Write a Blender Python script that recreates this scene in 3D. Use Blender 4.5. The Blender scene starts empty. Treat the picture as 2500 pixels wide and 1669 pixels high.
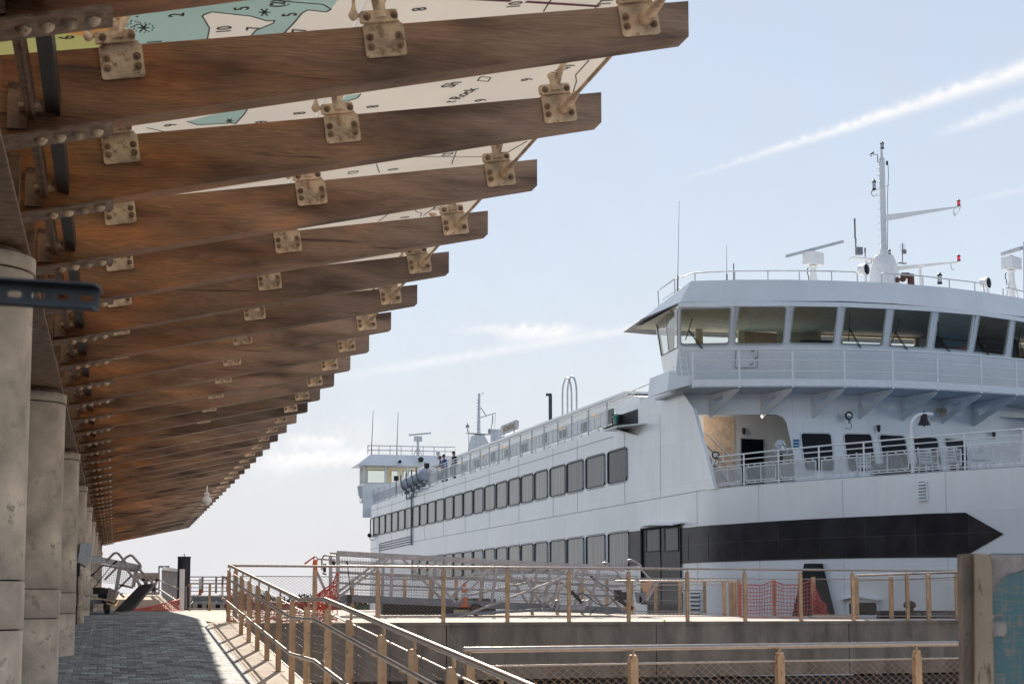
import bpy, bmesh, math, random
from mathutils import Vector, Matrix, noise
random.seed(7)
R = math.radians
scene = bpy.context.scene
COL = scene.collection

# ------------------------------------------------------------------ camera
F, PPX, PPY, HZ, W, H = 4400.0, 1250.0, 959.0, 1468.0, 2500.0, 1669.0   # measures of the 2500x1669 photograph
TH = math.atan((HZ-PPY)/F)
FH = F/math.cos(TH)
YAW = math.atan((1250-279)/FH)
RHO = math.atan((1250-180)/FH)-YAW            # the ferry lies turned by this from the building's axis
fwd = Vector((math.sin(YAW)*math.cos(TH), math.cos(YAW)*math.cos(TH), math.sin(TH)))
rt = Vector((math.cos(YAW), -math.sin(YAW), 0)); upv = rt.cross(fwd)
cam_d = bpy.data.cameras.new('camera'); cam = bpy.data.objects.new('camera', cam_d); COL.objects.link(cam)
cam.matrix_world = Matrix((rt, upv, -fwd)).transposed().to_4x4()
cam_d.sensor_width = 36; cam_d.lens = F/W*36
cam_d.shift_y = (PPY-H/2)/W
cam_d.clip_start = 0.1; cam_d.clip_end = 20000
cam_d.dof.use_dof = True; cam_d.dof.focus_distance = 45; cam_d.dof.aperture_fstop = 11
scene.camera = cam

# ------------------------------------------------------------------ light
SUN_EL, SUN_AZ = R(27), R(12.5)                  # azimuth to the right of the building's axis (+Y)
EXPOSURE = 0.50
SKY = 0.10
sd = bpy.data.lights.new('sun', 'SUN'); sd.energy = 4.4; sd.angle = R(0.5); sd.color = (1, .90, .76)
sun = bpy.data.objects.new('sun', sd); COL.objects.link(sun)
sdir = Vector((math.sin(SUN_AZ)*math.cos(SUN_EL), math.cos(SUN_AZ)*math.cos(SUN_EL), math.sin(SUN_EL)))
sun.rotation_euler = sdir.to_track_quat('Z', 'Y').to_euler()
scene.view_settings.view_transform = 'Standard'; scene.view_settings.look = 'None'
scene.view_settings.exposure = EXPOSURE; scene.view_settings.gamma = 1
scene.render.engine = 'CYCLES'

# pixel helpers: the ray of a photo pixel meets a plane of the place
def ray(px, py): return fwd*F+rt*(px-PPX)+upv*(PPY-py)
def aY(px, py, Y): r = ray(px, py); return r*(Y/r.y)
def aX(px, py, X): r = ray(px, py); return r*(X/r.x)
def aZ(px, py, Z): r = ray(px, py); return r*(Z/r.z)
def aD(px, py, D):
    r = ray(px, py); return r*(D/(r.x*math.sin(YAW)+r.y*math.cos(YAW)))
CR, SR = math.cos(RHO), math.sin(RHO)
def w2s(p): return Vector((CR*p.x+SR*p.y, -SR*p.x+CR*p.y, p.z))
def sX(px, py, X): r = w2s(ray(px, py)); return r*(X/r.x)
def sY(px, py, Y): r = w2s(ray(px, py)); return r*(Y/r.y)
def sZ(px, py, Z): r = w2s(ray(px, py)); return r*(Z/r.z)

# ------------------------------------------------------------------ world sky with contrails
w = bpy.data.worlds.new('World'); scene.world = w; w.use_nodes = True
nt = w.node_tree; nt.nodes.clear()
def N(t, **k):
    n = nt.nodes.new(t)
    for a, b in k.items(): setattr(n, a, b)
    return n
def wm(op, a, b=0.0, c=None, clamp=False):
    n = N('ShaderNodeMath', operation=op); n.use_clamp = clamp
    for i, x in enumerate((a, b, c)):
        if x is None: continue
        if isinstance(x, (int, float)): n.inputs[i].default_value = x
        else: nt.links.new(x, n.inputs[i])
    return n.outputs[0]
out = N('ShaderNodeOutputWorld'); bg = N('ShaderNodeBackground'); bg.inputs[1].default_value = SKY
sky = N('ShaderNodeTexSky'); sky.sky_type = 'NISHITA'; sky.sun_disc = False
sky.sun_elevation = SUN_EL; sky.sun_rotation = SUN_AZ
sky.air_density = 1.0; sky.dust_density = 0.05; sky.ozone_density = 2.0; sky.altitude = 0
tc = N('ShaderNodeTexCoord')
nz = N('ShaderNodeTexNoise'); nz.inputs['Scale'].default_value = 26; nz.inputs['Detail'].default_value = 7; nz.inputs['Roughness'].default_value = .62
nt.links.new(tc.outputs['Generated'], nz.inputs['Vector'])
nz2 = N('ShaderNodeTexNoise'); nz2.inputs['Scale'].default_value = 190; nz2.inputs['Detail'].default_value = 5
nt.links.new(tc.outputs['Generated'], nz2.inputs['Vector'])
def wdot(v):
    n = N('ShaderNodeVectorMath', operation='DOT_PRODUCT'); nt.links.new(tc.outputs['Generated'], n.inputs[0]); n.inputs[1].default_value = v
    return n.outputs['Value']
def band(p1, p2, w1, w2, amp, rag=.5, t0=.02, open_end=False):
    a = ray(*p1).normalized(); b = ray(*p2).normalized()
    nrm = a.cross(b).normalized(); tan = nrm.cross(a).normalized(); L = math.acos(a.dot(b))
    t = wm('DIVIDE', wm('ARCTAN2', wdot(tan), wdot(a)), L)
    wd = wm('ADD', wm('MULTIPLY', t, w2-w1), w1)
    wd = wm('MAXIMUM', wd, .0004)
    d = wm('DIVIDE', wm('ADD', wdot(nrm), wm('MULTIPLY', wm('SUBTRACT', nz2.outputs[0], .5), w2*rag)), wd)
    g = wm('POWER', 2.718, wm('MULTIPLY', wm('MULTIPLY', d, d), -1))
    m = wm('MULTIPLY', g, wm('DIVIDE', t, t0, clamp=True))
    if not open_end: m = wm('MULTIPLY', m, wm('DIVIDE', wm('SUBTRACT', 1, t), .15, clamp=True))
    m = wm('MULTIPLY', m, wm('ADD', wm('MULTIPLY', nz2.outputs[0], 1.3), .25))
    return wm('MULTIPLY', m, amp)
bands = [band((1640, 447), (2560, 150), .0009, .0046, .95, .9, .5, True),
         band((2270, 335), (2560, 232), .002, .0040, .6, .9, .35, True),
         band((780, 928), (1700, 777), .0028, .0024, .5, .9, .25),
         band((2330, 500), (2600, 440), .001, .0025, .2, .9, .4, True),
         band((1080, 806), (1450, 800), .0022, .0030, .55, 2.6, .3),
         band((1200, 822), (1400, 812), .0030, .0030, .7, 2.6, .3),
         band((600, 1128), (930, 1112), .0050, .0040, 1.0, 2.6, .3),
         band((680, 1072), (850, 1080), .0030, .0030, .7, 2.6, .3),
         band((560, 1180), (960, 1030), .0100, .0100, .25, 2.6, .3)]
tot = bands[0]
for b_ in bands[1:]: tot = wm('ADD', tot, b_)
hz = wm('POWER', 2.718, wm('MULTIPLY', wm('MAXIMUM', wdot((0, 0, 1)), 0), -9))
side = wm('ADD', wm('MULTIPLY', wdot((math.sin(SUN_AZ), math.cos(SUN_AZ), 0)), .5), .5)
veil = wm('MINIMUM', wm('ADD', wm('ADD', wm('MULTIPLY', nz.outputs[0], .24), wm('MULTIPLY_ADD', side, .42, .10)), wm('MULTIPLY', hz, .42)), 1)   # thin high cloud over the whole sky, denser towards the horizon
mv = N('ShaderNodeMix', data_type='RGBA'); nt.links.new(veil, mv.inputs[0]); nt.links.new(sky.outputs[0], mv.inputs[6]); mv.inputs[7].default_value = (4.62, 4.86, 5.2, 1)
mh = N('ShaderNodeMix', data_type='RGBA'); nt.links.new(wm('MULTIPLY', hz, .9), mh.inputs[0]); nt.links.new(mv.outputs[2], mh.inputs[6]); mh.inputs[7].default_value = (6.15, 6.0, 6.1, 1)
mx = N('ShaderNodeMix', data_type='RGBA'); nt.links.new(wm('MINIMUM', tot, 1), mx.inputs[0])
nt.links.new(mh.outputs[2], mx.inputs[6]); mx.inputs[7].default_value = (7.2, 7.1, 7.15, 1)
CLOUD = mx
nt.links.new(mx.outputs[2], bg.inputs[0]); nt.links.new(bg.outputs[0], out.inputs[0])

# ------------------------------------------------------------------ materials
def mat(name, col=(.5, .5, .5), rough=.6, metal=0.0, noise_amt=0.12, nscale=6.0, bump=0.0, bscale=40.0, stretch=(1, 1, 1), spots=None, trans=0, alpha=1, coat=0, emit=None, rnd=0):
    m = bpy.data.materials.new(name); m.use_nodes = True
    t = m.node_tree; b = t.nodes['Principled BSDF']
    b.inputs['Roughness'].default_value = rough; b.inputs['Metallic'].default_value = metal
    b.inputs['Coat Weight'].default_value = coat
    tcn = t.nodes.new('ShaderNodeTexCoord'); mp = t.nodes.new('ShaderNodeMapping'); mp.inputs['Scale'].default_value = stretch
    t.links.new(tcn.outputs['Object'], mp.inputs['Vector'])
    n = t.nodes.new('ShaderNodeTexNoise'); n.inputs['Scale'].default_value = nscale; n.inputs['Detail'].default_value = 6
    t.links.new(mp.outputs[0], n.inputs['Vector'])
    r = t.nodes.new('ShaderNodeValToRGB')
    lo = [max(0, c*(1-noise_amt*1.6)) for c in col]; hi = [min(1, c*(1+noise_amt)) for c in col]
    r.color_ramp.elements[0].position = .3; r.color_ramp.elements[1].position = .7
    r.color_ramp.elements[0].color = (*lo, 1); r.color_ramp.elements[1].color = (*hi, 1)
    t.links.new(n.outputs[0], r.inputs[0]); cout = r.outputs[0]
    if spots:
        sc, thr, sw, scol = spots
        n2 = t.nodes.new('ShaderNodeTexNoise'); n2.inputs['Scale'].default_value = sc; n2.inputs['Detail'].default_value = 8; n2.inputs['Roughness'].default_value = .65
        t.links.new(mp.outputs[0], n2.inputs['Vector'])
        mr = t.nodes.new('ShaderNodeMapRange'); mr.inputs[1].default_value = thr; mr.inputs[2].default_value = thr+sw
        t.links.new(n2.outputs[0], mr.inputs[0])
        mm = t.nodes.new('ShaderNodeMix'); mm.data_type = 'RGBA'; t.links.new(mr.outputs[0], mm.inputs[0]); t.links.new(cout, mm.inputs[6]); mm.inputs[7].default_value = (*scol, 1)
        cout = mm.outputs[2]
    if rnd:
        oi = t.nodes.new('ShaderNodeObjectInfo'); hs = t.nodes.new('ShaderNodeHueSaturation'); mr = t.nodes.new('ShaderNodeMapRange')
        mr.inputs[3].default_value = 1-rnd; mr.inputs[4].default_value = 1+rnd; t.links.new(oi.outputs['Random'], mr.inputs[0]); t.links.new(mr.outputs[0], hs.inputs['Value']); t.links.new(cout, hs.inputs['Color']); cout = hs.outputs[0]
    t.links.new(cout, b.inputs['Base Color'])
    if bump:
        n3 = t.nodes.new('ShaderNodeTexNoise'); n3.inputs['Scale'].default_value = bscale; n3.inputs['Detail'].default_value = 5
        t.links.new(mp.outputs[0], n3.inputs['Vector'])
        bp = t.nodes.new('ShaderNodeBump'); bp.inputs['Strength'].default_value = bump; bp.inputs['Distance'].default_value = .02
        t.links.new(n3.outputs[0], bp.inputs['Height']); t.links.new(bp.outputs[0], b.inputs['Normal'])
    if alpha < 1:
        o = t.nodes['Material Output']; tr = t.nodes.new('ShaderNodeBsdfTransparent'); ms = t.nodes.new('ShaderNodeMixShader')
        ms.inputs[0].default_value = alpha; t.links.new(tr.outputs[0], ms.inputs[1]); t.links.new(b.outputs[0], ms.inputs[2]); t.links.new(ms.outputs[0], o.inputs[0])
    if emit: b.inputs['Emission Color'].default_value = (*emit[0], 1); b.inputs['Emission Strength'].default_value = emit[1]
    m['c'] = 0
    return m
def trans_mat(name, col, f=.55):
    m = bpy.data.materials.new(name); m.use_nodes = True; t = m.node_tree; t.nodes.clear()
    o = t.nodes.new('ShaderNodeOutputMaterial'); d = t.nodes.new('ShaderNodeBsdfDiffuse'); l = t.nodes.new('ShaderNodeBsdfTranslucent'); x = t.nodes.new('ShaderNodeMixShader')
    n = t.nodes.new('ShaderNodeTexNoise'); n.inputs['Scale'].default_value = 2.2; r = t.nodes.new('ShaderNodeValToRGB')
    r.color_ramp.elements[0].color = (*[c*.9 for c in col], 1); r.color_ramp.elements[1].color = (*col, 1)
    t.links.new(n.outputs[0], r.inputs[0])
    for q in (d, l): t.links.new(r.outputs[0], q.inputs[0])
    x.inputs[0].default_value = f; t.links.new(d.outputs[0], x.inputs[1]); t.links.new(l.outputs[0], x.inputs[2]); t.links.new(x.outputs[0], o.inputs[0])
    return m
def glass_mat(name, tint, clear):
    m = bpy.data.materials.new(name); m.use_nodes = True; t = m.node_tree; t.nodes.clear()
    o = t.nodes.new('ShaderNodeOutputMaterial'); tr = t.nodes.new('ShaderNodeBsdfTransparent'); tr.inputs[0].default_value = (*tint, 1)
    g = t.nodes.new('ShaderNodeBsdfGlossy'); g.inputs['Roughness'].default_value = .03; fr = t.nodes.new('ShaderNodeFresnel'); fr.inputs[0].default_value = 1.5
    n = t.nodes.new('ShaderNodeTexNoise'); n.inputs['Scale'].default_value = 1.5; bp = t.nodes.new('ShaderNodeBump'); bp.inputs['Strength'].default_value = .08; bp.inputs['Distance'].default_value = .05
    t.links.new(n.outputs[0], bp.inputs['Height']); t.links.new(bp.outputs[0], g.inputs['Normal'])
    a = t.nodes.new('ShaderNodeMath'); a.operation = 'ADD'; a.inputs[1].default_value = clear; t.links.new(fr.outputs[0], a.inputs[0])
    x = t.nodes.new('ShaderNodeMixShader'); t.links.new(a.outputs[0], x.inputs[0]); t.links.new(tr.outputs[0], x.inputs[1]); t.links.new(g.outputs[0], x.inputs[2]); t.links.new(x.outputs[0], o.inputs[0])
    return m

def wood_mat():
    m = bpy.data.materials.new('canopy_timber'); m.use_nodes = True; t = m.node_tree; b = t.nodes['Principled BSDF']
    L = t.links.new
    def nn(k, **a):
        n = t.nodes.new(k)
        for x, y in a.items(): setattr(n, x, y)
        return n
    tcn = nn('ShaderNodeTexCoord'); oi = nn('ShaderNodeObjectInfo')
    cmb = nn('ShaderNodeCombineXYZ'); mul = nn('ShaderNodeMath', operation='MULTIPLY'); mul.inputs[1].default_value = 37
    L(oi.outputs['Random'], mul.inputs[0])
    for i in range(3): L(mul.outputs[0], cmb.inputs[i])
    add = nn('ShaderNodeVectorMath', operation='ADD'); L(tcn.outputs['Object'], add.inputs[0]); L(cmb.outputs[0], add.inputs[1])
    mp = nn('ShaderNodeMapping'); mp.inputs['Scale'].default_value = (.35, 4, 4); mp.inputs['Rotation'].default_value = (0, .19, 0); L(add.outputs[0], mp.inputs[0])
    dist = nn('ShaderNodeTexNoise'); dist.inputs['Scale'].default_value = 1.6; dist.inputs['Detail'].default_value = 3; L(mp.outputs[0], dist.inputs[0])
    wv = nn('ShaderNodeMixRGB', blend_type='ADD'); wv.inputs[0].default_value = .9; L(mp.outputs[0], wv.inputs[1]); L(dist.outputs['Color'], wv.inputs[2])
    grain = nn('ShaderNodeTexWave', wave_type='RINGS', rings_direction='X'); grain.inputs['Scale'].default_value = 5.5; grain.inputs['Distortion'].default_value = 5; grain.inputs['Detail'].default_value = 4; grain.inputs['Detail Scale'].default_value = 1.5
    L(wv.outputs[0], grain.inputs[0])
    fine = nn('ShaderNodeTexNoise'); fine.inputs['Scale'].default_value = 26; fine.inputs['Detail'].default_value = 8; fine.inputs['Roughness'].default_value = .7; L(mp.outputs[0], fine.inputs[0])
    gr = nn('ShaderNodeValToRGB'); e = gr.color_ramp.elements; e[0].position = 0; e[0].color = (.062, .024, .010, 1); e[1].position = 1; e[1].color = (.40, .20, .088, 1)
    x1 = nn('ShaderNodeMath', operation='MULTIPLY_ADD'); x1.inputs[1].default_value = .26; L(grain.outputs[1], x1.inputs[0])
    x2 = nn('ShaderNodeMath', operation='MULTIPLY'); x2.inputs[1].default_value = .95; L(fine.outputs[0], x2.inputs[0]); L(x2.outputs[0], x1.inputs[2]); L(x1.outputs[0], gr.inputs[0])
    # weathered grey towards the open ends
    gw = nn('ShaderNodeValToRGB'); e = gw.color_ramp.elements; e[0].color = (.135, .092, .070, 1); e[1].color = (.38, .28, .225, 1); L(x1.outputs[0], gw.inputs[0])
    sp = nn('ShaderNodeSeparateXYZ'); L(tcn.outputs['Object'], sp.inputs[0])
    mr = nn('ShaderNodeMapRange'); mr.inputs[1].default_value = -.2; mr.inputs[2].default_value = 3.0
    big = nn('ShaderNodeTexNoise'); big.inputs['Scale'].default_value = 1.3; big.inputs['Detail'].default_value = 4; L(add.outputs[0], big.inputs[0])
    bx = nn('ShaderNodeMath', operation='MULTIPLY_ADD'); bx.inputs[1].default_value = 2.4; L(big.outputs[0], bx.inputs[0]); 
    zz = nn('ShaderNodeMath', operation='MULTIPLY_ADD'); zz.inputs[1].default_value = 1.0; zz.inputs[2].default_value = -1.2; L(sp.outputs[0], zz.inputs[0]); L(zz.outputs[0], bx.inputs[2]); L(bx.outputs[0], mr.inputs[0])
    mm = nn('ShaderNodeMix', data_type='RGBA'); L(mr.outputs[0], mm.inputs[0]); L(gr.outputs[0], mm.inputs[6]); L(gw.outputs[0], mm.inputs[7])
    # water stains (dark, blotchy), deepened to put shading contrast into the colour
    st = nn('ShaderNodeTexNoise'); st.inputs['Scale'].default_value = 2.1; st.inputs['Detail'].default_value = 5; 
    mp2 = nn('ShaderNodeMapping'); mp2.inputs['Scale'].default_value = (.42, 1, 1.9); mp2.inputs['Rotation'].default_value = (0, .2, 0); L(add.outputs[0], mp2.inputs[0]); L(mp2.outputs[0], st.inputs[0])
    ms = nn('ShaderNodeMapRange'); ms.inputs[1].default_value = .42; ms.inputs[2].default_value = .66; ms.inputs[4].default_value = .82; L(st.outputs[0], ms.inputs[0])
    m2 = nn('ShaderNodeMix', data_type='RGBA'); L(ms.outputs[0], m2.inputs[0]); L(mm.outputs[2], m2.inputs[6]); m2.inputs[7].default_value = (.030, .014, .008, 1)
    kv = nn('ShaderNodeTexVoronoi'); kv.inputs['Scale'].default_value = 1.1; mk = nn('ShaderNodeMapping'); mk.inputs['Scale'].default_value = (.9, 1, 2.2); L(add.outputs[0], mk.inputs[0]); L(mk.outputs[0], kv.inputs[0])
    kr = nn('ShaderNodeMapRange'); kr.inputs[1].default_value = .075; kr.inputs[2].default_value = .02; kr.inputs[4].default_value = .85; L(kv.outputs[0], kr.inputs[0])
    m3 = nn('ShaderNodeMix', data_type='RGBA'); L(kr.outputs[0], m3.inputs[0]); L(m2.outputs[2], m3.inputs[6]); m3.inputs[7].default_value = (.018, .010, .007, 1)
    ck = nn('ShaderNodeTexNoise'); ck.inputs['Scale'].default_value = 1; ck.inputs['Detail'].default_value = 3; mc = nn('ShaderNodeMapping'); mc.inputs['Scale'].default_value = (.9, 30, 30); mc.inputs['Rotation'].default_value = (0, .19, 0); L(add.outputs[0], mc.inputs[0]); L(mc.outputs[0], ck.inputs[0])
    cr2 = nn('ShaderNodeMapRange'); cr2.inputs[1].default_value = .66; cr2.inputs[2].default_value = .72; cr2.inputs[4].default_value = .7; L(ck.outputs[0], cr2.inputs[0])
    m4 = nn('ShaderNodeMix', data_type='RGBA'); L(cr2.outputs[0], m4.inputs[0]); L(m3.outputs[2], m4.inputs[6]); m4.inputs[7].default_value = (.03, .016, .010, 1)
    # honey-coloured patches that grow towards the column end
    hp = nn('ShaderNodeTexNoise'); hp.inputs['Scale'].default_value = 1.5; hp.inputs['Detail'].default_value = 5; ho = nn('ShaderNodeVectorMath', operation='ADD'); ho.inputs[1].default_value = (9, 3, 5); L(add.outputs[0], ho.inputs[0]); mh2 = nn('ShaderNodeMapping'); mh2.inputs['Scale'].default_value = (.6, 1, 2); L(ho.outputs[0], mh2.inputs[0]); L(mh2.outputs[0], hp.inputs[0])
    hx = nn('ShaderNodeMath', operation='MULTIPLY_ADD'); hx.inputs[1].default_value = -.085; L(sp.outputs[0], hx.inputs[0]); L(hp.outputs[0], hx.inputs[2])
    hr = nn('ShaderNodeMapRange'); hr.inputs[1].default_value = .44; hr.inputs[2].default_value = .62; hr.inputs[4].default_value = .65; L(hx.outputs[0], hr.inputs[0])
    m5 = nn('ShaderNodeMix', data_type='RGBA', blend_type='MULTIPLY'); L(hr.outputs[0], m5.inputs[0]); L(m4.outputs[2], m5.inputs[6]); m5.inputs[7].default_value = (2.0, 1.38, .75, 1)
    hs = nn('ShaderNodeHueSaturation'); L(m5.outputs[2], hs.inputs['Color'])
    v = nn('ShaderNodeMapRange'); v.inputs[3].default_value = .75; v.inputs[4].default_value = 1.5; L(oi.outputs['Random'], v.inputs[0]); L(v.outputs[0], hs.inputs['Value'])
    L(hs.outputs[0], b.inputs['Base Color'])
    b.inputs['Roughness'].default_value = .55
    bp = nn('ShaderNodeBump'); bp.inputs['Strength'].default_value = .25; bp.inputs['Distance'].default_value = .004; L(fine.outputs[0], bp.inputs['Height']); L(bp.outputs[0], b.inputs['Normal'])
    return m

def paving_mat():
    m = bpy.data.materials.new('slate_pavers'); m.use_nodes = True; t = m.node_tree; b = t.nodes['Principled BSDF']; L = t.links.new
    def nn(k, **a):
        n = t.nodes.new(k)
        for x, y in a.items(): setattr(n, x, y)
        return n
    def mth(op, a, bb=0.0, c=None):
        n = nn('ShaderNodeMath', operation=op)
        for i, x in enumerate((a, bb, c)):
            if x is None: continue
            if isinstance(x, (int, float)): n.inputs[i].default_value = x
            else: L(x, n.inputs[i])
        return n.outputs[0]
    tcn = nn('ShaderNodeTexCoord'); sp = nn('ShaderNodeSeparateXYZ'); L(tcn.outputs['Object'], sp.inputs[0])
    X, Y = sp.outputs[0], sp.outputs[1]
    PW, PL = .20, .40                                 # pavers .30 wide, .55 long, long joints skewed so each is a wedge
    row = mth('FLOOR', mth('DIVIDE', Y, PL)); 
    off = mth('MULTIPLY', mth('MODULO', row, 2), .5)
    xs = mth('ADD', mth('DIVIDE', X, PW), off)
    fx = mth('FRACT', xs); ci = mth('FLOOR', xs)
    fy0 = mth('FRACT', mth('DIVIDE', Y, PL))
    par = mth('SUBTRACT', mth('MULTIPLY', mth('MODULO', mth('ADD', ci, 100), 2), 2), 1)
    skew = mth('MULTIPLY', mth('MULTIPLY', mth('SUBTRACT', fx, .5), par), .34)
    split = mth('ADD', skew, .5)
    half = mth('GREATER_THAN', fy0, split)
    cv = nn('ShaderNodeCombineXYZ'); L(ci, cv.inputs[0]); L(mth('ADD', row, mth('MULTIPLY', half, .37)), cv.inputs[1])
    wn = nn('ShaderNodeTexWhiteNoise', noise_dimensions='3D'); L(cv.outputs[0], wn.inputs[0])
    cr = nn('ShaderNodeValToRGB'); cr.color_ramp.interpolation = 'CONSTANT'; e = cr.color_ramp.elements
    e[0].position = 0; e[0].color = (.20, .205, .23, 1); e[1].position = .2; e[1].color = (.31, .345, .385, 1)
    for p, c in ((.45, (.36, .40, .435, 1)), (.75, (.43, .46, .485, 1)), (.93, (.55, .66, .69, 1))):
        q = e.new(p); q.color = c
    L(wn.outputs[0], cr.inputs[0])
    ns = nn('ShaderNodeTexNoise'); ns.inputs['Scale'].default_value = 14; ns.inputs['Detail'].default_value = 6; L(tcn.outputs['Object'], ns.inputs[0])
    mul = nn('ShaderNodeMixRGB', blend_type='MULTIPLY'); mul.inputs[0].default_value = .45; L(cr.outputs[0], mul.inputs[1]); L(ns.outputs[0], mul.inputs[2])
    # joints
    jx = mth('LESS_THAN', mth('MINIMUM', fx, mth('SUBTRACT', 1, fx)), .022)
    jy = mth('LESS_THAN', mth('MINIMUM', fy0, mth('SUBTRACT', 1, fy0)), .020)
    js = mth('LESS_THAN', mth('ABSOLUTE', mth('SUBTRACT', fy0, split)), .020)
    jj = mth('MAXIMUM', jx, mth('MAXIMUM', jy, js))
    mj = nn('ShaderNodeMix', data_type='RGBA'); L(jj, mj.inputs[0]); L(mul.outputs[0], mj.inputs[6]); mj.inputs[7].default_value = (.06, .06, .065, 1)
    L(mj.outputs[2], b.inputs['Base Color']); b.inputs['Roughness'].default_value = .75
    bp = nn('ShaderNodeBump'); bp.inputs['Strength'].default_value = .5; bp.inputs['Distance'].default_value = .004; L(mth('SUBTRACT', 1, jj), bp.inputs['Height']); L(bp.outputs[0], b.inputs['Normal'])
    return m

def ship_white(name='ship_white_paint', plates=.8):
    m = mat(name, (.90, .91, .91), .32, 0, .04, .6)
    t = m.node_tree; b = t.nodes['Principled BSDF']; L = t.links.new; b.inputs['Coat Weight'].default_value = .7; b.inputs['Coat Roughness'].default_value = .16
    tcn = t.nodes.new('ShaderNodeTexCoord')
    mp = t.nodes.new('ShaderNodeMapping'); mp.inputs['Scale'].default_value = (1, .8, .22); L(tcn.outputs['Object'], mp.inputs[0])
    n = t.nodes.new('ShaderNodeTexNoise'); n.inputs['Scale'].default_value = 1.7; n.inputs['Detail'].default_value = 1.5; L(mp.outputs[0], n.inputs[0])
    # faint vertical runs of grime
    mp2 = t.nodes.new('ShaderNodeMapping'); mp2.inputs['Scale'].default_value = (9, 9, .5); L(tcn.outputs['Object'], mp2.inputs[0])
    n2 = t.nodes.new('ShaderNodeTexNoise'); n2.inputs['Scale'].default_value = 1.5; n2.inputs['Detail'].default_value = 6; n2.inputs['Roughness'].default_value = .7; L(mp2.outputs[0], n2.inputs[0])
    mr = t.nodes.new('ShaderNodeMapRange'); mr.inputs[1].default_value = .5; mr.inputs[2].default_value = .85; mr.inputs[4].default_value = .22; L(n2.outputs[0], mr.inputs[0])
    src = b.inputs['Base Color'].links[0].from_socket
    mm = t.nodes.new('ShaderNodeMix'); mm.data_type = 'RGBA'; L(mr.outputs[0], mm.inputs[0]); L(src, mm.inputs[6]); mm.inputs[7].default_value = (.50, .47, .42, 1)
    L(mm.outputs[2], b.inputs['Base Color'])
    # hull plates: slightly uneven tone plate to plate, faint weld lines
    sx = t.nodes.new('ShaderNodeSeparateXYZ'); L(tcn.outputs['Object'], sx.inputs[0]); cx = t.nodes.new('ShaderNodeCombineXYZ'); ad = t.nodes.new('ShaderNodeMath'); ad.operation = 'ADD'
    L(sx.outputs[1], ad.inputs[0]); L(sx.outputs[0], ad.inputs[1]); L(ad.outputs[0], cx.inputs[0]); L(sx.outputs[2], cx.inputs[1])
    bk = t.nodes.new('ShaderNodeTexBrick'); bk.inputs['Scale'].default_value = 1; bk.inputs['Brick Width'].default_value = 2.6; bk.inputs['Row Height'].default_value = 1.55; bk.inputs['Mortar Size'].default_value = .012; bk.inputs['Mortar Smooth'].default_value = .6
    bk.inputs['Color1'].default_value = (1, 1, 1, 1); bk.inputs['Color2'].default_value = (.87, .90, .925, 1); bk.inputs['Mortar'].default_value = (.80, .82, .84, 1); L(cx.outputs[0], bk.inputs['Vector'])
    mu = t.nodes.new('ShaderNodeMixRGB'); mu.blend_type = 'MULTIPLY'; mu.inputs[0].default_value = plates; L(mm.outputs[2], mu.inputs[1]); L(bk.outputs['Color'], mu.inputs[2]); L(mu.outputs[0], b.inputs['Base Color'])
    # thin rust runs
    mp3 = t.nodes.new('ShaderNodeMapping'); mp3.inputs['Scale'].default_value = (14, 14, .35); L(tcn.outputs['Object'], mp3.inputs[0])
    n4 = t.nodes.new('ShaderNodeTexNoise'); n4.inputs['Scale'].default_value = 1; n4.inputs['Detail'].default_value = 3; L(mp3.outputs[0], n4.inputs[0])
    r4 = t.nodes.new('ShaderNodeMapRange'); r4.inputs[1].default_value = .70; r4.inputs[2].default_value = .80; r4.inputs[4].default_value = .35; L(n4.outputs[0], r4.inputs[0])
    m4 = t.nodes.new('ShaderNodeMix'); m4.data_type = 'RGBA'; L(r4.outputs[0], m4.inputs[0]); L(mu.outputs[0], m4.inputs[6]); m4.inputs[7].default_value = (.42, .27, .16, 1); L(m4.outputs[2], b.inputs['Base Color'])
    bp = t.nodes.new('ShaderNodeBump'); bp.inputs['Strength'].default_value = .6; bp.inputs['Distance'].default_value = .07
    L(n.outputs[0], bp.inputs['Height']); L(bp.outputs[0], b.inputs['Normal'])
    return m

M = {}
M['wood'] = wood_mat()
M['paving'] = paving_mat()
M['white'] = ship_white(); M['white2'] = ship_white('wheelhouse_white_paint', 0)
M['conc'] = mat('cast_concrete', (.60, .51, .41), .85, 0, .30, 2.6, .22, 40, spots=(7.0, .58, .07, (.38, .32, .26)), rnd=.12)
M['conc2'] = mat('stained_pier_concrete', (.30, .245, .195), .9, 0, .26, 2.0, .3, 20, (1.4, 1.4, .5), spots=(2.2, .56, .2, (.10, .085, .073)))
M['curb'] = mat('pale_edge_slab', (.58, .47, .37), .85, 0, .12, 2.5, .2, 60)
M['deckc'] = mat('pale_deck_concrete', (.56, .48, .41), .85, 0, .12, 1.5, .2, 30)
M['galv'] = mat('stained_bracket_steel', (.74, .57, .40), .5, .15, .3, 7, .2, 60, spots=(11, .53, .14, (.24, .125, .06)), rnd=.15)
M['rusty'] = mat('dark_stained_steel', (.30, .20, .135), .5, .45, .3, 12, .2, 60, spots=(9, .55, .15, (.10, .05, .03)))
M['stain'] = mat('stainless_rail', (.50, .43, .38), .27, .95, .08, 20)
M['post'] = mat('tea_stained_post_steel', (.46, .305, .19), .36, .7, .16, 10, .1, 50, (1, 1, .4), spots=(38, .58, .06, (.22, .12, .06)), rnd=.15)
M['wire'] = mat('wire_rope', (.27, .22, .18), .35, .7)
M['alu'] = mat('mill_aluminium', (.47, .43, .42), .45, .4, .15, 7, .1, 40)
M['alud'] = mat('grey_channel_aluminium', (.22, .225, .25), .45, .5, .12, 7)
M['strut'] = mat('grey_slotted_steel', (.10, .10, .105), .6, .15, .15, 20)
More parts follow.
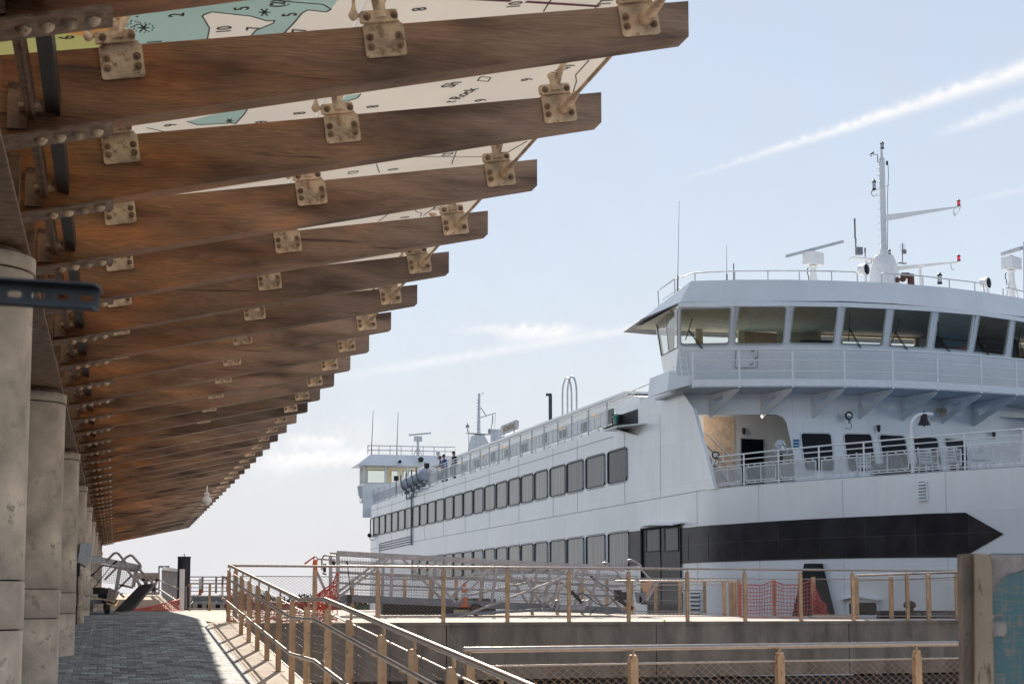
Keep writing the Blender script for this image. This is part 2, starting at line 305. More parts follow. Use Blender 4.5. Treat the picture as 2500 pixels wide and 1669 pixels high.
M['black'] = mat('ship_black_paint', (.042, .035, .036), .28, 0, .3, 1.5, .5, .8, spots=(.7, .42, .4, (.036, .042, .054)))
M['blackm'] = mat('matt_black', (.018, .018, .02), .6)
M['rubber'] = mat('rubber', (.02, .02, .02), .8)
M['navy'] = mat('dark_pile_coating', (.035, .045, .065), .6, 0, .2, 4)
M['frame'] = mat('dark_window_gasket', (.035, .04, .045), .5)
M['framew'] = mat('pale_window_frame', (.60, .62, .63), .4, .3)
M['pane'] = mat('blinded_window_glass', (.31, .30, .26), .14, 0, .3, 1.6, 0, 1, (4, 4, .2), rnd=.16)  # blinds behind glass; stretched noise paints upright reflection streaks
M['pane2'] = mat('dark_window_glass', (.07, .075, .085), .10, 0, .25, 1.2, 0, 1, (5, 5, .3))  # dark reflected building painted into the nearest window; door panes share it
M['peach'] = mat('stairwell_paint', (.86, .66, .47), .6)
M['dark'] = mat('black_window_glass', (.006, .010, .018), .07)
M['glass'] = glass_mat('clear_glass', (.78, .82, .76), .05)
M['glass2'] = glass_mat('tinted_glass', (.90, .90, .82), .03)
_t = M['black'].node_tree; _b = _t.nodes['Principled BSDF']; _s = _b.inputs['Base Color'].links[0].from_socket      # plate-by-plate tone in the black band
_tc = _t.nodes.new('ShaderNodeTexCoord'); _sx = _t.nodes.new('ShaderNodeSeparateXYZ'); _cx = _t.nodes.new('ShaderNodeCombineXYZ'); _bk = _t.nodes.new('ShaderNodeTexBrick'); _mu = _t.nodes.new('ShaderNodeMixRGB')
_t.links.new(_tc.outputs['Object'], _sx.inputs[0]); _t.links.new(_sx.outputs[1], _cx.inputs[0]); _t.links.new(_sx.outputs[2], _cx.inputs[1]); _t.links.new(_cx.outputs[0], _bk.inputs['Vector'])
for _k, _v in (('Scale', 1), ('Brick Width', 1.7), ('Row Height', .62), ('Mortar Size', .014), ('Color1', (1, 1, 1, 1)), ('Color2', (.62, .60, .60, 1)), ('Mortar', (1.45, 1.4, 1.4, 1))): _bk.inputs[_k].default_value = _v
_bk.offset = 0
_mu.blend_type = 'MULTIPLY'; _mu.inputs[0].default_value = 1; _t.links.new(_s, _mu.inputs[1]); _t.links.new(_bk.outputs[0], _mu.inputs[2]); _t.links.new(_mu.outputs[0], _b.inputs['Base Color'])
for k_, v_ in (('black', 1.18), ('dark', 1.2), ('pane2', 1.2), ('pane', 1.3)): M[k_].node_tree.nodes['Principled BSDF'].inputs['IOR'].default_value = v_
M['cream'] = mat('cream_interior_paint', (.85, .70, .42), .6)
M['ceil'] = mat('wheelhouse_ceiling', (.88, .80, .62), .7)
M['floorb'] = mat('blue_deck_paint', (.16, .30, .44), .5)
M['greyp'] = mat('pale_grey_paint', (.55, .57, .60), .4, .1)
M['wp'] = mat('white_paint', (.88, .88, .88), .35, 0, .04)
M['red'] = mat('red_lantern_lens', (.75, .01, .03), .15, coat=1, emit=((1, .02, .05), .25))
M['green'] = mat('green_lantern_lens', (.01, .30, .24), .15, coat=1)
M['lens'] = mat('lamp_glass', (.45, .47, .48), .08, .6)
M['orange'] = mat('orange_safety_net', (.62, .07, .02), .6)
M['redn'] = mat('faded_red_safety_net', (.60, .10, .10), .6)
M['cone'] = mat('cone_orange', (.85, .16, .05), .5)
M['bell'] = mat('dark_bronze', (.045, .04, .038), .4, .6)
M['board'] = mat('peach_board', (.70, .42, .24), .6, 0, .1)
M['brown'] = mat('red_brown_wheel', (.14, .06, .04), .6, .2, .3, 20)
M['plastic'] = mat('white_plastic_wrap', (.62, .64, .65), .25, 0, .1, 6, .6, 10)
M['skin'] = mat('skin', (.45, .26, .18), .55)
M['hair'] = mat('hair', (.06, .045, .035), .7)
M['jblue'] = mat('blue_jacket', (.02, .06, .30), .8)
M['jdark'] = mat('dark_jacket', (.02, .025, .03), .8)
M['jgrey'] = mat('grey_top', (.16, .18, .21), .8)
M['tr'] = mat('trousers', (.10, .11, .14), .8)
M['vis'] = mat('hi_vis', (.55, .75, .05), .6, emit=None)
M['viso'] = mat('hi_vis_orange', (.9, .25, .05), .6)
M['canvas'] = mat('grey_canvas_cover', (.50, .53, .60), .8, 0, .1, 3, .3, 8)
M['chair'] = mat('white_chair_plastic', (.75, .77, .8), .4)
M['screen'] = mat('expanded_metal_mesh', (.68, .70, .72), .5, .2)
M['amber'] = mat('amber_deck_lamp', (.9, .55, .1), .4, emit=((1, .6, .12), .5))
M['brick'] = mat('red_sign', (.6, .06, .05), .5)
M['bluesign'] = mat('blue_notice', (.05, .20, .38), .5)
M['tree'] = mat('foliage', (.055, .075, .035), .8, 0, .4, .3)
M['land'] = mat('far_shore', (.12, .13, .08), .9)
M['chart'] = trans_mat('chart_glass_white', (.96, .92, .86), .6)
M['chblue'] = trans_mat('chart_glass_blue', (.64, .90, .93), .6)
M['chor'] = trans_mat('chart_glass_orange', (.92, .55, .22), .6)
M['chgr'] = trans_mat('chart_glass_green', (.80, .84, .42), .6)
M['ink'] = mat('chart_ink', (.02, .018, .018), .5)
M['purple'] = mat('chart_purple_line', (.16, .02, .08), .5)
M['teal'] = None
wt = mat('harbour_water', (.03, .05, .06), .12, 0, .2, .05, .5, .8, (1, .35, 1)); M['water'] = wt

# ------------------------------------------------------------------ mesh builder
BASE = {}
class MB:
    def __init__(s): s.v = []; s.f = []; s.sm = []
    def add(s, vs, fs, smooth=False):
        o = len(s.v); s.v += [Vector(p) for p in vs]; s.f += [[i+o for i in f] for f in fs]; s.sm += [smooth]*len(fs)
    def box(s, c, d, rot=None, rz=0):
        x, y, z = d[0]/2, d[1]/2, d[2]/2
        pts = [Vector(p) for p in ((-x, -y, -z), (x, -y, -z), (x, y, -z), (-x, y, -z), (-x, -y, z), (x, -y, z), (x, y, z), (-x, y, z))]
        m = rot if rot is not None else Matrix.Rotation(rz, 3, 'Z')
        s.add([Vector(c)+m @ p for p in pts], [(0, 3, 2, 1), (4, 5, 6, 7), (0, 1, 5, 4), (1, 2, 6, 5), (2, 3, 7, 6), (3, 0, 4, 7)])
    def box2(s, a, b): s.box([(a[i]+b[i])/2 for i in range(3)], [abs(b[i]-a[i]) for i in range(3)])
    def bar(s, p, q, w_, h_, up=(0, 0, 1)):
        p, q = Vector(p), Vector(q); d = q-p
        if d.length < 1e-6: return
        y = d.normalized(); u = Vector(up)
        if abs(y.dot(u)) > .98: u = Vector((0, 1, 0)) if abs(y.y) < .9 else Vector((1, 0, 0))
        x = y.cross(u).normalized(); z = x.cross(y)
        s.box((p+q)/2, (w_, d.length, h_), Matrix((x, y, z)).transposed())
    def tube(s, pts, r, n=8, closed=False, caps=True):
        pts = [Vector(p) for p in pts]; k = len(pts)
        if k < 2: return
        rr = r if isinstance(r, (list, tuple)) else [r]*k
        tg = []
        for i in range(k):
            a = pts[(i-1) % k] if (closed or i > 0) else pts[i]; b = pts[(i+1) % k] if (closed or i < k-1) else pts[i]
            tg.append((b-a).normalized())
        u = Vector((0, 0, 1)) if abs(tg[0].z) < .9 else Vector((1, 0, 0))
        x = tg[0].cross(u).normalized(); vs = []
        for i in range(k):
            x = (x-tg[i]*x.dot(tg[i])).normalized(); y = tg[i].cross(x)
            for j in range(n):
                a = 2*math.pi*j/n; vs.append(pts[i]+(x*math.cos(a)+y*math.sin(a))*rr[i])
        fs = [(i*n+j, i*n+(j+1) % n, (i+1)*n+(j+1) % n, (i+1)*n+j) for i in range(k-1) for j in range(n)]
        if closed: fs += [((k-1)*n+j, (k-1)*n+(j+1) % n, (j+1) % n, j) for j in range(n)]
        s.add(vs, fs, n > 4)
        if not closed and caps and n > 3:
            s.add(vs[:n], [tuple(range(n))[::-1]]); s.add(vs[-n:], [tuple(range(n))])
    def prism(s, poly, vec):
        poly = [Vector(p) for p in poly]; vec = Vector(vec); n = len(poly)
        s.add(poly+[p+vec for p in poly], [tuple(range(n))[::-1], tuple(range(n, 2*n))]+[(i, (i+1) % n, (i+1) % n+n, i+n) for i in range(n)])
    def poly(s, pts, smooth=False): s.add(pts, [tuple(range(len(pts)))], smooth)
    def lathe(s, c, prof, n=16, axis=(0, 0, 1), smooth=True):
        c = Vector(c); z = Vector(axis).normalized(); u = Vector((0, 0, 1)) if abs(z.z) < .9 else Vector((1, 0, 0))
        x = z.cross(u).normalized(); y = z.cross(x); vs = []
        for (r, h) in prof:
            for j in range(n):
                a = 2*math.pi*j/n; vs.append(c+z*h+(x*math.cos(a)+y*math.sin(a))*r)
        k = len(prof)
        s.add(vs, [(i*n+j, i*n+(j+1) % n, (i+1)*n+(j+1) % n, (i+1)*n+j) for i in range(k-1) for j in range(n)], smooth)
        if prof[0][0] > 1e-4: s.add(vs[:n], [tuple(range(n))[::-1]])
        if prof[-1][0] > 1e-4: s.add(vs[-n:], [tuple(range(n))])
    def sph(s, c, r, n=10, sq=(1, 1, 1)):
        c = Vector(c); vs = []; m = n//2
        for i in range(m+1):
            for j in range(n):
                a = math.pi*i/m; b = 2*math.pi*j/n
                vs.append(c+Vector((math.sin(a)*math.cos(b)*r*sq[0], math.sin(a)*math.sin(b)*r*sq[1], math.cos(a)*r*sq[2])))
        s.add(vs, [(i*n+j, (i+1)*n+j, (i+1)*n+(j+1) % n, i*n+(j+1) % n) for i in range(m) for j in range(n)], True)
    def grid(s, P, nu, nv, smooth=True):
        vs = [P(i/nu, j/nv) for j in range(nv+1) for i in range(nu+1)]
        s.add(vs, [(j*(nu+1)+i, j*(nu+1)+i+1, (j+1)*(nu+1)+i+1, (j+1)*(nu+1)+i) for j in range(nv) for i in range(nu)], smooth)
    def build(s, name, m, parent=None, base=None):
        me = bpy.data.meshes.new(name)
        b = BASE.get(parent.name, Vector((0, 0, 0))) if parent else Vector(base or (0, 0, 0))
        me.from_pydata([tuple(p-b) for p in s.v], [], s.f)
        me.polygons.foreach_set('use_smooth', s.sm)
        me.update(); me.materials.append(m if not isinstance(m, str) else M[m])
        o = bpy.data.objects.new(name, me); COL.objects.link(o)
        if parent: o.parent = parent; BASE[o.name] = b
        else: o.location = b; BASE[o.name] = b
        return o
def tag(o, label, cat, group=None, kind=None):
    if label: o['label'] = label
    if cat: o['category'] = cat
    if group: o['group'] = group
    if kind: o['kind'] = kind
    return o
def thing(name, label, cat, base=(0, 0, 0), group=None, rz=0):
    o = bpy.data.objects.new(name, None); COL.objects.link(o); o.empty_display_size = .2
    o.location = base; BASE[o.name] = Vector(base)
    return tag(o, label, cat, group)
def kids(o): return [c for c in bpy.data.objects if c.parent == o]
def copy_tree(o, d, label=None, parent=None, skip=()):
    c = o.copy(); COL.objects.link(c)
    if parent: c.parent = parent
    else: c.location = o.location+Vector(d)
    if label: c['label'] = label
    if not parent: BASE[c.name] = Vector(c.location)
    for k in TREE.get(o.name, kids(o)):
        if k.name.split('.')[0] not in skip: copy_tree(k, (0, 0, 0), None, c, skip)
    return c
TREE = {}
def snapshot(o):                                            # remember a thing's parts, so copies are cheap
    allk = {}
    for c in bpy.data.objects:
        if c.parent: allk.setdefault(c.parent.name, []).append(c)
    def rec(x):
        TREE[x.name] = allk.get(x.name, [])
        for y in TREE[x.name]: rec(y)
    rec(o)
def text_mesh(body, size, origin, ux, uy, name, m, parent, depth=.002, bold=0.0):
    cu = bpy.data.curves.new('t', 'FONT'); cu.body = body; cu.size = size; cu.extrude = depth; cu.align_x = 'CENTER'; cu.align_y = 'CENTER'; cu.offset = bold
    ob = bpy.data.objects.new('t', cu); COL.objects.link(ob)
    me = bpy.data.meshes.new_from_object(ob.evaluated_get(bpy.context.evaluated_depsgraph_get()))
    bpy.data.objects.remove(ob)
    ux = Vector(ux).normalized(); uy = Vector(uy).normalized(); uz = ux.cross(uy)
    b = MB(); mt = Matrix((ux, uy, uz)).transposed(); o = Vector(origin)
    b.add([o+mt @ v.co for v in me.vertices], [list(p.vertices) for p in me.polygons])
    bpy.data.meshes.remove(me)
    if name is None: return b
    return b.build(name, m, parent)
def arc(c, r, a0, a1, n, ux, uy):
    c = Vector(c); ux = Vector(ux); uy = Vector(uy)
    return [c+ux*(r*math.cos(a0+(a1-a0)*i/n))+uy*(r*math.sin(a0+(a1-a0)*i/n)) for i in range(n+1)]
def bez(pts, n=12):
    pts = [Vector(p) for p in pts]; out = []
    for i in range(n+1):
        t = i/n; q = pts[:]
        while len(q) > 1: q = [q[j].lerp(q[j+1], t) for j in range(len(q)-1)]
        out.append(q[0])
    return out
ORD = ['first', 'second', 'third', 'fourth', 'fifth', 'sixth', 'seventh', 'eighth', 'ninth', 'tenth', 'eleventh', 'twelfth', 'thirteenth', 'fourteenth', 'fifteenth', 'sixteenth', 'seventeenth', 'eighteenth', 'nineteenth', 'twentieth'] + ['twenty-'+x for x in ('first', 'second', 'third', 'fourth', 'fifth', 'sixth', 'seventh', 'eighth', 'ninth')] + ['thirtieth'] + ['thirty-'+x for x in ('first', 'second', 'third', 'fourth', 'fifth', 'sixth', 'seventh', 'eighth', 'ninth')] + ['fortieth', 'forty-first', 'forty-second']

# ================================================================== THE SETTING
DK = -.41                                                    # quay deck level (eye = 0)
def ramp_z(y):
    if y >= 36.5: return -.33+max(0, min(1, (y-36.5)/20))*.05
    if y >= 34.6: return -.40+.07*(y-34.6)/1.9
    if y >= 21.4: return -.40-.049*(34.6-y)
    if y >= 18.8: return -1.045
    return -1.045-.049*(18.8-y)
b = MB(); ysl = [6, 10, 14, 18.8, 21.4, 24, 28, 32, 34.6, 36.5, 45, 62]
for i in range(len(ysl)-1):
    y0, y1 = ysl[i], ysl[i+1]
    b.poly([(-6, y0, ramp_z(y0)), (1.72, y0, ramp_z(y0)), (1.72, y1, ramp_z(y1)), (-6, y1, ramp_z(y1))])
tag(b.build('paving', 'paving'), None, None, kind='structure')
b = MB()
for i in range(len(ysl)-1):                                  # pale edge slabs that carry the railing
    y0, y1 = ysl[i], ysl[i+1]
    if y0 < 34.6:
        b.prism([(1.724, y0, ramp_z(y0)+.003), (2.34, y0, ramp_z(y0)+.003), (2.34, y1, ramp_z(y1)+.003), (1.724, y1, ramp_z(y1)+.003)], (0, 0, -.5))
for y in [7+1.2*i for i in range(23)]: pass
tag(b.build('walkway_edge', 'curb'), None, None, kind='structure')
P1, P2 = Vector((2.13, 35.24, 0)), Vector((18.49, 37.53, 0))
uB = (P2-P1).normalized(); nB = Vector((-uB.y, uB.x, 0))
PE = P1+uB*30
b = MB()
e0 = P1-nB*.12-uB*.2; e1 = PE-nB*.12
kA, kB, kC, kD = aD(2900, HZ, 40.6), aD(2040, HZ, 41.2), aD(1965, HZ, 44.0), aD(1600, HZ, 46.5)
b.poly([(e0.x, e0.y, DK), (e1.x, e1.y, DK), (kA.x, kA.y, -.45), (kB.x, kB.y, -.45), (3.0, 40, -.37), (1.726, 35.6, -.37)])
b.poly([(3.0, 40, -.37), (kB.x, kB.y, -.45), (kC.x, kC.y, -.36), (kD.x, kD.y, -.33), (3.0, 43.5, -.33), (1.726, 43, -.325), (1.726, 35.6, -.37)])
b.poly([(1.726, 43, -.325), (3.0, 43.5, -.33), (kD.x, kD.y, -.33), (11, 62, -.28), (1.726, 62, -.28)])
tag(b.build('quay_deck', 'deckc'), None, None, kind='structure')
b = MB()                                                     # quay wall, in cast lengths with stains
L_ = (e1-e0).length; k = 0; x = 0
while x < L_:
    l = min(4.6, L_-x); a = e0+uB*x; c = e0+uB*(x+l-.02)
    b.prism([(a.x, a.y, DK-.02), (c.x, c.y, DK-.02), (c.x+nB.x*.4, c.y+nB.y*.4, DK-.02), (a.x+nB.x*.4, a.y+nB.y*.4, DK-.02)], (0, 0, -1.12)); x += l
b.prism([(e0.x, e0.y-.02, DK-.003), (e1.x, e1.y-.02, DK-.003), (e1.x, e1.y+.5, DK-.003), (e0.x, e0.y+.5, DK-.003)], (0, 0, -.06))
tag(b.build('quay_wall', 'conc2'), 'stained grey concrete wall of the quay below the long mesh railing', 'wall')
b = MB(); b.box2((-8, 36.3, -4.2), (30, 37.6, -1.6))  # black box paints the shaded void; the piles are real parts
for i in range(9): b.lathe(e0+uB*(1+3.4*i)+nB*.7-Vector((0, 0, 4.6)), [(.25, 0), (.25, 3.1)], 12)
tag(b.build('quay_void_shade', 'blackm'), 'dark piles and a black block painted as the shaded void under the quay wall', 'foundation')
b = MB(); b.poly([(-6000, -2000, -3.6), (9000, -2000, -3.6), (9000, 16000, -3.6), (-6000, 16000, -3.6)])
tag(b.build('water', 'water'), None, None, kind='structure')
b = MB(); b.box2((2.36, 4, -3.2), (20, 14.0, -1.9)); b.box2((2.9, 14.0, -3.2), (20, 16.4, -1.52))
tag(b.build('lower_path', 'deckc'), None, None, kind='structure')
b = MB(); b.box2((2.36, 16.5, -3.55), (22, 34.6, -3.3)); tag(b.build('lower_yard', 'conc2'), None, None, kind='structure')

# far shore and its trees (one far mass)
b = MB(); b.box2((-500, 800, -4), (700, 1000, -1)); tag(b.build('far_shore', 'land'), None, None, kind='structure')
b = MB()
def leafball(b, c, r, n):
    for _ in range(n):
        d = Vector((random.gauss(0, 1), random.gauss(0, 1), random.gauss(0, 1))).normalized()*r*random.uniform(.55, 1.05)
        d.z *= .75; p = c+d; s_ = random.uniform(.35, .8)*r*.28
        u = Vector((random.gauss(0, 1), random.gauss(0, 1), random.gauss(0, 1))).normalized(); v_ = u.orthogonal().normalized()
        b.add([p+u*s_, p+v_*s_, p-u*s_, p-v_*s_], [(0, 1, 2, 3)])
x = -60
while x < 260:
    hgt = 3.4+2.4*noise.noise(Vector((x*.03, 1, 2)))+random.uniform(-.8, 1.2)
    if x < 20: hgt += .8
    for q in range(3): leafball(b, Vector((x+random.uniform(-3, 3), 800+random.uniform(0, 15), hgt*random.uniform(.1, .75)-1)), random.uniform(2, 3.4), 60)
    x += random.uniform(2.5, 5.5)
tag(b.build('far_trees', 'tree'), 'low dark band of trees on the far shore', 'trees', kind='stuff')

# ================================================================== COLUMNS
SP = 1.94; Y0B = 7.80
col = thing('concrete_column', 'grey concrete column nearest the camera, at the left edge', 'column', (-.98, 11.68, -1.6), 'round concrete columns under the canopy')
r_ = .43
b = MB()
for z0, z1, rr in ((-2.2, -.176, r_), (-.166, .124, r_+.003), (.134, 2.05, r_)):
    b.lathe((-.98, 11.68, 0), [(rr-.006, z0), (rr, z0+.006), (rr, z1-.006), (rr-.006, z1)], 40)
b.build('shaft', 'conc', col)
b = MB(); b.lathe((-.98, 11.68, 0), [(r_-.025, -.19), (r_-.025, 2.06)], 32); b.build('joint', 'blackm', col)
b = MB(); b.lathe((-.98, 11.68, 0), [(r_+.005, 2.062), (r_+.012, 2.07), (r_+.012, 2.15), (r_-.03, 2.165)], 40)
b.build('cap_ring', 'conc', col)
b = MB(); b.lathe((-.98, 11.68, 0), [(r_-.10, 2.165), (r_-.08, 2.2)], 32); b.build('bearing_plate', 'rusty', col)
snapshot(col)
for i in range(1, 10):
    copy_tree(col, (0, 4*SP*i, 0), f'grey concrete column, {ORD[i]} one back from the camera in the row under the canopy')

# steel girder over the columns
g = thing('canopy_girder', 'dark steel girder running along the tops of the concrete columns', 'girder', (-.98, 5, 2.2))
b = MB(); b.box2((-1.25, 4, 2.24), (-.70, 84, 2.62)); b.build('web', 'rusty', g)
b = MB(); b.box2((-1.36, 4, 2.205), (-.585, 84, 2.235)); b.build('flange', 'rusty', g)
b = MB()
for i in range(41):
    b = MB(); b.box2((-.69, 6.83+SP*i-.03, 2.24), (-.60, 6.83+SP*i+.03, 2.60)); b.build('stiffener', 'rusty', g)
b = MB(); b.box2((-6, 4, 2.75), (-1.27, 84, 3.3));  # added slab out of view, keeps sky light off the canopy's left
tag(b.build('light_blocking_slab', 'rusty'), 'unseen dark slab behind the columns, added to block light from the left', 'roof')
for (xx, w_, zz, h_, nm, lb, mt_) in ((-.50, .05, 2.62, .10, 'light_channel', 'brown steel strip running through the beams beside the girder', 'rusty'), (-.385, .075, 2.66, .12, 'light_fixture', 'long grey light housing running along under the canopy beams', 'bell')):
    b = MB(); b.box((xx, 44, zz), (w_, 80, h_)); b.box((xx+w_*.35, 44, zz-h_*.5-.006), (w_*.3, 80, .008))
    tag(b.build(nm, mt_), lb, 'channel')

# ================================================================== BEAMS
def ztop(x): return 3.01+.1506*(x-.05)
def zbot(x): return max(2.38, 2.60+.21*x)
def beam_thing(y, label):
    t = thing('canopy_beam', label, 'beam', (0, y, 2.6), 'tapered timber beams of the canopy')
    b = MB(); xs = [-1.25, -.5, 3.19]; prof = [(-1.25, zbot(-1.25)), (-1.05, zbot(-1.05)), (3.19, zbot(3.19)), (3.19, ztop(3.19)), (-1.25, ztop(-1.25))]
    bv = .006
    b.prism([(x, y, z) for x, z in prof][::-1], (0, .2, 0))
    b.build('timber', 'wood', t)
    # bottom flange plate with dome nuts
    b = MB(); x0, x1 = -1.1, -.07
    z0, z1 = zbot(-.5)-.012, zbot(-.07)-.012
    b.prism([(x0, y-.05, z0-.126), (-.5, y-.05, z0), (x1, y-.05, z1), (x1, y+.25, z1), (-.5, y+.25, z0), (x0, y+.25, z0-.126)], (0, 0, -.014))
    p = b.build('flange_plate', 'rusty', t)
    b = MB(); 
    b.box2((-.62, y-.03, 2.5), (-.52, y+.21, 2.75)); b.build('end_cleat', 'rusty', t)
    for k in range(4):
        xc = -.155-.098*k; zc = z0+(z1-z0)*max(0, (xc+.5)/.43)-.012
        b = MB(); b.lathe((xc, y+.1, zc), [(.036, 0), (.036, -.006), (.034, -.012), (.027, -.024), (.014, -.033), (.001, -.036)], 14); b.build('dome_nut', 'galv', p)
    # clip at the light channel
    b = MB(); b.box2((-.56, y-.11, 2.60), (-.44, y-.02, 2.62)); b.lathe((-.46, y-.07, 2.60), [(.028, 0), (.028, .05)], 6, (0, 0, 1), False); b.build('clip', 'galv', t)
    for nm, xc in (('inner', -.045), ('mid', 1.39), ('outer', 2.875)):
        zt = ztop(xc); sl = math.atan(.1506); rot = Matrix.Rotation(-sl, 3, 'Y')
        def L3(dx, dy, dz): return Vector((xc, y, zt))+rot @ Vector((dx, dy, dz))
        b = MB()
        hw = .116; yy = -.014
        def rr(x0, x1, z0, z1, r, d0, d1):
            pts = []
            for cx_, cz_, a0 in ((x1-r, z0+r, -90), (x1-r, z1-r, 0), (x0+r, z1-r, 90), (x0+r, z0+r, 180)):
                for q in range(4): a = R(a0+30*q); pts.append(L3(cx_+r*math.cos(a), d0, cz_+r*math.sin(a)))
            b.prism(pts, rot @ Vector((0, d1-d0, 0)))
        rr(-hw, hw, -.185, .005, .018, -.016, -.002)
        rr(-hw-.012, hw-.03, .008, .075, .014, -.045, -.018)
        b.box(L3(0, .1, .012), (.2, .2, .02), rot)
        br = b.build('bracket', 'galv', t)
        bl = [(-.082, -.07), (-.082, -.125), (.082, -.07), (.082, -.125), (-.088, .04), (.066, .04)]
        if nm == 'outer': bl = [(-.082, -.07), (-.082, -.125), (.082, -.125), (-.088, .04), (.066, .04)]
        for dx, dz in bl:
            dd = -.016 if dz < 0 else -.045
            c_ = L3(dx, dd, dz); b = MB(); ax = (0, -1, 0)
            b.lathe(c_, [(.022, 0), (.022, .004)], 14, ax); b.lathe(c_, [(.014, .004), (.014, .014)], 6, ax, False); b.lathe(c_, [(.007, .014), (.007, .026), (.003, .030)], 8, ax)
            b.build('bolt', 'rusty', br)
        # spider arms up to the glass
        b = MB()
        for sx, sy in ((-1, -1), (1, 1)) if nm != 'outer' else ((1, -1),):
            b.tube(bez([L3(-.01, -.03 if sy < 0 else .2, .06), L3(sx*.03, .0+sy*.05, .17), L3(sx*.06, sy*.16+.03, .22), L3(sx*.17, sy*.2+.03, .33)], 8), [.034, .030, .026, .023, .021, .019, .017, .015, .014], 8)
            tip = L3(sx*.17, sy*.2+.03, .33)
            b.lathe(tip, [(.014, -.05), (.022, -.035), (.012, -.02), (.012, .01), (.038, .02), (.038, .038)], 12)
        b.tube([L3(-.01, -.03, .03), L3(-.01, -.03, .12), L3(-.01, .05, .16)], [.04, .034, .024], 8)
        if nm != 'outer':
            b.tube([L3(-.10, -.03, .05), L3(-.15, -.03, .06), L3(-.16, -.03, .10)], .012, 8); b.lathe(L3(-.16, -.03, .06), [(.010, -.03), (.022, -.02), (.03, 0), (.018, .025), (.010, .05), (.010, .10), (.038, .115), (.042, .14)], 12)
        b.build('spider_arm', 'galv', t)
        if nm == 'outer':                                   # tie rod running on to the next beam nearer the camera
            q0 = L3(.03, -.02, -.09); q1 = Vector((q0.x+.02, y-SP+.2, q0.z+.03))
            b = MB(); d = (q1-q0)
            b.tube([q0, q0+d*.02, q0+d*.05, q0+d*.12, q0+d*.16, q0+d*.2, q0+d*.215, q1], [.042, .042, .034, .031, .027, .02, .013, .013], 8)
            b.box(q0+Vector((0, .0, 0)), (.055, .05, .06))
            b.build('tie_rod', 'galv', t)
    return t
bm0 = beam_thing(Y0B, 'wooden canopy beam nearest the camera, cut off by the top edge')
snapshot(bm0)
NB = 39
for i in range(-1, NB):
    if i == 0: continue
    if i == -1: lb = 'wooden canopy beam overhead, out in front of the others'
    elif i == NB-1: lb = 'farthest wooden canopy beam, last of the row'
    else: lb = f'tapered wooden canopy beam, {ORD[i]} back from the one at the top edge'
    c = copy_tree(bm0, (0, SP*i, 0), lb, None, () if i < 14 else (('spider_arm',) if i < 24 else ('spider_arm', 'bolt', 'clip')))

# ================================================================== CHART GLASS
def zp(x): return 3.405+.1506*(x-.05)
def onp(px, py, dz=0):
    r = ray(px, py); k = (3.405-.1506*.05+dz)/(r.z-.1506*r.x); return r*k
XE = onp(1493, 142).x
gp0 = None
for i in range(-1, NB):
    y0 = Y0B+SP*i+.1; y1 = y0+SP
    if gp0 is None:
        t = thing('glass_panel', 'x', 'glass panel', (0, y0, 3.4), 'chart-printed glass panels of the canopy')
        for xa, xb in ((-1.3, 1.385), (1.395, XE)):
            b = MB(); n_ = 3
            b.prism([(xa, y0+.005, zp(xa)), (xa, y1-.005, zp(xa)), (xb, y1-.005, zp(xb)), (xb, y0+.005, zp(xb))], (0, 0, .016)); b.build('pane', 'chart', t)
        snapshot(t); gp0 = t; o = t
    else: o = copy_tree(gp0, (0, SP*(i+1), 0))
    o['label'] = 'frosted chart-printed glass roof panel '+('above the nearest wooden beam' if i < 0 else f'in the {ORD[i]} gap between the wooden beams')
    GP = o
    if i == 0: G0 = o
    if i == 1: G1 = o
    if i == 2: G2 = o
    if i == 3: G3 = o
    if i == 4: G4 = o
def z1p(x, y): return (x/2.61, y/2.61)
def z2p(x, y): return (800+x/2.61, y/2.61)
def patch(P, conv, pts, m, dz=-.004):
    b = MB(); q = [onp(*conv(*p), dz) for p in pts]
    b.poly(q if (q[1]-q[0]).cross(q[2]-q[1]).z < 0 else q[::-1]); b.build('chart_patch', m, P)
def line(P, conv, pts, m='ink', r=.004, n=None):
    b = MB(); q = [onp(*conv(*p), -.008) for p in pts]
    for a, c in zip(q, q[1:]): b.bar(a, c, r*2, .003)
    b.build('chart_line', m, P)
def num(P, conv, s_, x, y, size=.13, ux=(0, -1, 0), uy=(-1, 0, -.15)):
    text_mesh(s_, size, onp(*conv(x, y), -.007), ux, uy, 'chart_figure', 'ink', P, .001, .0015)
blue = [(690, -60), (2200, -60), (2110, 60), (2080, 78), (1960, 66), (1925, 85), (1880, 140), (1800, 225), (1600, 230), (1630, 195), (1740, 150), (1752, 133), (1700, 135), (1600, 105), (1350, 78), (1300, 95), (1290, 105), (1335, 180), (1320, 260), (1320, 330), (850, 330), (800, 160)]
patch(G0, z1p, blue, 'chblue')
patch(G0, z1p, [(330, -40), (690, -60), (800, 160), (780, 200), (560, 235), (420, 215), (330, 160)], 'chor', -.005)
patch(G0, z1p, [(-200, 100), (330, 160), (420, 215), (560, 235), (780, 200), (850, 330), (500, 420), (-200, 420)], 'chgr', -.0045)
line(G0, z1p, [(1320, 260), (1335, 180), (1290, 105), (1300, 95), (1350, 78), (1600, 105), (1700, 135), (1752, 133), (1740, 150), (1630, 195), (1600, 230)])
line(G0, z1p, [(1800, 225), (1880, 140), (1925, 85), (1960, 66), (2080, 78), (2110, 60), (2060, 30), (1800, 10), (1700, -10)])
for s_, x, y in (('2', 1130, 97), ('5', 1545, 55), ('(2)', 1775, 22), ('5', 1850, 95), ('10', 1432, 190), ('7', 1620, 182), ('7', 1910, 195), ('1', 990, 268), ('6', 430, 240)): num(G0, z1p, s_, x, y)
for x, y in ((915, 178), (1685, 80)):
    for a in (0, 60, 120):
        c, s2 = math.cos(R(a))*38, math.sin(R(a))*24; line(G0, z1p, [(x-c, y-s2), (x+c, y+s2)], r=.005)
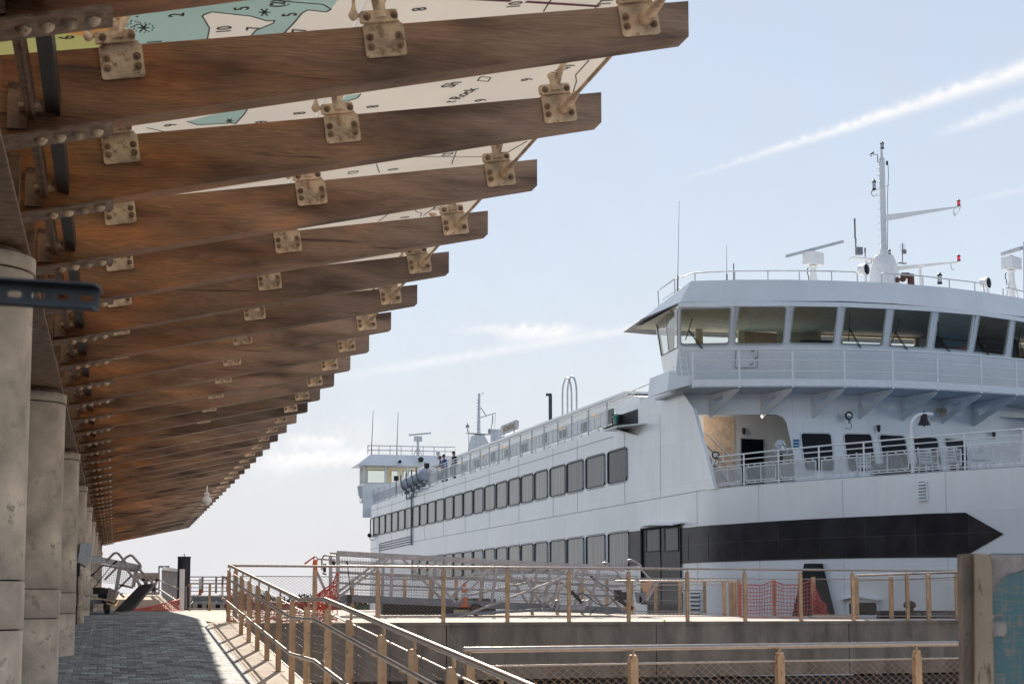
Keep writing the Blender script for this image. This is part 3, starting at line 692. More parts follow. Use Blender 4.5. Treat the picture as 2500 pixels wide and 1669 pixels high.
for a in range(0, 360, 28):
    c, s2 = math.cos(R(a))*62, math.sin(R(a))*30; line(G0, z1p, [(915+c-5, 178+s2), (915+c+5, 178+s2)], r=.005)
for i in range(16):
    x, y = 790+random.uniform(0, 95), 95+random.uniform(0, 80); line(G0, z1p, [(x-5, y), (x+5, y)], r=.005)
line(G0, z1p, [(735, 120), (760, 150), (768, 180), (740, 205)], r=.016)
for s_, x, y in (('8', 588, 60), ('10', 1195, 32), ('11', 1775, 15)): num(G0, z2p, s_, x, y)
line(G0, z2p, [(700, -15), (1165, 8)], 'purple', .018); line(G0, z2p, [(1265, 13), (1730, 42)], 'purple', .018)
line(G0, z2p, [(1430, -10), (1375, 75)]); line(G0, z2p, [(1750, 0), (1700, 60)])
patch(G1, z1p, [(1190, 775), (1400, 720), (1580, 690), (1560, 725), (1500, 790), (1470, 785), (1260, 797)], 'chblue')
line(G1, z1p, [(1190, 775), (1260, 797), (1470, 785), (1500, 790), (1560, 725), (1580, 690)]); line(G1, z1p, [(935, 815), (1070, 845)])
patch(G1, z2p, [(80, 650), (120, 610), (210, 600), (190, 625), (130, 645)], 'chblue'); line(G1, z2p, [(80, 650), (130, 645), (190, 625), (210, 600)])
for a in (0, 60, 120):
    c, s2 = math.cos(R(a))*24, math.sin(R(a))*13; line(G1, z1p, [(1462-c, 770-s2), (1462+c, 770+s2)], r=.005)
for s_, x, y in (('9', 1090, 798), ('8', 1912, 722), ('9', 1670, 778)): num(G1, z1p, s_, x, y)
for s_, x, y in (('8', 290, 680), ('9', 980, 640), ('9', 1275, 508)): num(G1, z2p, s_, x, y)
num(G1, z2p, 'Sh', 790, 540, .16, (.35, -1, .05), (-1, -.35, -.15)); num(G1, z2p, 't Rock', 850, 610, .14, (.35, -1, .05), (-1, -.35, -.15))
num(G1, z2p, 'uth', 1490, 440, .16, (.5, -1, .07), (-1, -.5, -.15))
line(G1, z2p, [(955, 515), (975, 490), (1040, 495), (1022, 520), (955, 515)])
line(G1, z2p, [(1665, 385), (1580, 480), (1585, 520), (1560, 600)])
for s_, x, y in (('13', 165, 1100), ('0', 420, 1080), ('12', 765, 985)): num(G2, z2p, s_, x, y)
line(G2, z2p, [(310, 1045), (330, 1100)]); line(G2, z2p, [(560, 1000), (980, 1000)]); line(G2, z2p, [(820, 965), (790, 1045)]); line(G2, z2p, [(1270, 900), (1150, 970)])
for s_, x, y in (('8', 495, 1385), ('13', 705, 1330)): num(G3, z2p, s_, x, y)
line(G3, z2p, [(390, 1360), (325, 1410)]); line(G3, z2p, [(555, 1325), (565, 1350), (600, 1358), (590, 1380)]); line(G3, z2p, [(710, 1300), (610, 1375)])
for x, y in ((1410, 1180), (1700, 1140)): pass
# fence-mounted camera under the canopy
t = thing('security_camera', 'white dome camera hanging under the far part of the canopy', 'camera', aD(505, 1225, 47))
c = aD(505, 1225, 47); b = MB(); b.lathe(c, [(.02, .42), (.02, .2)], 8); b.lathe(c, [(.10, .12), (.13, .06), (.12, 0)], 16); b.lathe(c+Vector((0, 0, .12)), [(.10, 0), (.05, .03), (.08, .08), (.06, .12), (.02, .14)], 14); b.build('housing', 'wp', t)
b = MB(); b.sph(c-Vector((0, 0, .0)), .1, 14, (1, 1, .9)); b.build('dome', 'plastic', t)

# slotted strut close to the camera
t = thing('slotted_strut', 'dark grey slotted steel channel sticking in from the left, out of focus', 'strut', aD(-60, 712, 2.9))
pa = aD(-80, 711, 2.9); pb = aD(243, 731, 2.9); ax = (pb-pa).normalized(); vz = Vector((0, 0, 1)); vz = (vz-ax*vz.dot(ax)).normalized(); vn = ax.cross(vz)
Lh = (pb-pa).length; hh = .0205
b = MB()
def sp(u, v, n=0): return pa+ax*u+vz*v+vn*n
slots = [(Lh-.018-.037*k*1.0-.014*0) for k in range(0)]
sl_w, sl_h, pit = .0235, .0105, .0395
cs = [Lh-.020-pit*k for k in range(6)]
# face strip with slots: top and bottom bands, webs between slots
u0 = 0
b.prism([sp(0, -hh), sp(Lh, -hh), sp(Lh, -sl_h/2), sp(0, -sl_h/2)], vn*.003); b.prism([sp(0, sl_h/2), sp(Lh, sl_h/2), sp(Lh, hh*.62), sp(0, hh*.62)], vn*.003)
ed = sorted([(c_-sl_w/2, c_+sl_w/2) for c_ in cs if c_-sl_w/2 > 0]); last = 0
for a, c_ in ed+[(Lh, Lh)]:
    r2 = sl_h/2
    left = [sp(last, -r2)]+[sp(last-0, -r2)]
    pts = []
    if last > 0: pts += [sp(last-r2+r2*math.cos(R(q)), r2*math.sin(R(q))) for q in range(-90, 91, 22)]
    else: pts += [sp(0, -r2), sp(0, r2)]
    pts2 = [sp(a+r2-r2*math.cos(R(q)), r2*math.sin(R(q))) for q in range(90, -91, -22)] if a < Lh else [sp(Lh, r2), sp(Lh, -r2)]
    b.prism(pts+pts2, vn*.003); last = c_
b.build('slotted_face', 'strut', t)
b = MB(); b.prism([sp(0, hh*.62), sp(Lh, hh*.62), sp(Lh, hh*.62, -.02), sp(0, hh*.62, -.02)], vz*.003)
b.prism([sp(0, hh), sp(Lh, hh), sp(Lh, hh, .04), sp(0, hh, .04)], -vz*.003)
b.tube([sp(0, hh*.83, -.003), sp(Lh, hh*.83, -.003)], .0045, 8)
b.prism([sp(0, -hh), sp(Lh, -hh), sp(Lh, -hh, .04), sp(0, -hh, .04)], vz*.003); b.build('flange', 'strut', t)

# ================================================================== RAILINGS
def diamond(b, A, B_, zb, zt, pitch, hgt, r):                # wire net between two points, bottom/top heights over the ground line
    A, B_ = Vector(A), Vector(B_); L = (B_-A).length; d = (B_-A)/L; Hh = zt-zb; k = pitch/hgt
    for sgn in (1, -1):
        x = -Hh*k if sgn > 0 else 0
        end = L if sgn > 0 else L+Hh*k
        while x < end:
            x0, x1 = x, x+sgn*Hh*k; v0, v1 = 0, Hh
            pts = []
            def cl(xa, va, xb, vb):
                t0, t1 = 0, 1; dx = xb-xa
                for lim, s_ in ((0, 1), (L, -1)):
                    fa, fb = s_*(xa-lim), s_*(xb-lim)
                    if fa < 0 and fb < 0: return None
                    if fa < 0: t0 = max(t0, fa/(fa-fb))
                    elif fb < 0: t1 = min(t1, fa/(fa-fb))
                if t0 >= t1: return None
                return (xa+dx*t0, va+(vb-va)*t0), (xa+dx*t1, va+(vb-va)*t1)
            s2 = cl(x0, v0, x1, v1)
            if s2:
                p, q = [A+d*u+Vector((0, 0, zb+v)) for u, v in s2]
                b.tube([p, q], r, 3, caps=False)
            x += pitch
def posts_at(o, plist, h, wx, dx, mt='post', zb=0):
    for p in plist:
        p = Vector(p); b = MB(); 
        pts = [(-wx/2, 0), (wx/2, 0), (wx/2, h-.05), (wx/2-.02, h-.02), (-wx/2, h-.02)]
        b.prism([p+dx*u+Vector((0, 0, v)) for u, v in pts], dx.cross(Vector((0, 0, 1)))*.05)
        b.lathe(p+dx.cross(Vector((0, 0, 1)))*.025, [(.09, 0), (.09, .012)], 20)
        b.build('post', mt, o)

# railing A, down the ramp beside the paving
t = thing('ramp_railing', 'stainless handrail with brown posts sloping down the ramp beside the paving', 'railing', (2.12, 35, -.4))
XA = 2.13
ys_ = [34.95, 32.9, 31.0, 28.9, 26.95, 25.1, 23.5, 21.75, 20.15, 18.3, 16.7, 15.15, 13.7, 12.3, 11.0, 9.8, 8.6]
def pt(y, h, x=XA): return Vector((x, y, ramp_z(y)+h))
ysA = []
pxA = [568, 590, 609, 630, 654, 682, 715, 751, 802, 855, 935, 1010, 1105, 1220]
for px in pxA: ysA.append(XA and aX(px, 1468, XA).y)
ysA[0] = 34.9
for y in ysA:
    b = MB(); p = pt(y, 0, XA-.03); gz = ramp_z(y)
    prof = [(0, 0), (.07, 0), (.07, .93), (.045, .985), (0, .985)]
    b.prism([Vector((XA-.035+u, y, gz+v)) for u, v in prof], (0, .055, 0))
    b.lathe((XA, y+.03, gz+.003), [(.085, 0), (.085, .010)], 20)
    b.lathe((XA+.015, y+.03, gz+.98), [(.014, 0), (.014, .07)], 8)
    for hh_ in (.86, .44): b.tube([(XA-.03, y+.02, gz+hh_-.05), (XA-.10, y+.02, gz+hh_-.04), (XA-.10, y+.02, gz+hh_-.01)], .008, 6)
    b.build('post', 'post', t)
yk = [34.95, 34.6, 21.4, 18.8, 8.0]
b = MB(); b.tube([(XA, 35.15, ramp_z(34.95)+1.05)]+[pt(y, 1.07) for y in yk], .024, 10); b.build('handrail', 'stain', t)
for hh_, ye in ((.86, 35.25), (.44, 35.25)):
    b = MB(); xx = XA-.10
    b.tube([pt(y, hh_, xx) for y in [ye]+yk[1:]], .02, 10)
    if hh_ > .5: b.tube(bez([(xx, ye, -.40+.86), (xx, ye+.12, -.40+.86), (xx, ye+.12, -.40+.60), (xx, ye+.06, -.4+.45)], 8), .02, 10)
    b.build('lower_handrail', 'stain', t)
for i, (ya, yb) in enumerate(zip(ysA, ysA[1:])):
    b = MB(); segs = [y for y in (21.4, 18.8) if yb < y < ya]; ch = [ya-.05]+segs+[yb+.06]
    for y0, y1 in zip(ch, ch[1:]):
        A, B_ = Vector((XA+.06, y0, 0)), Vector((XA+.06, y1, 0)); n0 = len(b.v)
        diamond(b, A, B_, .14, .90, .075, .085, .0010)
        for q in range(n0, len(b.v)):
            f = (b.v[q].y-y0)/(y1-y0); b.v[q].z += ramp_z(y0)*(1-f)+ramp_z(y1)*f
    b.build('wire_mesh', 'wire', t)
    b = MB(); nx = int((ya-yb)/.0375)                             # ferrules at the crossings
    for k in range(nx):
        y = yb+.05+(ya-yb-.1)*k/nx
        for j in range(9):
            if (k+j) % 2: continue
            c = pt(y, .16+.0425*2*j, XA+.06); r3 = .0036
            b.add([c+Vector(v)*r3 for v in ((1, 0, 0), (-1, 0, 0), (0, 1, 0), (0, -1, 0), (0, 0, 1), (0, 0, -1))], [(0, 2, 4), (2, 1, 4), (1, 3, 4), (3, 0, 4), (2, 0, 5), (1, 2, 5), (3, 1, 5), (0, 3, 5)], True)
    o_ = b.build('ferrules', 'stain', t); o_['kind'] = 'stuff'
    b = MB()
    for hh_ in (.12, .92): b.tube([pt(y, hh_, XA+.06) for y in ch], .0085, 6)
    b.build('rod', 'stain', t)

# railing B along the quay wall
def run_railing(name, label, P, Q, zt, h, pxs, base_z, pitch, hgt, r, group=None, rod=.2, post_w=.075, ends=(0, 0), mesh=True, wm_='wire', mt='post', low=.1, cat='railing'):
    P, Q = Vector((P.x, P.y, 0)), Vector((Q.x, Q.y, 0)); d = (Q-P).normalized(); n_ = Vector((-d.y, d.x, 0))
    t = thing(name, label, cat, (P.x, P.y, base_z), group)
    ps = []
    for px in pxs:
        r_ = ray(px, HZ); r_ = Vector((r_.x, r_.y, 0))
        # intersect with line P + d s
        s_ = (P.x*r_.y-P.y*r_.x)/(d.y*r_.x-d.x*r_.y); ps.append(P+d*s_)
    for p in ps:
        b = MB(); w2 = post_w/2
        b.prism([p+d*u+Vector((0, 0, v)) for u, v in ((-w2, base_z), (w2, base_z), (w2, zt-.09), (-w2, zt-.09))], n_*.05)
        b.box(p+n_*.025+Vector((0, 0, base_z+.006)), (.15, .12, .012), rz=math.atan2(d.y, d.x))
        b.lathe(p+n_*.025+Vector((0, 0, zt-.08)), [(.012, 0), (.012, .07)], 8); b.box(p+n_*.025+Vector((0, 0, zt-.075)), (.05, .06, .03), rz=math.atan2(d.y, d.x))
        b.build('post', mt, t)
    A = P-d*ends[0]; Z = Q+d*ends[1]
    b = MB(); b.tube([A+n_*.025+Vector((0, 0, zt)), Z+n_*.025+Vector((0, 0, zt))], .025, 10); b.build('handrail', 'stain', t)
    b = MB()
    for zz in (zt-rod, base_z+low): b.tube([A+n_*.025+Vector((0, 0, zz)), Z+n_*.025+Vector((0, 0, zz))], .0095, 6)
    b.build('rod', 'stain', t)
    if mesh:
        for p, q in zip(ps, ps[1:]):
            if (q-p).length < .2: continue
            b = MB(); diamond(b, p+d*w2+n_*.025, q-d*w2+n_*.025, base_z+low, zt-rod, pitch, hgt, r); b.build('wire_mesh', wm_, t)
    return t
s64 = 1.0643
pB = [x*s64 for x in (722, 867, 1018, 1165, 1306, 1443, 1578, 1710, 1838, 1958, 2083, 2196)]
pB = [590]+pB+[2480]
run_railing('quay_railing', 'long wire-mesh railing with brown posts along the top of the quay wall', P1, P1+uB*22, .69, 1.1, [575]+pB[1:], DK, .085, .055, .0022, ends=(.0, 0))
PC, QC = Vector((2.79, 14.52, 0)), Vector((7.78, 15.79, 0))
run_railing('lower_railing', 'nearest wire-mesh railing with thick handrail, bottom right beside the rusty sign', PC, PC+(QC-PC)*1.3, -.39, 1.07, [1150, 1548, 1905, 2239, 2560], -1.50, .085, .06, .0024, rod=.135, wm_='post')
# short level rail where railing C meets the ramp

# ================================================================== THE FERRY (built in its own frame: x out from the quay, y along the ship)
FB = Vector((28, 92, -3.6))
ferry = bpy.data.objects.new('ferry', None); COL.objects.link(ferry)
ferry.location = (CR*FB.x-SR*FB.y, SR*FB.x+CR*FB.y, FB.z); ferry.rotation_euler = (0, 0, RHO)
tag(ferry, 'large white double-ended car ferry with a black arrow stripe, moored at the quay', 'ferry')
BASE[ferry.name] = FB
PLAN = [(34, 35.2), (38, 31.8), (42, 28.6), (46, 26.2), (48, 25.1), (50, 24.1), (52.5, 22.9), (55, 21.9), (57.6, 21.12), (60, 21), (129, 21), (132, 21.15), (134.5, 21.7), (137, 23), (139.5, 25.2), (143, 29), (146, 34)]
def _cr():
    out = []
    for i in range(len(PLAN)-1):
        p0, p1, p2, p3 = PLAN[max(i-1, 0)], PLAN[i], PLAN[i+1], PLAN[min(i+2, len(PLAN)-1)]
        n = 1 if p2[0]-p1[0] > 20 else 4
        for k in range(n):
            t = k/n; y = p1[0]+(p2[0]-p1[0])*t
            m1 = (p2[1]-p0[1])/max(p2[0]-p0[0], .1); m2 = (p3[1]-p1[1])/max(p3[0]-p1[0], .1); h = p2[0]-p1[0]
            if p2[0]-p1[0] > 20: m1 = m2 = 0
            if p1 == (60, 21) or p1 == (129, 21): m1 = 0
            if p2 == (60, 21): m2 = 0
            if p2 == (129, 21): m2 = 0
            out.append((y, (2*t**3-3*t**2+1)*p1[1]+(t**3-2*t**2+t)*h*m1+(-2*t**3+3*t**2)*p2[1]+(t**3-t**2)*h*m2))
    return out+[PLAN[-1]]
PLAN = _cr()
def XH(y):
    if y <= PLAN[0][0]: return PLAN[0][1]
    for (a, xa), (c, xc) in zip(PLAN, PLAN[1:]):
        if a <= y <= c: return xa+(xc-xa)*(y-a)/(c-a)
    return PLAN[-1][1]
def SH(px, py, off=0.0):
    r = w2s(ray(px, py)); k = r.x/r.y; lo, hi = 35.0, 131.0
    f = lambda y: k*y-XH(y)+off
    for _ in range(50):
        m = (lo+hi)/2
        if f(m) < 0: lo = m
        else: hi = m
    y = (lo+hi)/2; return r*(y/r.y)
def hn(y):                                                   # outward normal in plan
    d = Vector((XH(y+.3)-XH(y-.3), .6, 0)).normalized(); return Vector((-d.y, d.x, 0))
def HP(y, z, off=0): n = hn(y); return Vector((XH(y), y, z))+n*off
def onpl(px, py, a, b_, c):
    n = (b_-a).cross(c-a); r = w2s(ray(px, py)); return r*(n.dot(a)/n.dot(r))
def onseg(px, py, a, c): 
    a3 = Vector((a[0], a[1], 0)); c3 = Vector((c[0], c[1], 0)); return onpl(px, py, a3, c3, a3+Vector((0, 0, 1)))
def tess(b, outer, holes, P, thick=None):
    from mathutils.geometry import tessellate_polygon
    loops = [[Vector((x, y, 0)) for x, y in l] for l in [outer]+holes]
    tris = tessellate_polygon(loops); flat = [v for l in loops for v in l]
    pts = [P(v.x, v.y) for v in flat]; b.add(pts, [tuple(t_) for t_ in tris])
    if thick is not None:                                    # return edges of the openings
        o = 1 if False else 0
        k = len(loops[0])
        for l in loops[1:]:
            for i in range(len(l)):
                a, c = pts[k+i], pts[k+(i+1) % len(l)]; b.poly([a, c, c+thick, a+thick])
            k += len(l)
def rrect(x0, y0, x1, y1, r, n=4, sk=(0, 0, 0, 0)):
    out = []
    for cx, cy, a in ((x1-r, y1-r, 0), (x0+r, y1-r, 90), (x0+r, y0+r, 180), (x1-r, y0+r, 270)):
        for i in range(n+1): t = R(a+90*i/n); out.append((cx+r*math.cos(t), cy+r*math.sin(t)))
    return out
def rquad(q, r, n=4):                                        # rounded quadrilateral, q in order
    out = []
    for i in range(4):
        p0, p1, p2 = Vector(q[i-1]), Vector(q[i]), Vector(q[(i+1) % 4])
        a = p1+(p0-p1).normalized()*r; c = p1+(p2-p1).normalized()*r
        out += [tuple(a.lerp(p1, t/n).lerp(p1.lerp(c, t/n), t/n)) for t in range(n+1)]
    return out
def framed(name, P3, uv, m_pane, m_frame, fw, parent, nrm, depth=.03, inset=.0, bolts=False):
    """window part: pane + frame ring as sub-part. P3(u,v)->point, uv=outline"""
    k = len(uv); cx = sum(p[0] for p in uv)/k; cy = sum(p[1] for p in uv)/k
    b = MB(); pts = [P3(*p)+nrm*inset for p in uv]; b.poly(pts if (pts[1]-pts[0]).cross(pts[k//2]-pts[1]).dot(nrm) > 0 else pts[::-1]); o = b.build(name, m_pane, parent)
    b = MB(); pts = [P3(*p) for p in uv]; c = sum(pts, Vector())/k
    outp = []
    for i, p in enumerate(pts):
        t_ = (pts[(i+1) % k]-pts[i-1]).normalized(); n_ = t_.cross(nrm).normalized()
        if n_.dot(p-c) < 0: n_ = -n_
        outp.append(p+n_*fw)
    for i in range(k):
        j = (i+1) % k; a, d, e, f = pts[i]+nrm*depth, pts[j]+nrm*depth, outp[j]+nrm*depth, outp[i]+nrm*depth
        b.poly([a, d, e, f]); b.poly([outp[i]-nrm*.02, outp[j]-nrm*.02, e, f]); b.poly([pts[i], pts[j], d, a])
    b.build('window_frame', m_frame, o)
    return o

# --- hull
ysh = sorted(set([p[0] for p in PLAN]+[64, 70]+list(range(76, 129, 6))))
DKZ = 3.8
b = MB()
k_ = len(ysh)
b.add([HP(y, z) for z in (-3.9, -.5, DKZ) for y in ysh], [(j*k_+i, j*k_+i+1, (j+1)*k_+i+1, (j+1)*k_+i) for j in range(2) for i in range(k_-1)], True)
XO = 45.0
b.add([(XH(34), 34, -3.9), (XO, 34, -3.9), (XO, 34, DKZ), (XH(34), 34, DKZ)], [(0, 1, 2, 3)])
b.add([(XO, 34, -3.9), (XO, 146, -3.9), (XO, 146, DKZ), (XO, 34, DKZ)], [(0, 1, 2, 3)])
b.add([(XH(146), 146, -3.9), (XO, 146, -3.9), (XO, 146, DKZ), (XH(146), 146, DKZ)], [(0, 1, 2, 3)])
b.build('hull', 'white', ferry)
b = MB()                                                     # bow deck floor
pl = [(XH(y)+.02, y, DKZ-.06) for y in ysh if y <= 62]
b.poly(pl+[(XO, 62, DKZ-.06), (XO, 34, DKZ-.06)]); b.build('bow_deck', 'floorb', ferry)
# --- superstructure side
ZU = 7.0
V = [(21.0, 61.2), (24.95, 60.02), (26.45, 59.86), (27.95, 59.84), (29.4, 60.13), (30.95, 60.63), (33, 61.5), (37, 63.5), (42, 67)]
YS = sX(1498, 1038, 21).y
b = MB(); ysu = [YS, 76]+list(range(82, 129, 6))+[p[0] for p in PLAN if 129 <= p[0] <= 143]
k_ = len(ysu)
b.add([HP(y, z) for z in (DKZ, ZU) for y in ysu], [(i, i+1, k_+i+1, k_+i) for i in range(k_-1)], True)
edge = [sX(x, y, 21) for x, y in ((1498, 1038), (1520, 1030), (1536, 1010), (1549, 994), (1598, 953), (1622, 930), (1640, 925))]
edge += [Vector((21, 61.9, 9.0)), Vector((21, 61.2, 7.6)), onseg(1692, 995, (21, 0), (21, 9)), onseg(1743, 1186, (21, 0), (21, 9)), Vector((21, 57.62, DKZ)), Vector((21, YS, DKZ))]
b.prism(edge, (.12, 0, 0))
b.build('superstructure_side', 'white', ferry)
b = MB(); b.poly([HP(y, ZU-.02) for y in ysu]+[Vector((XO, 143, ZU-.02)), Vector((XO, 62, ZU-.02)), Vector((21.1, 62, ZU-.02))]); b.build('upper_deck', 'greyp', ferry)
b = MB()
for ys2, z_ in (([y for y in ysh if 34 <= y <= 137], DKZ+.02), ([y for y in ysu], 6.62), ([y for y in ysh if 62 <= y <= 137], .2)):
    b.tube([HP(y, z_, .004) for y in ys2], .014, 4)
b.build('plate_seam', 'greyp', ferry)
# vertical plate seams, shallow
for y in [63.5, 68, 74.9, 79, 85.5, 92, 98, 104, 110, 116, 122, 128]: b = MB(); b.tube([HP(y, DKZ, .002), HP(y, ZU-.1, .002)], .009, 4); b.build('vertical_seam', 'greyp', ferry)
for y in [41, 44.5, 48.5, 52, 55.5, 59.5]: b = MB(); b.tube([HP(y, -1, .002), HP(y, DKZ, .002)], .009, 4); b.build('vertical_seam', 'greyp', ferry)

# --- windows in the side
wy = [70.22, 73.47, 76.53, 79.45, 82.28, 84.97, 87.58, 90.28, 93.0, 95.75, 98.4, 101.03, 103.61, 106.36, 108.9, 111.5, 114.11, 116.73, 119.34, 121.88, 124.45, 127.05, 129.6, 132.0]
for row, (z0, z1) in enumerate(((4.77, 6.0), (1.42, 2.70))):
    for i, yw in enumerate(wy):
        if row and i > 16: break
        yn = yw-(wy[i+1]-yw if i < 23 else 2.4)*.0; w_ = (3.05 if i == 0 else 2.75 if i < 4 else 2.42)-.0
        # yw is the far edge, the window runs towards the camera
        y1 = yw; y0 = yw-(2.55 if i == 0 else 2.75 if i == 1 else 2.6 if i < 4 else 2.32)
        if row and i == 0: y0 = yw-2.75
        n_ = hn((y0+y1)/2)
        cc = 'pane2' if (i == 0 and row == 0) else 'pane'
        if i == 1 and row == 0 or i == 2 and row == 0: cc = 'pane_mid'
        if cc == 'pane_mid' and 'pane_mid' not in M: M['pane_mid'] = mat('half_dark_reflection_glass', (.17, .175, .17), .12, 0, .2, 1.2, 0, 1, (5, 5, .25)); M['pane_mid'].node_tree.nodes['Principled BSDF'].inputs['IOR'].default_value = 1.25  # half-dark step of the reflection painted into the nearest panes
        o = framed('window', lambda u, v: HP(u, v), rrect(y0, z0, y1, z1, .09), cc, 'frame', .028, ferry, n_, .05, .004)
        b = MB()
        for zz in (z0-.075, z1+.075):
            b.tube([HP(y0+.12, zz, .03), HP(y1-.12, zz, .03)], .018, 5)
        for yy in (y0-.06, y1+.06): b.tube([HP(yy, z0+.1, .03), HP(yy, z1-.1, .03)], .012, 5)
        b.build('gasket_bar', 'framew', o)

# --- black stripe with arrow head
up = [SH(x, y) for x, y in ((1534, 1297.5), (1577, 1293), (1664, 1288.5), (1780, 1279), (1900, 1271), (2030, 1264), (2150, 1258.5), (2270, 1253), (2358, 1250.5))]
dn = [SH(x, y) for x, y in ((1534, 1382), (1577, 1379.5), (1664, 1375), (1780, 1370), (1900, 1366.5), (2030, 1363), (2150, 1361), (2270, 1360), (2353, 1359.5))]
b = MB()
yy_ = [up[0].y+(up[-1].y-up[0].y)*k/80 for k in range(81)]
def zi(l, y):
    for p, q in zip(l, l[1:]):
        if q.y <= y <= p.y: return p.z+(q.z-p.z)*(p.y-y)/(p.y-q.y)
    return l[-1].z if y < l[-1].y else l[0].z
b.add([HP(y, zi(l, y), .022) for l in (dn, up) for y in yy_], [(i, i+1, 81+i+1, 81+i) for i in range(80)], True)
tipp = SH(2451, 1303); a, c = up[-1], dn[-1]
for j in range(8):
    t0, t1 = j/8, (j+1)/8; A1, A2 = a.lerp(tipp, t0), a.lerp(tipp, t1); C1, C2 = c.lerp(tipp, t0), c.lerp(tipp, t1)
    b.add([HP(C1.y, C1.z, .022), HP(C2.y, C2.z, .022), HP(A2.y, A2.z, .022), HP(A1.y, A1.z, .022)], [(0, 1, 2, 3)])
b.build('arrow_stripe', 'black', ferry)
b = MB(); 
zm = SH(1900, 1325).z
b.tube([HP(y, zm, .018) for y in (65, 61, 57.6, 55, 52.5)], .012, 4)
for y in [64.6, 62.5, 60.4, 58.4, 56.6, 55, 53.4, 51.9, 50.5, 49.2]:
    b.tube([HP(y, 2.3, .024), HP(y, 1.45, .024)], .008, 4)
b.build('stripe_seam', 'blackm', ferry)

# --- side door
ya, yb = SH(1573, 1330).y, SH(1664, 1330).y
zt_ = SH(1620, 1283).z; zb_ = -.1
b = MB(); ym = (ya+yb)/2
b.prism([HP(yb, zb_, .03), HP(ya, zb_, .03), HP(ya, zt_, .03), HP(yb, zt_, .03)], hn(ym)*.03); d = b.build('side_door', 'black', ferry)
for y0, y1 in ((yb+.30*(ya-yb)-1.05, 0),): pass
for px0, px1, py0, py1 in ((1583, 1615, 1295, 1345), (1628, 1660, 1291, 1344)):
    y0, y1 = SH(px0, 1320).y, SH(px1, 1320).y
    framed('door_window', lambda u, v: HP(u, v, .063), rrect(y1, SH(px0, py1).z, y0, SH(px0, py0).z, .04), 'pane2', 'blackm', .05, d, hn(ym), .02, .002)
b = MB(); b.tube([HP(ym, zb_, .07), HP(ym, zt_, .07)], .015, 4); b.tube([HP(ya, zt_-.05, .10), HP(yb, zt_-.05, .10)], .03, 5); b.tube([HP(ya+.06, zt_, .08), HP(ya+.06, zb_, .08)], .06, 6)
b.build('door_track', 'blackm', d)
b = MB(); q = [SH(1566, 1284), SH(1617, 1276), SH(1671, 1276)]
for a, c in zip(q, q[1:]): b.prism([a+hn(a.y)*.0, c, c+hn(c.y)*.45-Vector((0, 0, .08)), a+hn(a.y)*.45-Vector((0, 0, .08))], (0, 0, .04))
b.build('door_hood', 'white', ferry)
# --- hull louvre, lower openings, black guard
def louvre(px0, py0, px1, py1, n, name='louvre', m2='white'):
    y0, y1 = SH(px0, py0).y, SH(px1, py0).y; z1, z0 = SH(px0, py0).z, SH(px0, py1).z
    yc = (y0+y1)/2; n_ = hn(yc); P3 = lambda u, v: HP(u, v, .02)
    o = framed(name, P3, [(y0, z0), (y1, z0), (y1, z1), (y0, z1)], 'blackm', m2, .06, ferry, n_, .03, .0)
    for k in range(n):
        z = z0+(z1-z0)*(k+.5)/n; b = MB(); b.prism([HP(y0, z, .03), HP(y1, z, .03), HP(y1, z-.05, .09), HP(y0, z-.05, .09)], (0, 0, .03)); b.build('slat', m2, o)
louvre(2244, 1176, 2262, 1222, 6)
louvre(1688, 1446, 1713, 1506, 6, 'lower_louvre')
for (x0, y0, x1, y1) in ((1583, 1445, 1672, 1520), ):
    ya_, yb_ = SH(x0, y0).y, SH(x1, y0).y
    framed('mooring_port', lambda u, v: HP(u, v, .01), rrect(yb_, SH(x0, y1).z, ya_, SH(x0, y0).z, .1), 'dark', 'white', .06, ferry, hn((ya_+yb_)/2), .05, .004)
ya_, yb_ = SH(2075, 1470).y, SH(2143, 1470).y
o = framed('mooring_port', lambda u, v: HP(u, v, .01), rrect(yb_, SH(2100, 1500).z, ya_, SH(2100, 1470).z, .08), 'dark', 'white', .07, ferry, hn((ya_+yb_)/2), .05, .004)
b = MB(); q = [SH(2055, 1463), SH(2103, 1454), SH(2155, 1463)]
for a, c in zip(q, q[1:]): b.prism([a, c, c+hn(c.y)*.25-Vector((0, 0, .03)), a+hn(a.y)*.25-Vector((0, 0, .03))], (0, 0, .03))
b.build('port_hood', 'white', ferry)
q = [SH(x, y) for x, y in ((1976, 1375), (2009, 1375), (2042, 1510), (1944, 1510))]
b = MB(); n_ = hn((q[0].y+q[1].y)/2)
b.prism([p+n_*.01 for p in q], n_*.22); o = b.build('rubbing_guard', 'rubber', ferry)
# moulded belt: brighter fold under the stripe
b = MB()
for y0, y1 in zip([46, 48, 50, 52.5, 55, 57.6, 60, 64], [48, 50, 52.5, 55, 57.6, 60, 64, 68]): pass

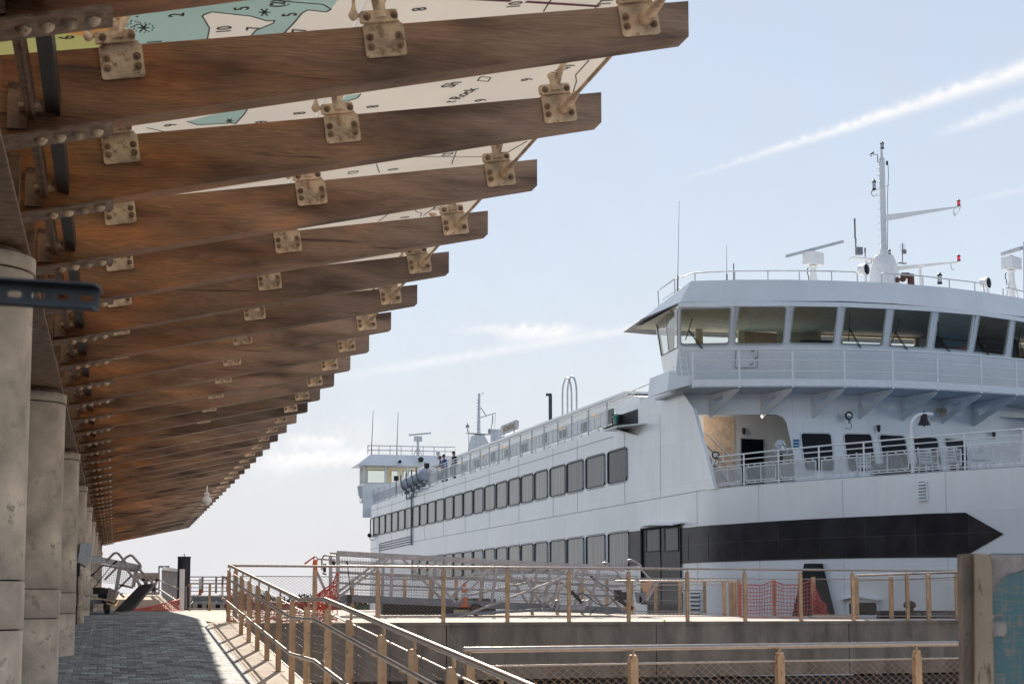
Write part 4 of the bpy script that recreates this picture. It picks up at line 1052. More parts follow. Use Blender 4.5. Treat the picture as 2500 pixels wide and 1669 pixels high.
# --- front wall of the deckhouse
def FW(px, py):
    for a, c in zip(V, V[1:]):
        p = onseg(px, py, a, c)
        if p.x <= c[0] or c == V[-1]: return p, (a, c)
ZF = 7.44
fwn = lambda a, c: Vector(((c[1]-a[1]), -(c[0]-a[0]), 0)).normalized()
b = MB()
wins = [(1955, 1028, 1057.3, 1150), ]
WX = [((1955, 1057.3), (2028, 1058.5), (2036, 1149), (1966, 1147)), ((2060, 1059), (2126, 1060), (2140, 1150), (2072, 1149)), ((2146, 1061), (2208, 1064), (2222, 1152), (2160, 1150)), ((2228, 1065.5), (2287, 1069), (2301, 1154), (2242, 1151)), ((2305, 1070), (2354, 1075), (2370, 1158), (2320, 1155))]
for i, (a, c) in enumerate(zip(V, V[1:])):
    a3, c3 = Vector((*a, 0)), Vector((*c, 0)); L = (c3-a3).length; d = (c3-a3)/L
    P = lambda u, v: a3+d*u+Vector((0, 0, v))
    inv = lambda p: ((p-a3).dot(d), p.z)
    holes = []
    if i == 0:
        al = [(1741, 1011.5), (1895, 1011), (1912, 1018), (1921, 1033), (1938, 1112), (1942, 1150)]
        hol = [inv(onseg(x, y, a, c)) for x, y in al]
        hol = [(.25+.02, hol[0][1]-.25), (.45, hol[0][1])]+hol[1:5]+[(min(hol[5][0], L-.02), DKZ+.05), (.9, DKZ+.05)]
        holes = [hol]; ALH = [P(*h) for h in hol]
    elif 1 <= i <= 5:
        q = [inv(onseg(x, y, a, c)) for x, y in WX[i-1]]; holes = [rquad(q, .13)]
    tess(b, [(0, DKZ-.1), (L, DKZ-.1), (L, ZF), (0, ZF)], holes, P, fwn(a, c)*-.15)
    if 1 <= i <= 5:
        framed('front_window', lambda u, v: P(u, v), holes[0], 'dark', 'framew', .05, ferry, fwn(a, c), .03, -.02)
b.build('front_wall', 'white', ferry)
# alcove behind the opening: back wall, stair, inner door
b = MB(); yb2 = 63.6
b.box2((21.15, yb2, DKZ), (27.2, yb2+.1, 7.2)); b.box2((21.15, 61.3, 7.1), (27.2, yb2, 7.2)); b.box2((26.6, 60.4, DKZ), (26.7, yb2, 7.1))
b.build('alcove_wall', 'white', ferry)
b = MB(); q = [sY(1718, 1016, yb2-.02), sY(1788, 1018, yb2-.02), sY(1793, 1024, yb2-.02), sY(1793, 1195, yb2-.02), sY(1718, 1195, yb2-.02)]
b.prism([p for p in q], (0, -.02, 0)); b.build('stair_wall', 'peach', ferry)
b = MB()
for (x0, y0, x1, y1) in ((1723, 1053, 1800, 1132), (1727, 1085, 1800, 1160)): b.tube([sY(x0, y0, yb2-.12), sY(x1, y1, yb2-.12)], .03, 6)
b.bar(sY(1725, 1100, yb2-.2), sY(1790, 1190, yb2-.2), .25, .12)
b.tube([sY(1767, 1100, yb2-.12), sY(1767, 1130, yb2-.12)], .02, 6)
b.build('stair_handrail', 'wp', ferry)
q = [sY(x, y, yb2-.02) for x, y in ((1809, 1070), (1864, 1073), (1866, 1190), (1809, 1190))]
framed('alcove_door', lambda u, v: Vector((u, yb2-.02, v)), [(q[3].x, q[3].z), (q[2].x, q[2].z), (q[1].x, q[1].z), (q[0].x, q[0].z)], 'dark', 'framew', .06, ferry, Vector((0, -1, 0)), .03, .0)
def bulkhead(p, m='galv', s_=1, name='deck_lamp'):
    b = MB(); b.lathe(p, [(.05*s_, .12*s_), (.07*s_, .10*s_), (.07*s_, .06*s_)], 10); b.lathe(p, [(.06*s_, .06*s_), (.065*s_, -.04*s_), (.04*s_, -.12*s_), (0.005, -.14*s_)], 10); b.box(p+Vector((0, .08, .08*s_)), (.05, .16, .05)); return b.build(name, m, ferry)
bulkhead(sY(1816, 1052, yb2-.15), 'bell')
b = MB(); b.lathe((22.3, 62.9, 7.06), [(.12, 0), (.12, -.05), (.08, -.08), (.01, -.09)], 14); b.build('stair_lamp', mat('lit_stair_lamp', (1, .8, .6), .5, emit=((1, .85, .7), 2)), ferry)
pl_ = bpy.data.lights.new('stair_lamp_light', 'POINT'); pl_.energy = 20; pl_.color = (1, .86, .74); pl_.shadow_soft_size = .12
po_ = bpy.data.objects.new('stair_lamp_light', pl_); COL.objects.link(po_); po_.parent = ferry; po_.location = Vector((22.3, 62.3, 6.75))-FB
for x, y in ((2141, 1046), (2422, 1063)): p, _ = FW(x, y); bulkhead(p+Vector((0, -.15, 0)), 'bell')
p, s_ = FW(1942, 1080); n_ = fwn(*s_)
for k in range(3):
    b = MB(); q = [FW(x, y)[0]+n_*.006 for x, y in ((1936, 1072+k*7.6), (1951, 1072+k*7.6), (1952, 1078+k*7.6), (1937, 1078+k*7.6))]; b.prism(q, n_*.01); b.build('notice_plate', 'bluesign', ferry)
def floodlight(p, d, r, name, m1='blackm', cable=True):
    d = Vector(d).normalized(); b = MB()
    b.lathe(p, [(r*.4, -r*.9), (r*.85, -r*.5), (r, 0), (r*1.08, 0), (r*1.08, r*.16), (r*.9, r*.16)], 14, d); o = b.build(name, m1, ferry)
    b = MB(); b.lathe(p+d*r*.10, [(r*.88, 0), (r*.6, r*.12), (0.001, r*.16)], 14, d); b.build('lens', 'lens', o)
    b = MB(); b.tube([p-Vector((0, 0, r*1.1)), p-Vector((0, 0, r*1.9))], r*.12, 6)
    if cable: b.tube(bez([p-d*r*.8, p+Vector((r*1.3, .1, -r*2)), p+Vector((r*1.6, .15, -r*3.6)), p+Vector((-.05, .2, -r*2.8))], 8), .012, 5)
    b.build('lamp_mount', m1, o); return o
floodlight(FW(2061, 1017)[0]+Vector((0, -.4, 0)), (.25, -1, -.15), .15, 'floodlight')
floodlight(FW(2493, 1046)[0]+Vector((0, -.5, 0)), (.1, -1, -.2), .15, 'floodlight')
floodlight(HP(57.8, DKZ+1.05)+Vector((0, -.0, .1)), (-.6, -.8, -.1), .13, 'floodlight')
p = FW(2286, 1005)[0]+Vector((0, -.3, 0)); b = MB(); b.lathe(p, [(.04, -.2), (.06, -.1), (.09, 0), (.16, .16), (.17, .17)], 14, (.5, -.8, -.3)); b.build('loudspeaker', 'galv', ferry)
p = FW(2275, 1023)[0]+n_*.02; b = MB(); b.box(p, (.22, .02, .12)); b.build('maker_plate', 'greyp', ferry)

# --- bell on its curved post
pb_ = SH(2224, 1140); pb_ = Vector((pb_.x+.1, pb_.y+.1, DKZ))
zt_ = sY(2240, 1010, pb_.y).z
b = MB(); r0 = .42; b.tube([pb_, pb_+Vector((0, 0, zt_-DKZ-r0))]+arc(pb_+Vector((r0, 0, zt_-DKZ-r0)), r0, math.pi, math.pi/2, 8, (1, 0, 0), (0, 0, 1))+[pb_+Vector((r0+.28, 0, zt_-DKZ))], .055, 10)
pole = b.build('bell_post', 'wp', ferry)
c = Vector((pb_.x+.42, pb_.y, sY(2250, 1037, pb_.y).z)); b = MB()
b.lathe(c, [(.195, 0), (.19, .02), (.15, .10), (.115, .18), (.10, .30), (.085, .33), (.03, .35), (.03, .42)], 18); b.lathe(c, [(.025, -.05), (.025, .05)], 8); b.build('bell', 'bell', pole)

# --- bow deck railing
pyr = [1813, 1898, 1997, 2107, 2225, 2354, 2499, 2640]
yr = [58.15]+[SH(x, 1160).y if x < 2500 else None for x in pyr[:-1]]+[43.3]
b = MB()
for h_, r_2 in ((1.08, .026), (.90, .020), (.72, .020), (.10, .020)):
    ys3 = [yr[0]]+[y for y in (57.6, 56, 55, 54, 52.5, 51, 50, 49, 48, 47, 46, 45, 44)]+[42.5]
    b.tube([HP(y, DKZ+h_, -.06) for y in ys3], r_2, 8)
rl = b.build('bow_railing', 'wp', ferry)
for k, y in enumerate(yr):
    b = MB(); b.tube([HP(y, DKZ-.02, -.06), HP(y, DKZ+1.08, -.06)], .03, 8); b.build('railing_post', 'wp', rl)
for ya_, yb_ in zip(yr, yr[1:]):
    A, B_ = HP(ya_-.0, DKZ, -.04), HP(yb_, DKZ, -.04); d = (B_-A); L = d.length; d /= L; A += d*.10; L -= .20
    b = MB(); z0, z1 = .17, .63
    for v in (z0, z1): b.bar(A+Vector((0, 0, v)), A+d*L+Vector((0, 0, v)), .015, .04)
    for u in (0.02, L/2, L-.02): b.bar(A+d*u+Vector((0, 0, z0)), A+d*u+Vector((0, 0, z1)), .015, .04, up=d)
    for u in [L*(k+.5)/5 for k in range(5)]:
        b.bar(A+d*u+Vector((0, 0, z1)), A+d*u+Vector((0, 0, .72)), .015, .05, up=d); b.bar(A+d*u+Vector((0, 0, z0)), A+d*u+Vector((0, 0, .10)), .015, .05, up=d)
    n0 = len(b.v); diamond(b, A, A+d*L, z0, z1, .055, .035, .0055)
    b.build('mesh_panel', 'screen', rl)
# binocular viewer
p = sY(1888, 1100, 57.6); p = Vector((p.x+.1, 56.6+.6, DKZ)); zc = sY(1888, 1088, 57.2).z
t_ = MB(); t_.lathe(p, [(.16, 0), (.10, .06), (.07, .2), (.06, .9), (.09, zc-DKZ-.28), (.05, zc-DKZ-.25)], 14); o = t_.build('viewer_stand', 'blackm', ferry)
b = MB(); c = Vector((p.x, p.y, zc)); b.sph(c, .2, 16, (1, .85, 1.15)); b.tube(arc(c-Vector((0, 0, .05)), .27, R(180), R(360), 10, (1, 0, 0), (0, 0, 1)), .03, 8); b.build('viewer_head', 'greyp', o)
b = MB()
for dx in (-.08, .08): b.lathe(c+Vector((dx, -.15, .05)), [(.055, 0), (.055, .04), (.03, .05)], 12, (0, -1, 0))
b.lathe(c+Vector((0, -.15, -.07)), [(.06, 0), (.05, .04)], 12, (0, -1, 0)); b.build('viewer_eyepiece', 'lens', o)

# --- bridge walkway
Qw = [Vector((x, y, 7.5)) for x, y in ((20.72, 59.1), (22.4, 58.55), (24.24, 58.05), (26, 57.72), (27.8, 57.62), (29.6, 57.80), (31.3, 58.15), (33.1, 58.6), (36, 59.8))]
Wi = [Vector((x, y+1.9, 7.5)) for x, y in ((20.72, 61.3), (22.6, 60.72), (24.6, 60.1), (26.2, 59.88), (27.8, 59.84), (29.3, 60.1), (30.9, 60.6), (32.6, 61.3), (35.5, 62.8))]
b = MB()
for i in range(len(Qw)-1): b.prism([Qw[i], Qw[i+1], Wi[i+1], Wi[i]], (0, 0, -.10))
wk = b.build('walkway', 'greyp', ferry)
b = MB()
for i in range(len(Qw)-1): b.bar(Qw[i]+Vector((0, 0, .06)), Qw[i+1]+Vector((0, 0, .06)), .03, .24)
b.build('toe_board', 'wp', wk)
b = MB()
for h_, r_2 in ((1.22, .035), (.84, .022), (.45, .022)): b.tube([q+Vector((0, 0, h_)) for q in Qw], r_2, 8)
b.build('walkway_rail', 'wp', wk)
zp_ = [1691, 1813, 1945, 2074, 2193, 2304, 2412, 2499]
def onQ(px):
    r = w2s(ray(px, HZ)); k = r.x/r.y
    for i in range(len(Qw)-1):
        a, c = Qw[i], Qw[i+1]; fa, fc = a.x-k*a.y, c.x-k*c.y
        if fa <= 0 <= fc or i == len(Qw)-2: t_ = -fa/(fc-fa); return a.lerp(c, t_)
for k, px in enumerate(zp_):
    q = onQ(px) if px > 1700 else Qw[0]+Vector((.05, 0, 0))
    b = MB(); b.bar(q-Vector((0, 0, .12)), q+Vector((0, 0, 1.22)), .07, .05, up=(0, 1, 0)); b.build('walkway_post', 'wp', wk)
    if k:
        # knee bracket back to the front wall, with a lightening hole
        x2 = q.x-.28; yy = None
        for a, c in zip(V, V[1:]):
            if a[0] <= x2 <= c[0]: yy = a[1]+(c[1]-a[1])*(x2-a[0])/(c[0]-a[0])
        if yy is None: yy = 61
        wl = Vector((x2, yy, 7.38)); lo = Vector((x2, yy, 6.55)); tp_ = q-Vector((0, -.1, .12))
        d1 = (tp_-wl); nn_ = d1.cross(Vector((0, 0, 1))).normalized()*.03
        hole = [wl+d1*.10-Vector((0, 0, .22)), wl+d1*.52-Vector((0, 0, .14)), wl+d1*.50-Vector((0, 0, .24)), wl+d1*.16-Vector((0, 0, .50))]
        b = MB(); u_, v_ = d1.normalized(), Vector((0, 0, 1))
        tess(b, [(0, 0), (d1.length, 0), (d1.length, -.06), (.0, -.83)], [[((h-wl).dot(u_), (h-wl).dot(v_)-u_.z*(h-wl).dot(u_)) for h in hole]], lambda u, v: wl+u_*u+v_*v+nn_, -2*nn_)
        tess(b, [(0, 0), (d1.length, 0), (d1.length, -.06), (.0, -.83)], [[((h-wl).dot(u_), (h-wl).dot(v_)-u_.z*(h-wl).dot(u_)) for h in hole]], lambda u, v: wl+u_*u+v_*v-nn_)
        b.bar(tp_-Vector((0, 0, .06)), lo, .09, .02, up=d1.cross(Vector((0, 0, 1)))); b.build('knee_bracket', 'white', wk)
q = [sY(x, y, 59.25) for x, y in ((1629, 953), (1691, 938), (1691, 915), (1653, 918), (1653, 905), (1634, 905))]; b = MB(); b.prism(q, (0, 2.2, 0)); b.build('walkway_end_box', 'white', wk)
b = MB(); 
for x in (20.75, 20.98): b.bar(Vector((x, 60.2, 7.95)), Vector((x-.05, 60.4, 9.0)), .05, .03)
for k in range(4): b.bar(Vector((20.75, 60.25, 8.1+.25*k)), Vector((20.98, 60.25, 8.1+.25*k)), .04, .05)
b.build('step_rack', 'wp', wk)

# --- wheelhouse
z6 = lambda x, y: (1500+x/2.349, 300+y/2.349)
Bp = [(372, 1282), (672, 1276), (985, 1272), (1276, 1274), (1555, 1284), (1811, 1298), (2042, 1316), (2257, 1342), (2500, 1380), (2760, 1430)]
Tp = [(372, 1048), (692, 1042), (1005, 1042), (1303, 1046), (1585, 1058), (1842, 1074), (2075, 1094), (2288, 1124), (2520, 1165), (2780, 1210)]
BB = [sZ(*z6(*p), 9.0) for p in Bp]; TT = [sZ(*z6(*p), 10.32) for p in Tp]
BB[0] = Vector((20.75, 61.75, 9.0)); TT[0] = Vector((20.55, 61.2, 10.32))
BB[0] = sZ(*z6(366, 1285), 9.0); TT[0] = sZ(*z6(366, 1048), 10.32)
wins6 = [((383, 1066), (666, 1060), (650, 1268), (383, 1274)), ((716, 1054), (984, 1054), (964, 1266), (692, 1266)), ((1032, 1052), (1280, 1054), (1255, 1266), (1006, 1262)), ((1326, 1056), (1560, 1062), (1534, 1273), (1298, 1266)), ((1605, 1066), (1818, 1076), (1790, 1288), (1577, 1276)), ((1862, 1082), (2056, 1096), (2026, 1306), (1832, 1290)), ((2096, 1104), (2268, 1124), (2238, 1332), (2060, 1310)), ((2300, 1132), (2480, 1160), (2450, 1375), (2275, 1345))]
b = MB(); whw = []
for i in range(len(BB)-1):
    a, c, e = BB[i], BB[i+1], TT[i+1]; f = TT[i]
    u_ = (c-a).normalized(); n_ = u_.cross(f-a).normalized(); v_ = n_.cross(u_)
    if n_.y > 0: n_ = -n_
    inv = lambda p, a=a, u_=u_, v_=v_: ((p-a).dot(u_), (p-a).dot(v_)); P = lambda u, v, a=a, u_=u_, v_=v_: a+u_*u+v_*v
    hol = []
    if i < len(wins6):
        q = [inv(onpl(*z6(*p), a, c, f)) for p in wins6[i]]; hol = [rquad(q, .10)]
        whw.append((P, hol[0], n_, a, c, f))
    tess(b, [(0, 0), inv(c), inv(e), inv(f)], hol, P, n_*-.10)
    b.add([a, c, Vector((c.x, c.y+.55, 7.4)), Vector((a.x, a.y+.55, 7.4))], [(0, 1, 2, 3)], True)
# left side wall with its two-light window
lb, lt = BB[0], TT[0]
backB = sY(*z6(262, 1318), 64.3); backT = sY(*z6(226, 1108), 64.3)
n_ = Vector((-.9, -.3, 0)).normalized(); u_ = (backB-lb).normalized(); v_ = Vector((0, 0, 1))
for a_, c_ in zip(TT, TT[1:]): b.bar(a_-Vector((0, .0, -.02)), c_-Vector((0, .0, -.02)), .14, .16)
L = (backB-lb).length; P = lambda u, v: lb.lerp(backB, u/L)+(lt.lerp(backT, u/L)-lb.lerp(backB, u/L))*v
hol = rquad([(.12, .0), (L-.3, -.08), (L-.3, .93), (.12, .93)], .06)
tess(b, [(0, -.45), (L, -.45), (L, 1), (0, 1)], [hol], P, Vector((.08, 0, 0)))
b.add([P(0, -.45), P(L, -.45), sY(1629, 953, 63.6), sY(1680, 950, 61.2)], [(0, 1, 2, 3)])
wh = b.build('wheelhouse_wall', 'white2', ferry)
for (P_, h_, n2, a, c, f) in whw: framed('bridge_window', P_, h_, 'glass2', 'greyp', .035, ferry, n2, .025, -.03)
framed('bridge_side_window', P, hol, 'glass', 'frame', .03, ferry, n_, .02, .01)
b = MB(); b.bar(P(L*.5, 0), P(L*.5, .93), .05, .04); b.build('window_mullion', 'framew', ferry)
# hatch on the wall below the windows
a, c = BB[0], BB[1]
dn3 = Vector((a.x, a.y+.55, 7.4)); onw = lambda x, y: onpl(*z6(x, y), a, c, dn3)
q = [onw(x, y) for x, y in ((696, 1302), (822, 1300), (818, 1404), (690, 1404))]
b = MB(); q2 = [p+Vector((0, -.012, 0)) for p in q]
b.tube([Vector(p) for p in q2], .012, 5, closed=True); hd = b.build('access_hatch', 'frame', ferry)
b = MB()
for x, y in ((784, 1312), (800, 1352), (776, 1388)):
    p = onw(x, y); b.bar(p+Vector((0, -.03, 0)), p+Vector((.10, -.05, .05)), .03, .03)
b.build('dog_handle', 'blackm', hd)
# wipers
for x0, y0, x1, y1, xt, yt, xe, ye in ((510, 1293, 428, 1180, 446, 1118, 408, 1240), (1412, 1287, 1345, 1175, 1345, 1088, 1340, 1250), (1678, 1297, 1608, 1200, 1628, 1122, 1576, 1280), (1920, 1308, 1856, 1220, 1853, 1140, 1850, 1290), (2142, 1330, 2095, 1228, 2118, 1158, 2062, 1310), (2345, 1350, 2312, 1240, 2325, 1170, 2280, 1335)):
    i = max(k for k in range(len(Bp)-1) if Bp[k][0] < x0+12 or k == 0); i = min(i, len(BB)-2)
    a, c, f = BB[i], BB[i+1], TT[i]; n2 = (c-a).cross(f-a).normalized(); n2 = -n2 if n2.y > 0 else n2
    Q = lambda x, y, o=.06: onpl(*z6(x, y), a, c, f)+n2*o
    b = MB(); b.tube([Q(x0, y0), Q(x1, y1, .08)], .016, 5); b.tube([Q(x0-10, y0-2), Q(x1-6, y1, .08)], .012, 5); b.tube([Q(xt, yt, .045), Q(x1, y1, .06), Q(xe, ye, .045)], .017, 5)
    b.build('wiper', 'blackm', ferry)
# roof
Rl = [(378, 1028), (700, 1025), (1000, 1022), (1300, 1022), (1600, 1036), (1900, 1062), (2120, 1084), (2349, 1112), (2640, 1160)]
Ru = [(440, 906), (700, 899), (1000, 899), (1300, 905), (1600, 918), (1900, 942), (2110, 968), (2349, 1007), (2600, 1052)]
RL = [sZ(*z6(*p), 10.48) for p in Rl]; RU = [sZ(*z6(*p), 11.28) for p in Ru]
tipb = sZ(1564, 780, 10.48)
b = MB(); bw = Vector((42, 67.3, 10.48)); 
lo = [tipb+Vector((.3, 3.2, 0)), tipb]+RL+[Vector((42, 62, 10.48)), bw, Vector((22, 67.3, 10.48))]
hi = [tipb+Vector((1.0, 3.0, .8)), Vector((RU[0].x-.15, tipb.y+.5, 11.28))]+RU+[Vector((42, 64, 11.28)), bw+Vector((0, -.3, .8)), Vector((23, 67, 11.28))]
hi[1] = sZ(*z6(400, 950), 11.28)+Vector((0, .8, 0)); hi[0] = hi[1]+Vector((.3, 2.2, 0))
k = len(lo)
for i in range(k):
    j = (i+1) % k; b.poly([lo[i], lo[j], hi[j], hi[i]])
b.poly(hi)
rf = b.build('wheelhouse_roof', 'white2', ferry)
b = MB(); b.poly(lo[::-1])
for i in range(1, len(RL)+1): b.bar(lo[i]-Vector((0, 0, .025)), lo[i+1]-Vector((0, 0, .025)) if i < len(RL)+1 else lo[i], .03, .05)
b.build('roof_edge', 'frame', rf)
# interior
b = MB(); b.poly([Vector((p.x, p.y+.08, 10.36)) for p in TT]+[Vector((TT[-1].x, 65.5, 10.36)), Vector((20.6, 65.2, 10.36))]); b.build('cabin_ceiling', 'ceil', ferry)
yk_ = 64.7
b = MB(); P = lambda u, v: Vector((u, yk_, v))
def bk(l): return [(sY(*z6(*p), yk_).x, sY(*z6(*p), yk_).z) for p in l]
tess(b, [(21.75, 8.9), (41, 8.9), (41, 10.45), (21.75, 10.45)], [bk([(345, 1168), (468, 1172), (470, 1322), (345, 1322)]), bk([(506, 1175), (678, 1182), (712, 1190), (712, 1300), (510, 1300)]), bk([(746, 1186), (935, 1196), (935, 1300), (750, 1300)]), bk([(2262, 1290), (2420, 1290), (2420, 1360), (2262, 1360)]), [(28, 9.8), (32, 9.8), (32, 10.3), (28, 10.3)], [(35.5, 9.4), (39.5, 9.4), (39.5, 10.3), (35.5, 10.3)]], P, Vector((0, .1, 0)))  # last two openings are added to let light onto the ceiling
b.build('cabin_back_wall', 'cream', ferry)
b = MB(); q = [sY(*z6(*p), yk_+.05) for p in ((746, 1192), (935, 1205), (935, 1300), (750, 1300))]; b.prism(q, (0, .02, 0)); b.build('window_blind', 'board', ferry)
b = MB(); b.box2((21.4, 62.8, 7.5), (24.6, 63.4, 8.95)); b.box2((25.2, 62, 7.5), (36, 62.7, 8.95)); b.box2((27.0, 64.0, 8), (28.6, 64.4, 10.0)); b.box2((29.6, 61.8, 9.0), (30.1, 62.2, 9.5)); b.box2((32, 63.8, 8), (36, 64.4, 10.3))
b.build('bridge_console', 'bell', ferry)
b = MB(); b.box2((27.2, 64.45, 7.5), (41, 64.6, 9.7)); b.build('cabin_partition', 'brown', ferry)
b = MB(); b.box2((32.3, 61.6, 9.0), (32.9, 62.0, 9.55)); b.box2((32.0, 61.5, 9.0), (32.4, 61.9, 9.25)); b.build('red_locker', 'brick', ferry)
b = MB(); b.poly([Vector((21.2, 62.4, 7.8)), Vector((41, 62.0, 7.8)), Vector((41, 64.8, 7.8)), Vector((21.2, 64.8, 7.8))]); b.build('cabin_floor', 'floorb', ferry)

# --- roof railing
def rr_(pts, z, yoff=0): return [sZ(*z6(*p), z) for p in pts]
b = MB()
r1 = rr_([(345, 895), (462, 859), (690, 850), (880, 848), (1060, 848), (1245, 850), (1380, 855)], 12.1)
r1 = [r1[0]+Vector((.2, 2.4, 0))]+r1
b.tube(r1+[r1[-1]+Vector((.08, 0, -.08)), r1[-1]+Vector((.1, 0, -.85))], .025, 8)
r2 = rr_([(1535, 863), (1606, 866), (1768, 878), (1920, 897), (2066, 914), (2115, 924)], 12.05)
b.tube([r2[0]+Vector((-.03, 0, -.8)), r2[0]+Vector((-.02, 0, -.06))]+r2+[r2[-1]+Vector((.1, 0, -.8))], .025, 8)
r3 = rr_([(2228, 950), (2260, 945), (2349, 968), (2500, 1005)], 12.0)
b.tube([r3[0]+Vector((-.0, 0, -.8))]+r3, .025, 8)
b.tube([r1[0]+Vector((0, .2, 0)), r1[0]+Vector((0, .1, -.8)), r1[1]+Vector((.0, .3, -.78))], .022, 8)
b.tube([q-Vector((-.2, -.2, .35)) for q in r1[:4]], .02, 8)
rg = b.build('roof_railing', 'greyp', ferry)
for q in r1[1:-1]+r2[1:-1]+r3[2:3]:
    b = MB(); b.tube([q, q-Vector((0, 0, .85))], .022, 6); b.build('roof_post', 'greyp', rg)

# --- mast, radar, lamps on the wheelhouse roof
YM = 65.0
def K(x, y, Y=YM): return sY(*z6(x, y), Y)
def lantern(p, r, h, mid, parent, cap='bell', name='lantern'):
    b = MB(); b.lathe(p, [(r*.9, 0), (r*1.1, .02), (r*1.1, h*.18), (r*.95, h*.2)], 14); b.lathe(p, [(r*1.1, h*.78), (r*1.15, h*.82), (r*1.15, h*.88), (r*.5, h), (.01, h)], 14)
    b.tube(arc(p+Vector((0, 0, h)), r*.6, 0, math.pi, 6, (1, 0, 0), (0, 0, 1)), r*.12, 5)
    for q in range(4): a = math.pi*q/2+.5; b.tube([p+Vector((math.cos(a)*r, math.sin(a)*r, h*.1)), p+Vector((math.cos(a)*r, math.sin(a)*r, h*.85))], r*.06, 4)
    o = b.build(name, cap, parent)
    b = MB(); b.lathe(p, [(r*.85, h*.2), (r*.9, h*.5), (r*.85, h*.8)], 14); b.build('lamp_lens', mid, o); return o
b = MB()
pA = K(1542, 750); zr = 11.28
prof = []
b.lathe((K(1550, 900).x, YM, 0), [(K(1655, 905).x-K(1550, 905).x, zr-.1), (K(1655, 905).x-K(1550, 905).x, zr+.15), (K(1622, 800).x-K(1550, 800).x, K(1550, 830).z), (K(1600, 765).x-K(1550, 765).x, K(1550, 765).z), (.35, K(1550, 762).z)], 20)
mast = b.build('mast', 'wp', ferry)
b = MB(); b.lathe((K(1546, 740).x, YM, 0), [(.17, K(1546, 760).z), (.17, K(1546, 730).z), (.125, K(1546, 728).z), (.115, K(1540, 240).z), (.11, K(1540, 205).z), (.055, K(1540, 200).z), (.05, K(1536, 150).z)], 16); b.build('mast_tube', 'wp', mast)
xm = K(1542, 500).x
b = MB()
for k in range(13):
    y = 250+k*39; p = Vector((xm-.1, YM, K(1542, y).z)); b.tube([p, p+Vector((-.15, 0, -.13)), p+Vector((0, .0, -.09))], .009, 5)
b.build('climbing_rung', 'wp', mast)
b = MB(); b.tube([K(1568, 225), K(1572, 300), K(1566, 420), K(1568, 560), K(1566, 700), K(1566, 740)], .012, 5)
b.build('cable', 'blackm', mast); b = MB()
b.tube(bez([K(1480, 385), K(1462, 410), K(1490, 440), K(1508, 405)], 8), .012, 5); b.tube(bez([K(1950, 490), K(1935, 520), K(1955, 555), K(1962, 530), K(1950, 515)], 8), .01, 5); b.tube([K(1985, 483), K(1975, 505), K(1957, 525)], .01, 5)
b.build('cable', 'blackm', mast); b = MB()
b.tube(bez([K(1930, 800), K(1925, 820), K(1940, 860), K(1945, 835)], 8), .01, 5); b.tube(bez([K(1440, 790), K(1450, 820), K(1490, 805), K(1470, 780)], 8), .014, 5)
b.tube([K(1598, 765), K(1602, 800), K(1628, 825), K(1660, 826)], .015, 5)
b.build('cable', 'blackm', mast)
for (x0, y0, x1, y1, h0, h1) in ((1545, 548, 1975, 482, 42, 7), (1600, 838, 1975, 797, 30, 6)):
    A, B_ = K(x0, y0), K(x1, y1); s_ = YM/4429*1.0/2.349
    b = MB(); dz0, dz1 = Vector((0, 0, h0*s_/2*.97)), Vector((0, 0, h1*s_/2))
    for sy in (0,):
        b.prism([A+dz0-Vector((0, .09, 0)), A-dz0-Vector((0, .09, 0)), B_-dz1-Vector((0, .09, 0)), B_+dz1-Vector((0, .09, 0))], (0, .18, 0))
    b.box(B_+Vector((-.02, 0, .0)), (.22, .22, .02)); b.box(B_-Vector((.18, 0, .05)), (.14, .1, .06)); ya_ = b.build('yard_arm', 'cream' if False else 'wp', mast)
    lantern(B_+Vector((0, 0, .03)), .07, .25, 'red', mast)
b = MB(); p = K(1755, 890); b.lathe((p.x, YM, 0), [(.06, 11.3), (.06, K(1755, 815).z)], 10); b.lathe((p.x, YM, K(1755, 822).z), [(.12, -.02), (.17, .04)], 12); b.build('arm_support', 'wp', mast)
lantern(K(1536, 150), .075, .27, 'lens', mast)
b = MB(); p = K(1500, 385); b.prism([K(1478, 392)-Vector((0, .15, 0)), K(1570, 358)-Vector((0, .15, 0)), K(1570, 358)+Vector((0, .15, 0)), K(1478, 392)+Vector((0, .15, 0))], (0, 0, -.03)); b.build('lamp_shelf', 'wp', mast)
lantern(K(1490, 388), .075, .42, 'lens', mast)
b = MB(); b.tube([K(1520, 228), K(1510, 226), K(1509, 182), K(1482, 181)], .016, 6); b.tube([K(1470, 181), K(1488, 168)], .03, 5); b.sph(K(1466, 186), .025, 8); b.sph(K(1474, 191), .025, 8); b.build('wind_sensor', 'blackm', mast)
b = MB(); b.box(K(1563, 232), (.06, .06, .14)); b.sph(K(1563, 222), .04, 8); b.build('junction_box', 'blackm', mast)
lantern(K(1578, 756), .06, .2, 'lens', mast)
b = MB(); b.prism([K(1355, 772)-Vector((0, .2, 0)), K(1495, 782)-Vector((0, .2, 0)), K(1495, 782)+Vector((0, .2, 0)), K(1355, 772)+Vector((0, .2, 0))], (0, 0, -.04)); b.build('antenna_arm', 'wp', mast)
b = MB(); b.box((K(1403, 740).x, YM, K(1403, 735).z), (.24, .2, .30)); b.tube([K(1384, 712), K(1384, 660)], .03, 6); b.lathe((K(1379, 600).x, YM, 0), [(.036, K(1379, 662).z), (.036, K(1379, 548).z)], 12); b.tube([K(1438, 770), K(1440, 718)], .02, 6); b.tube([K(1437, 745), K(1437, 716)], .03, 8); b.build('antenna', 'alud', mast)
b = MB(); b.tube([K(1652, 800), K(1652, 688)], .02, 6); b.box(K(1661, 738), (.17, .08, .17)); 
for dx in (-13, 5, 13): b.tube([K(1652+dx, 730), K(1652+dx, 695)], .007, 5)
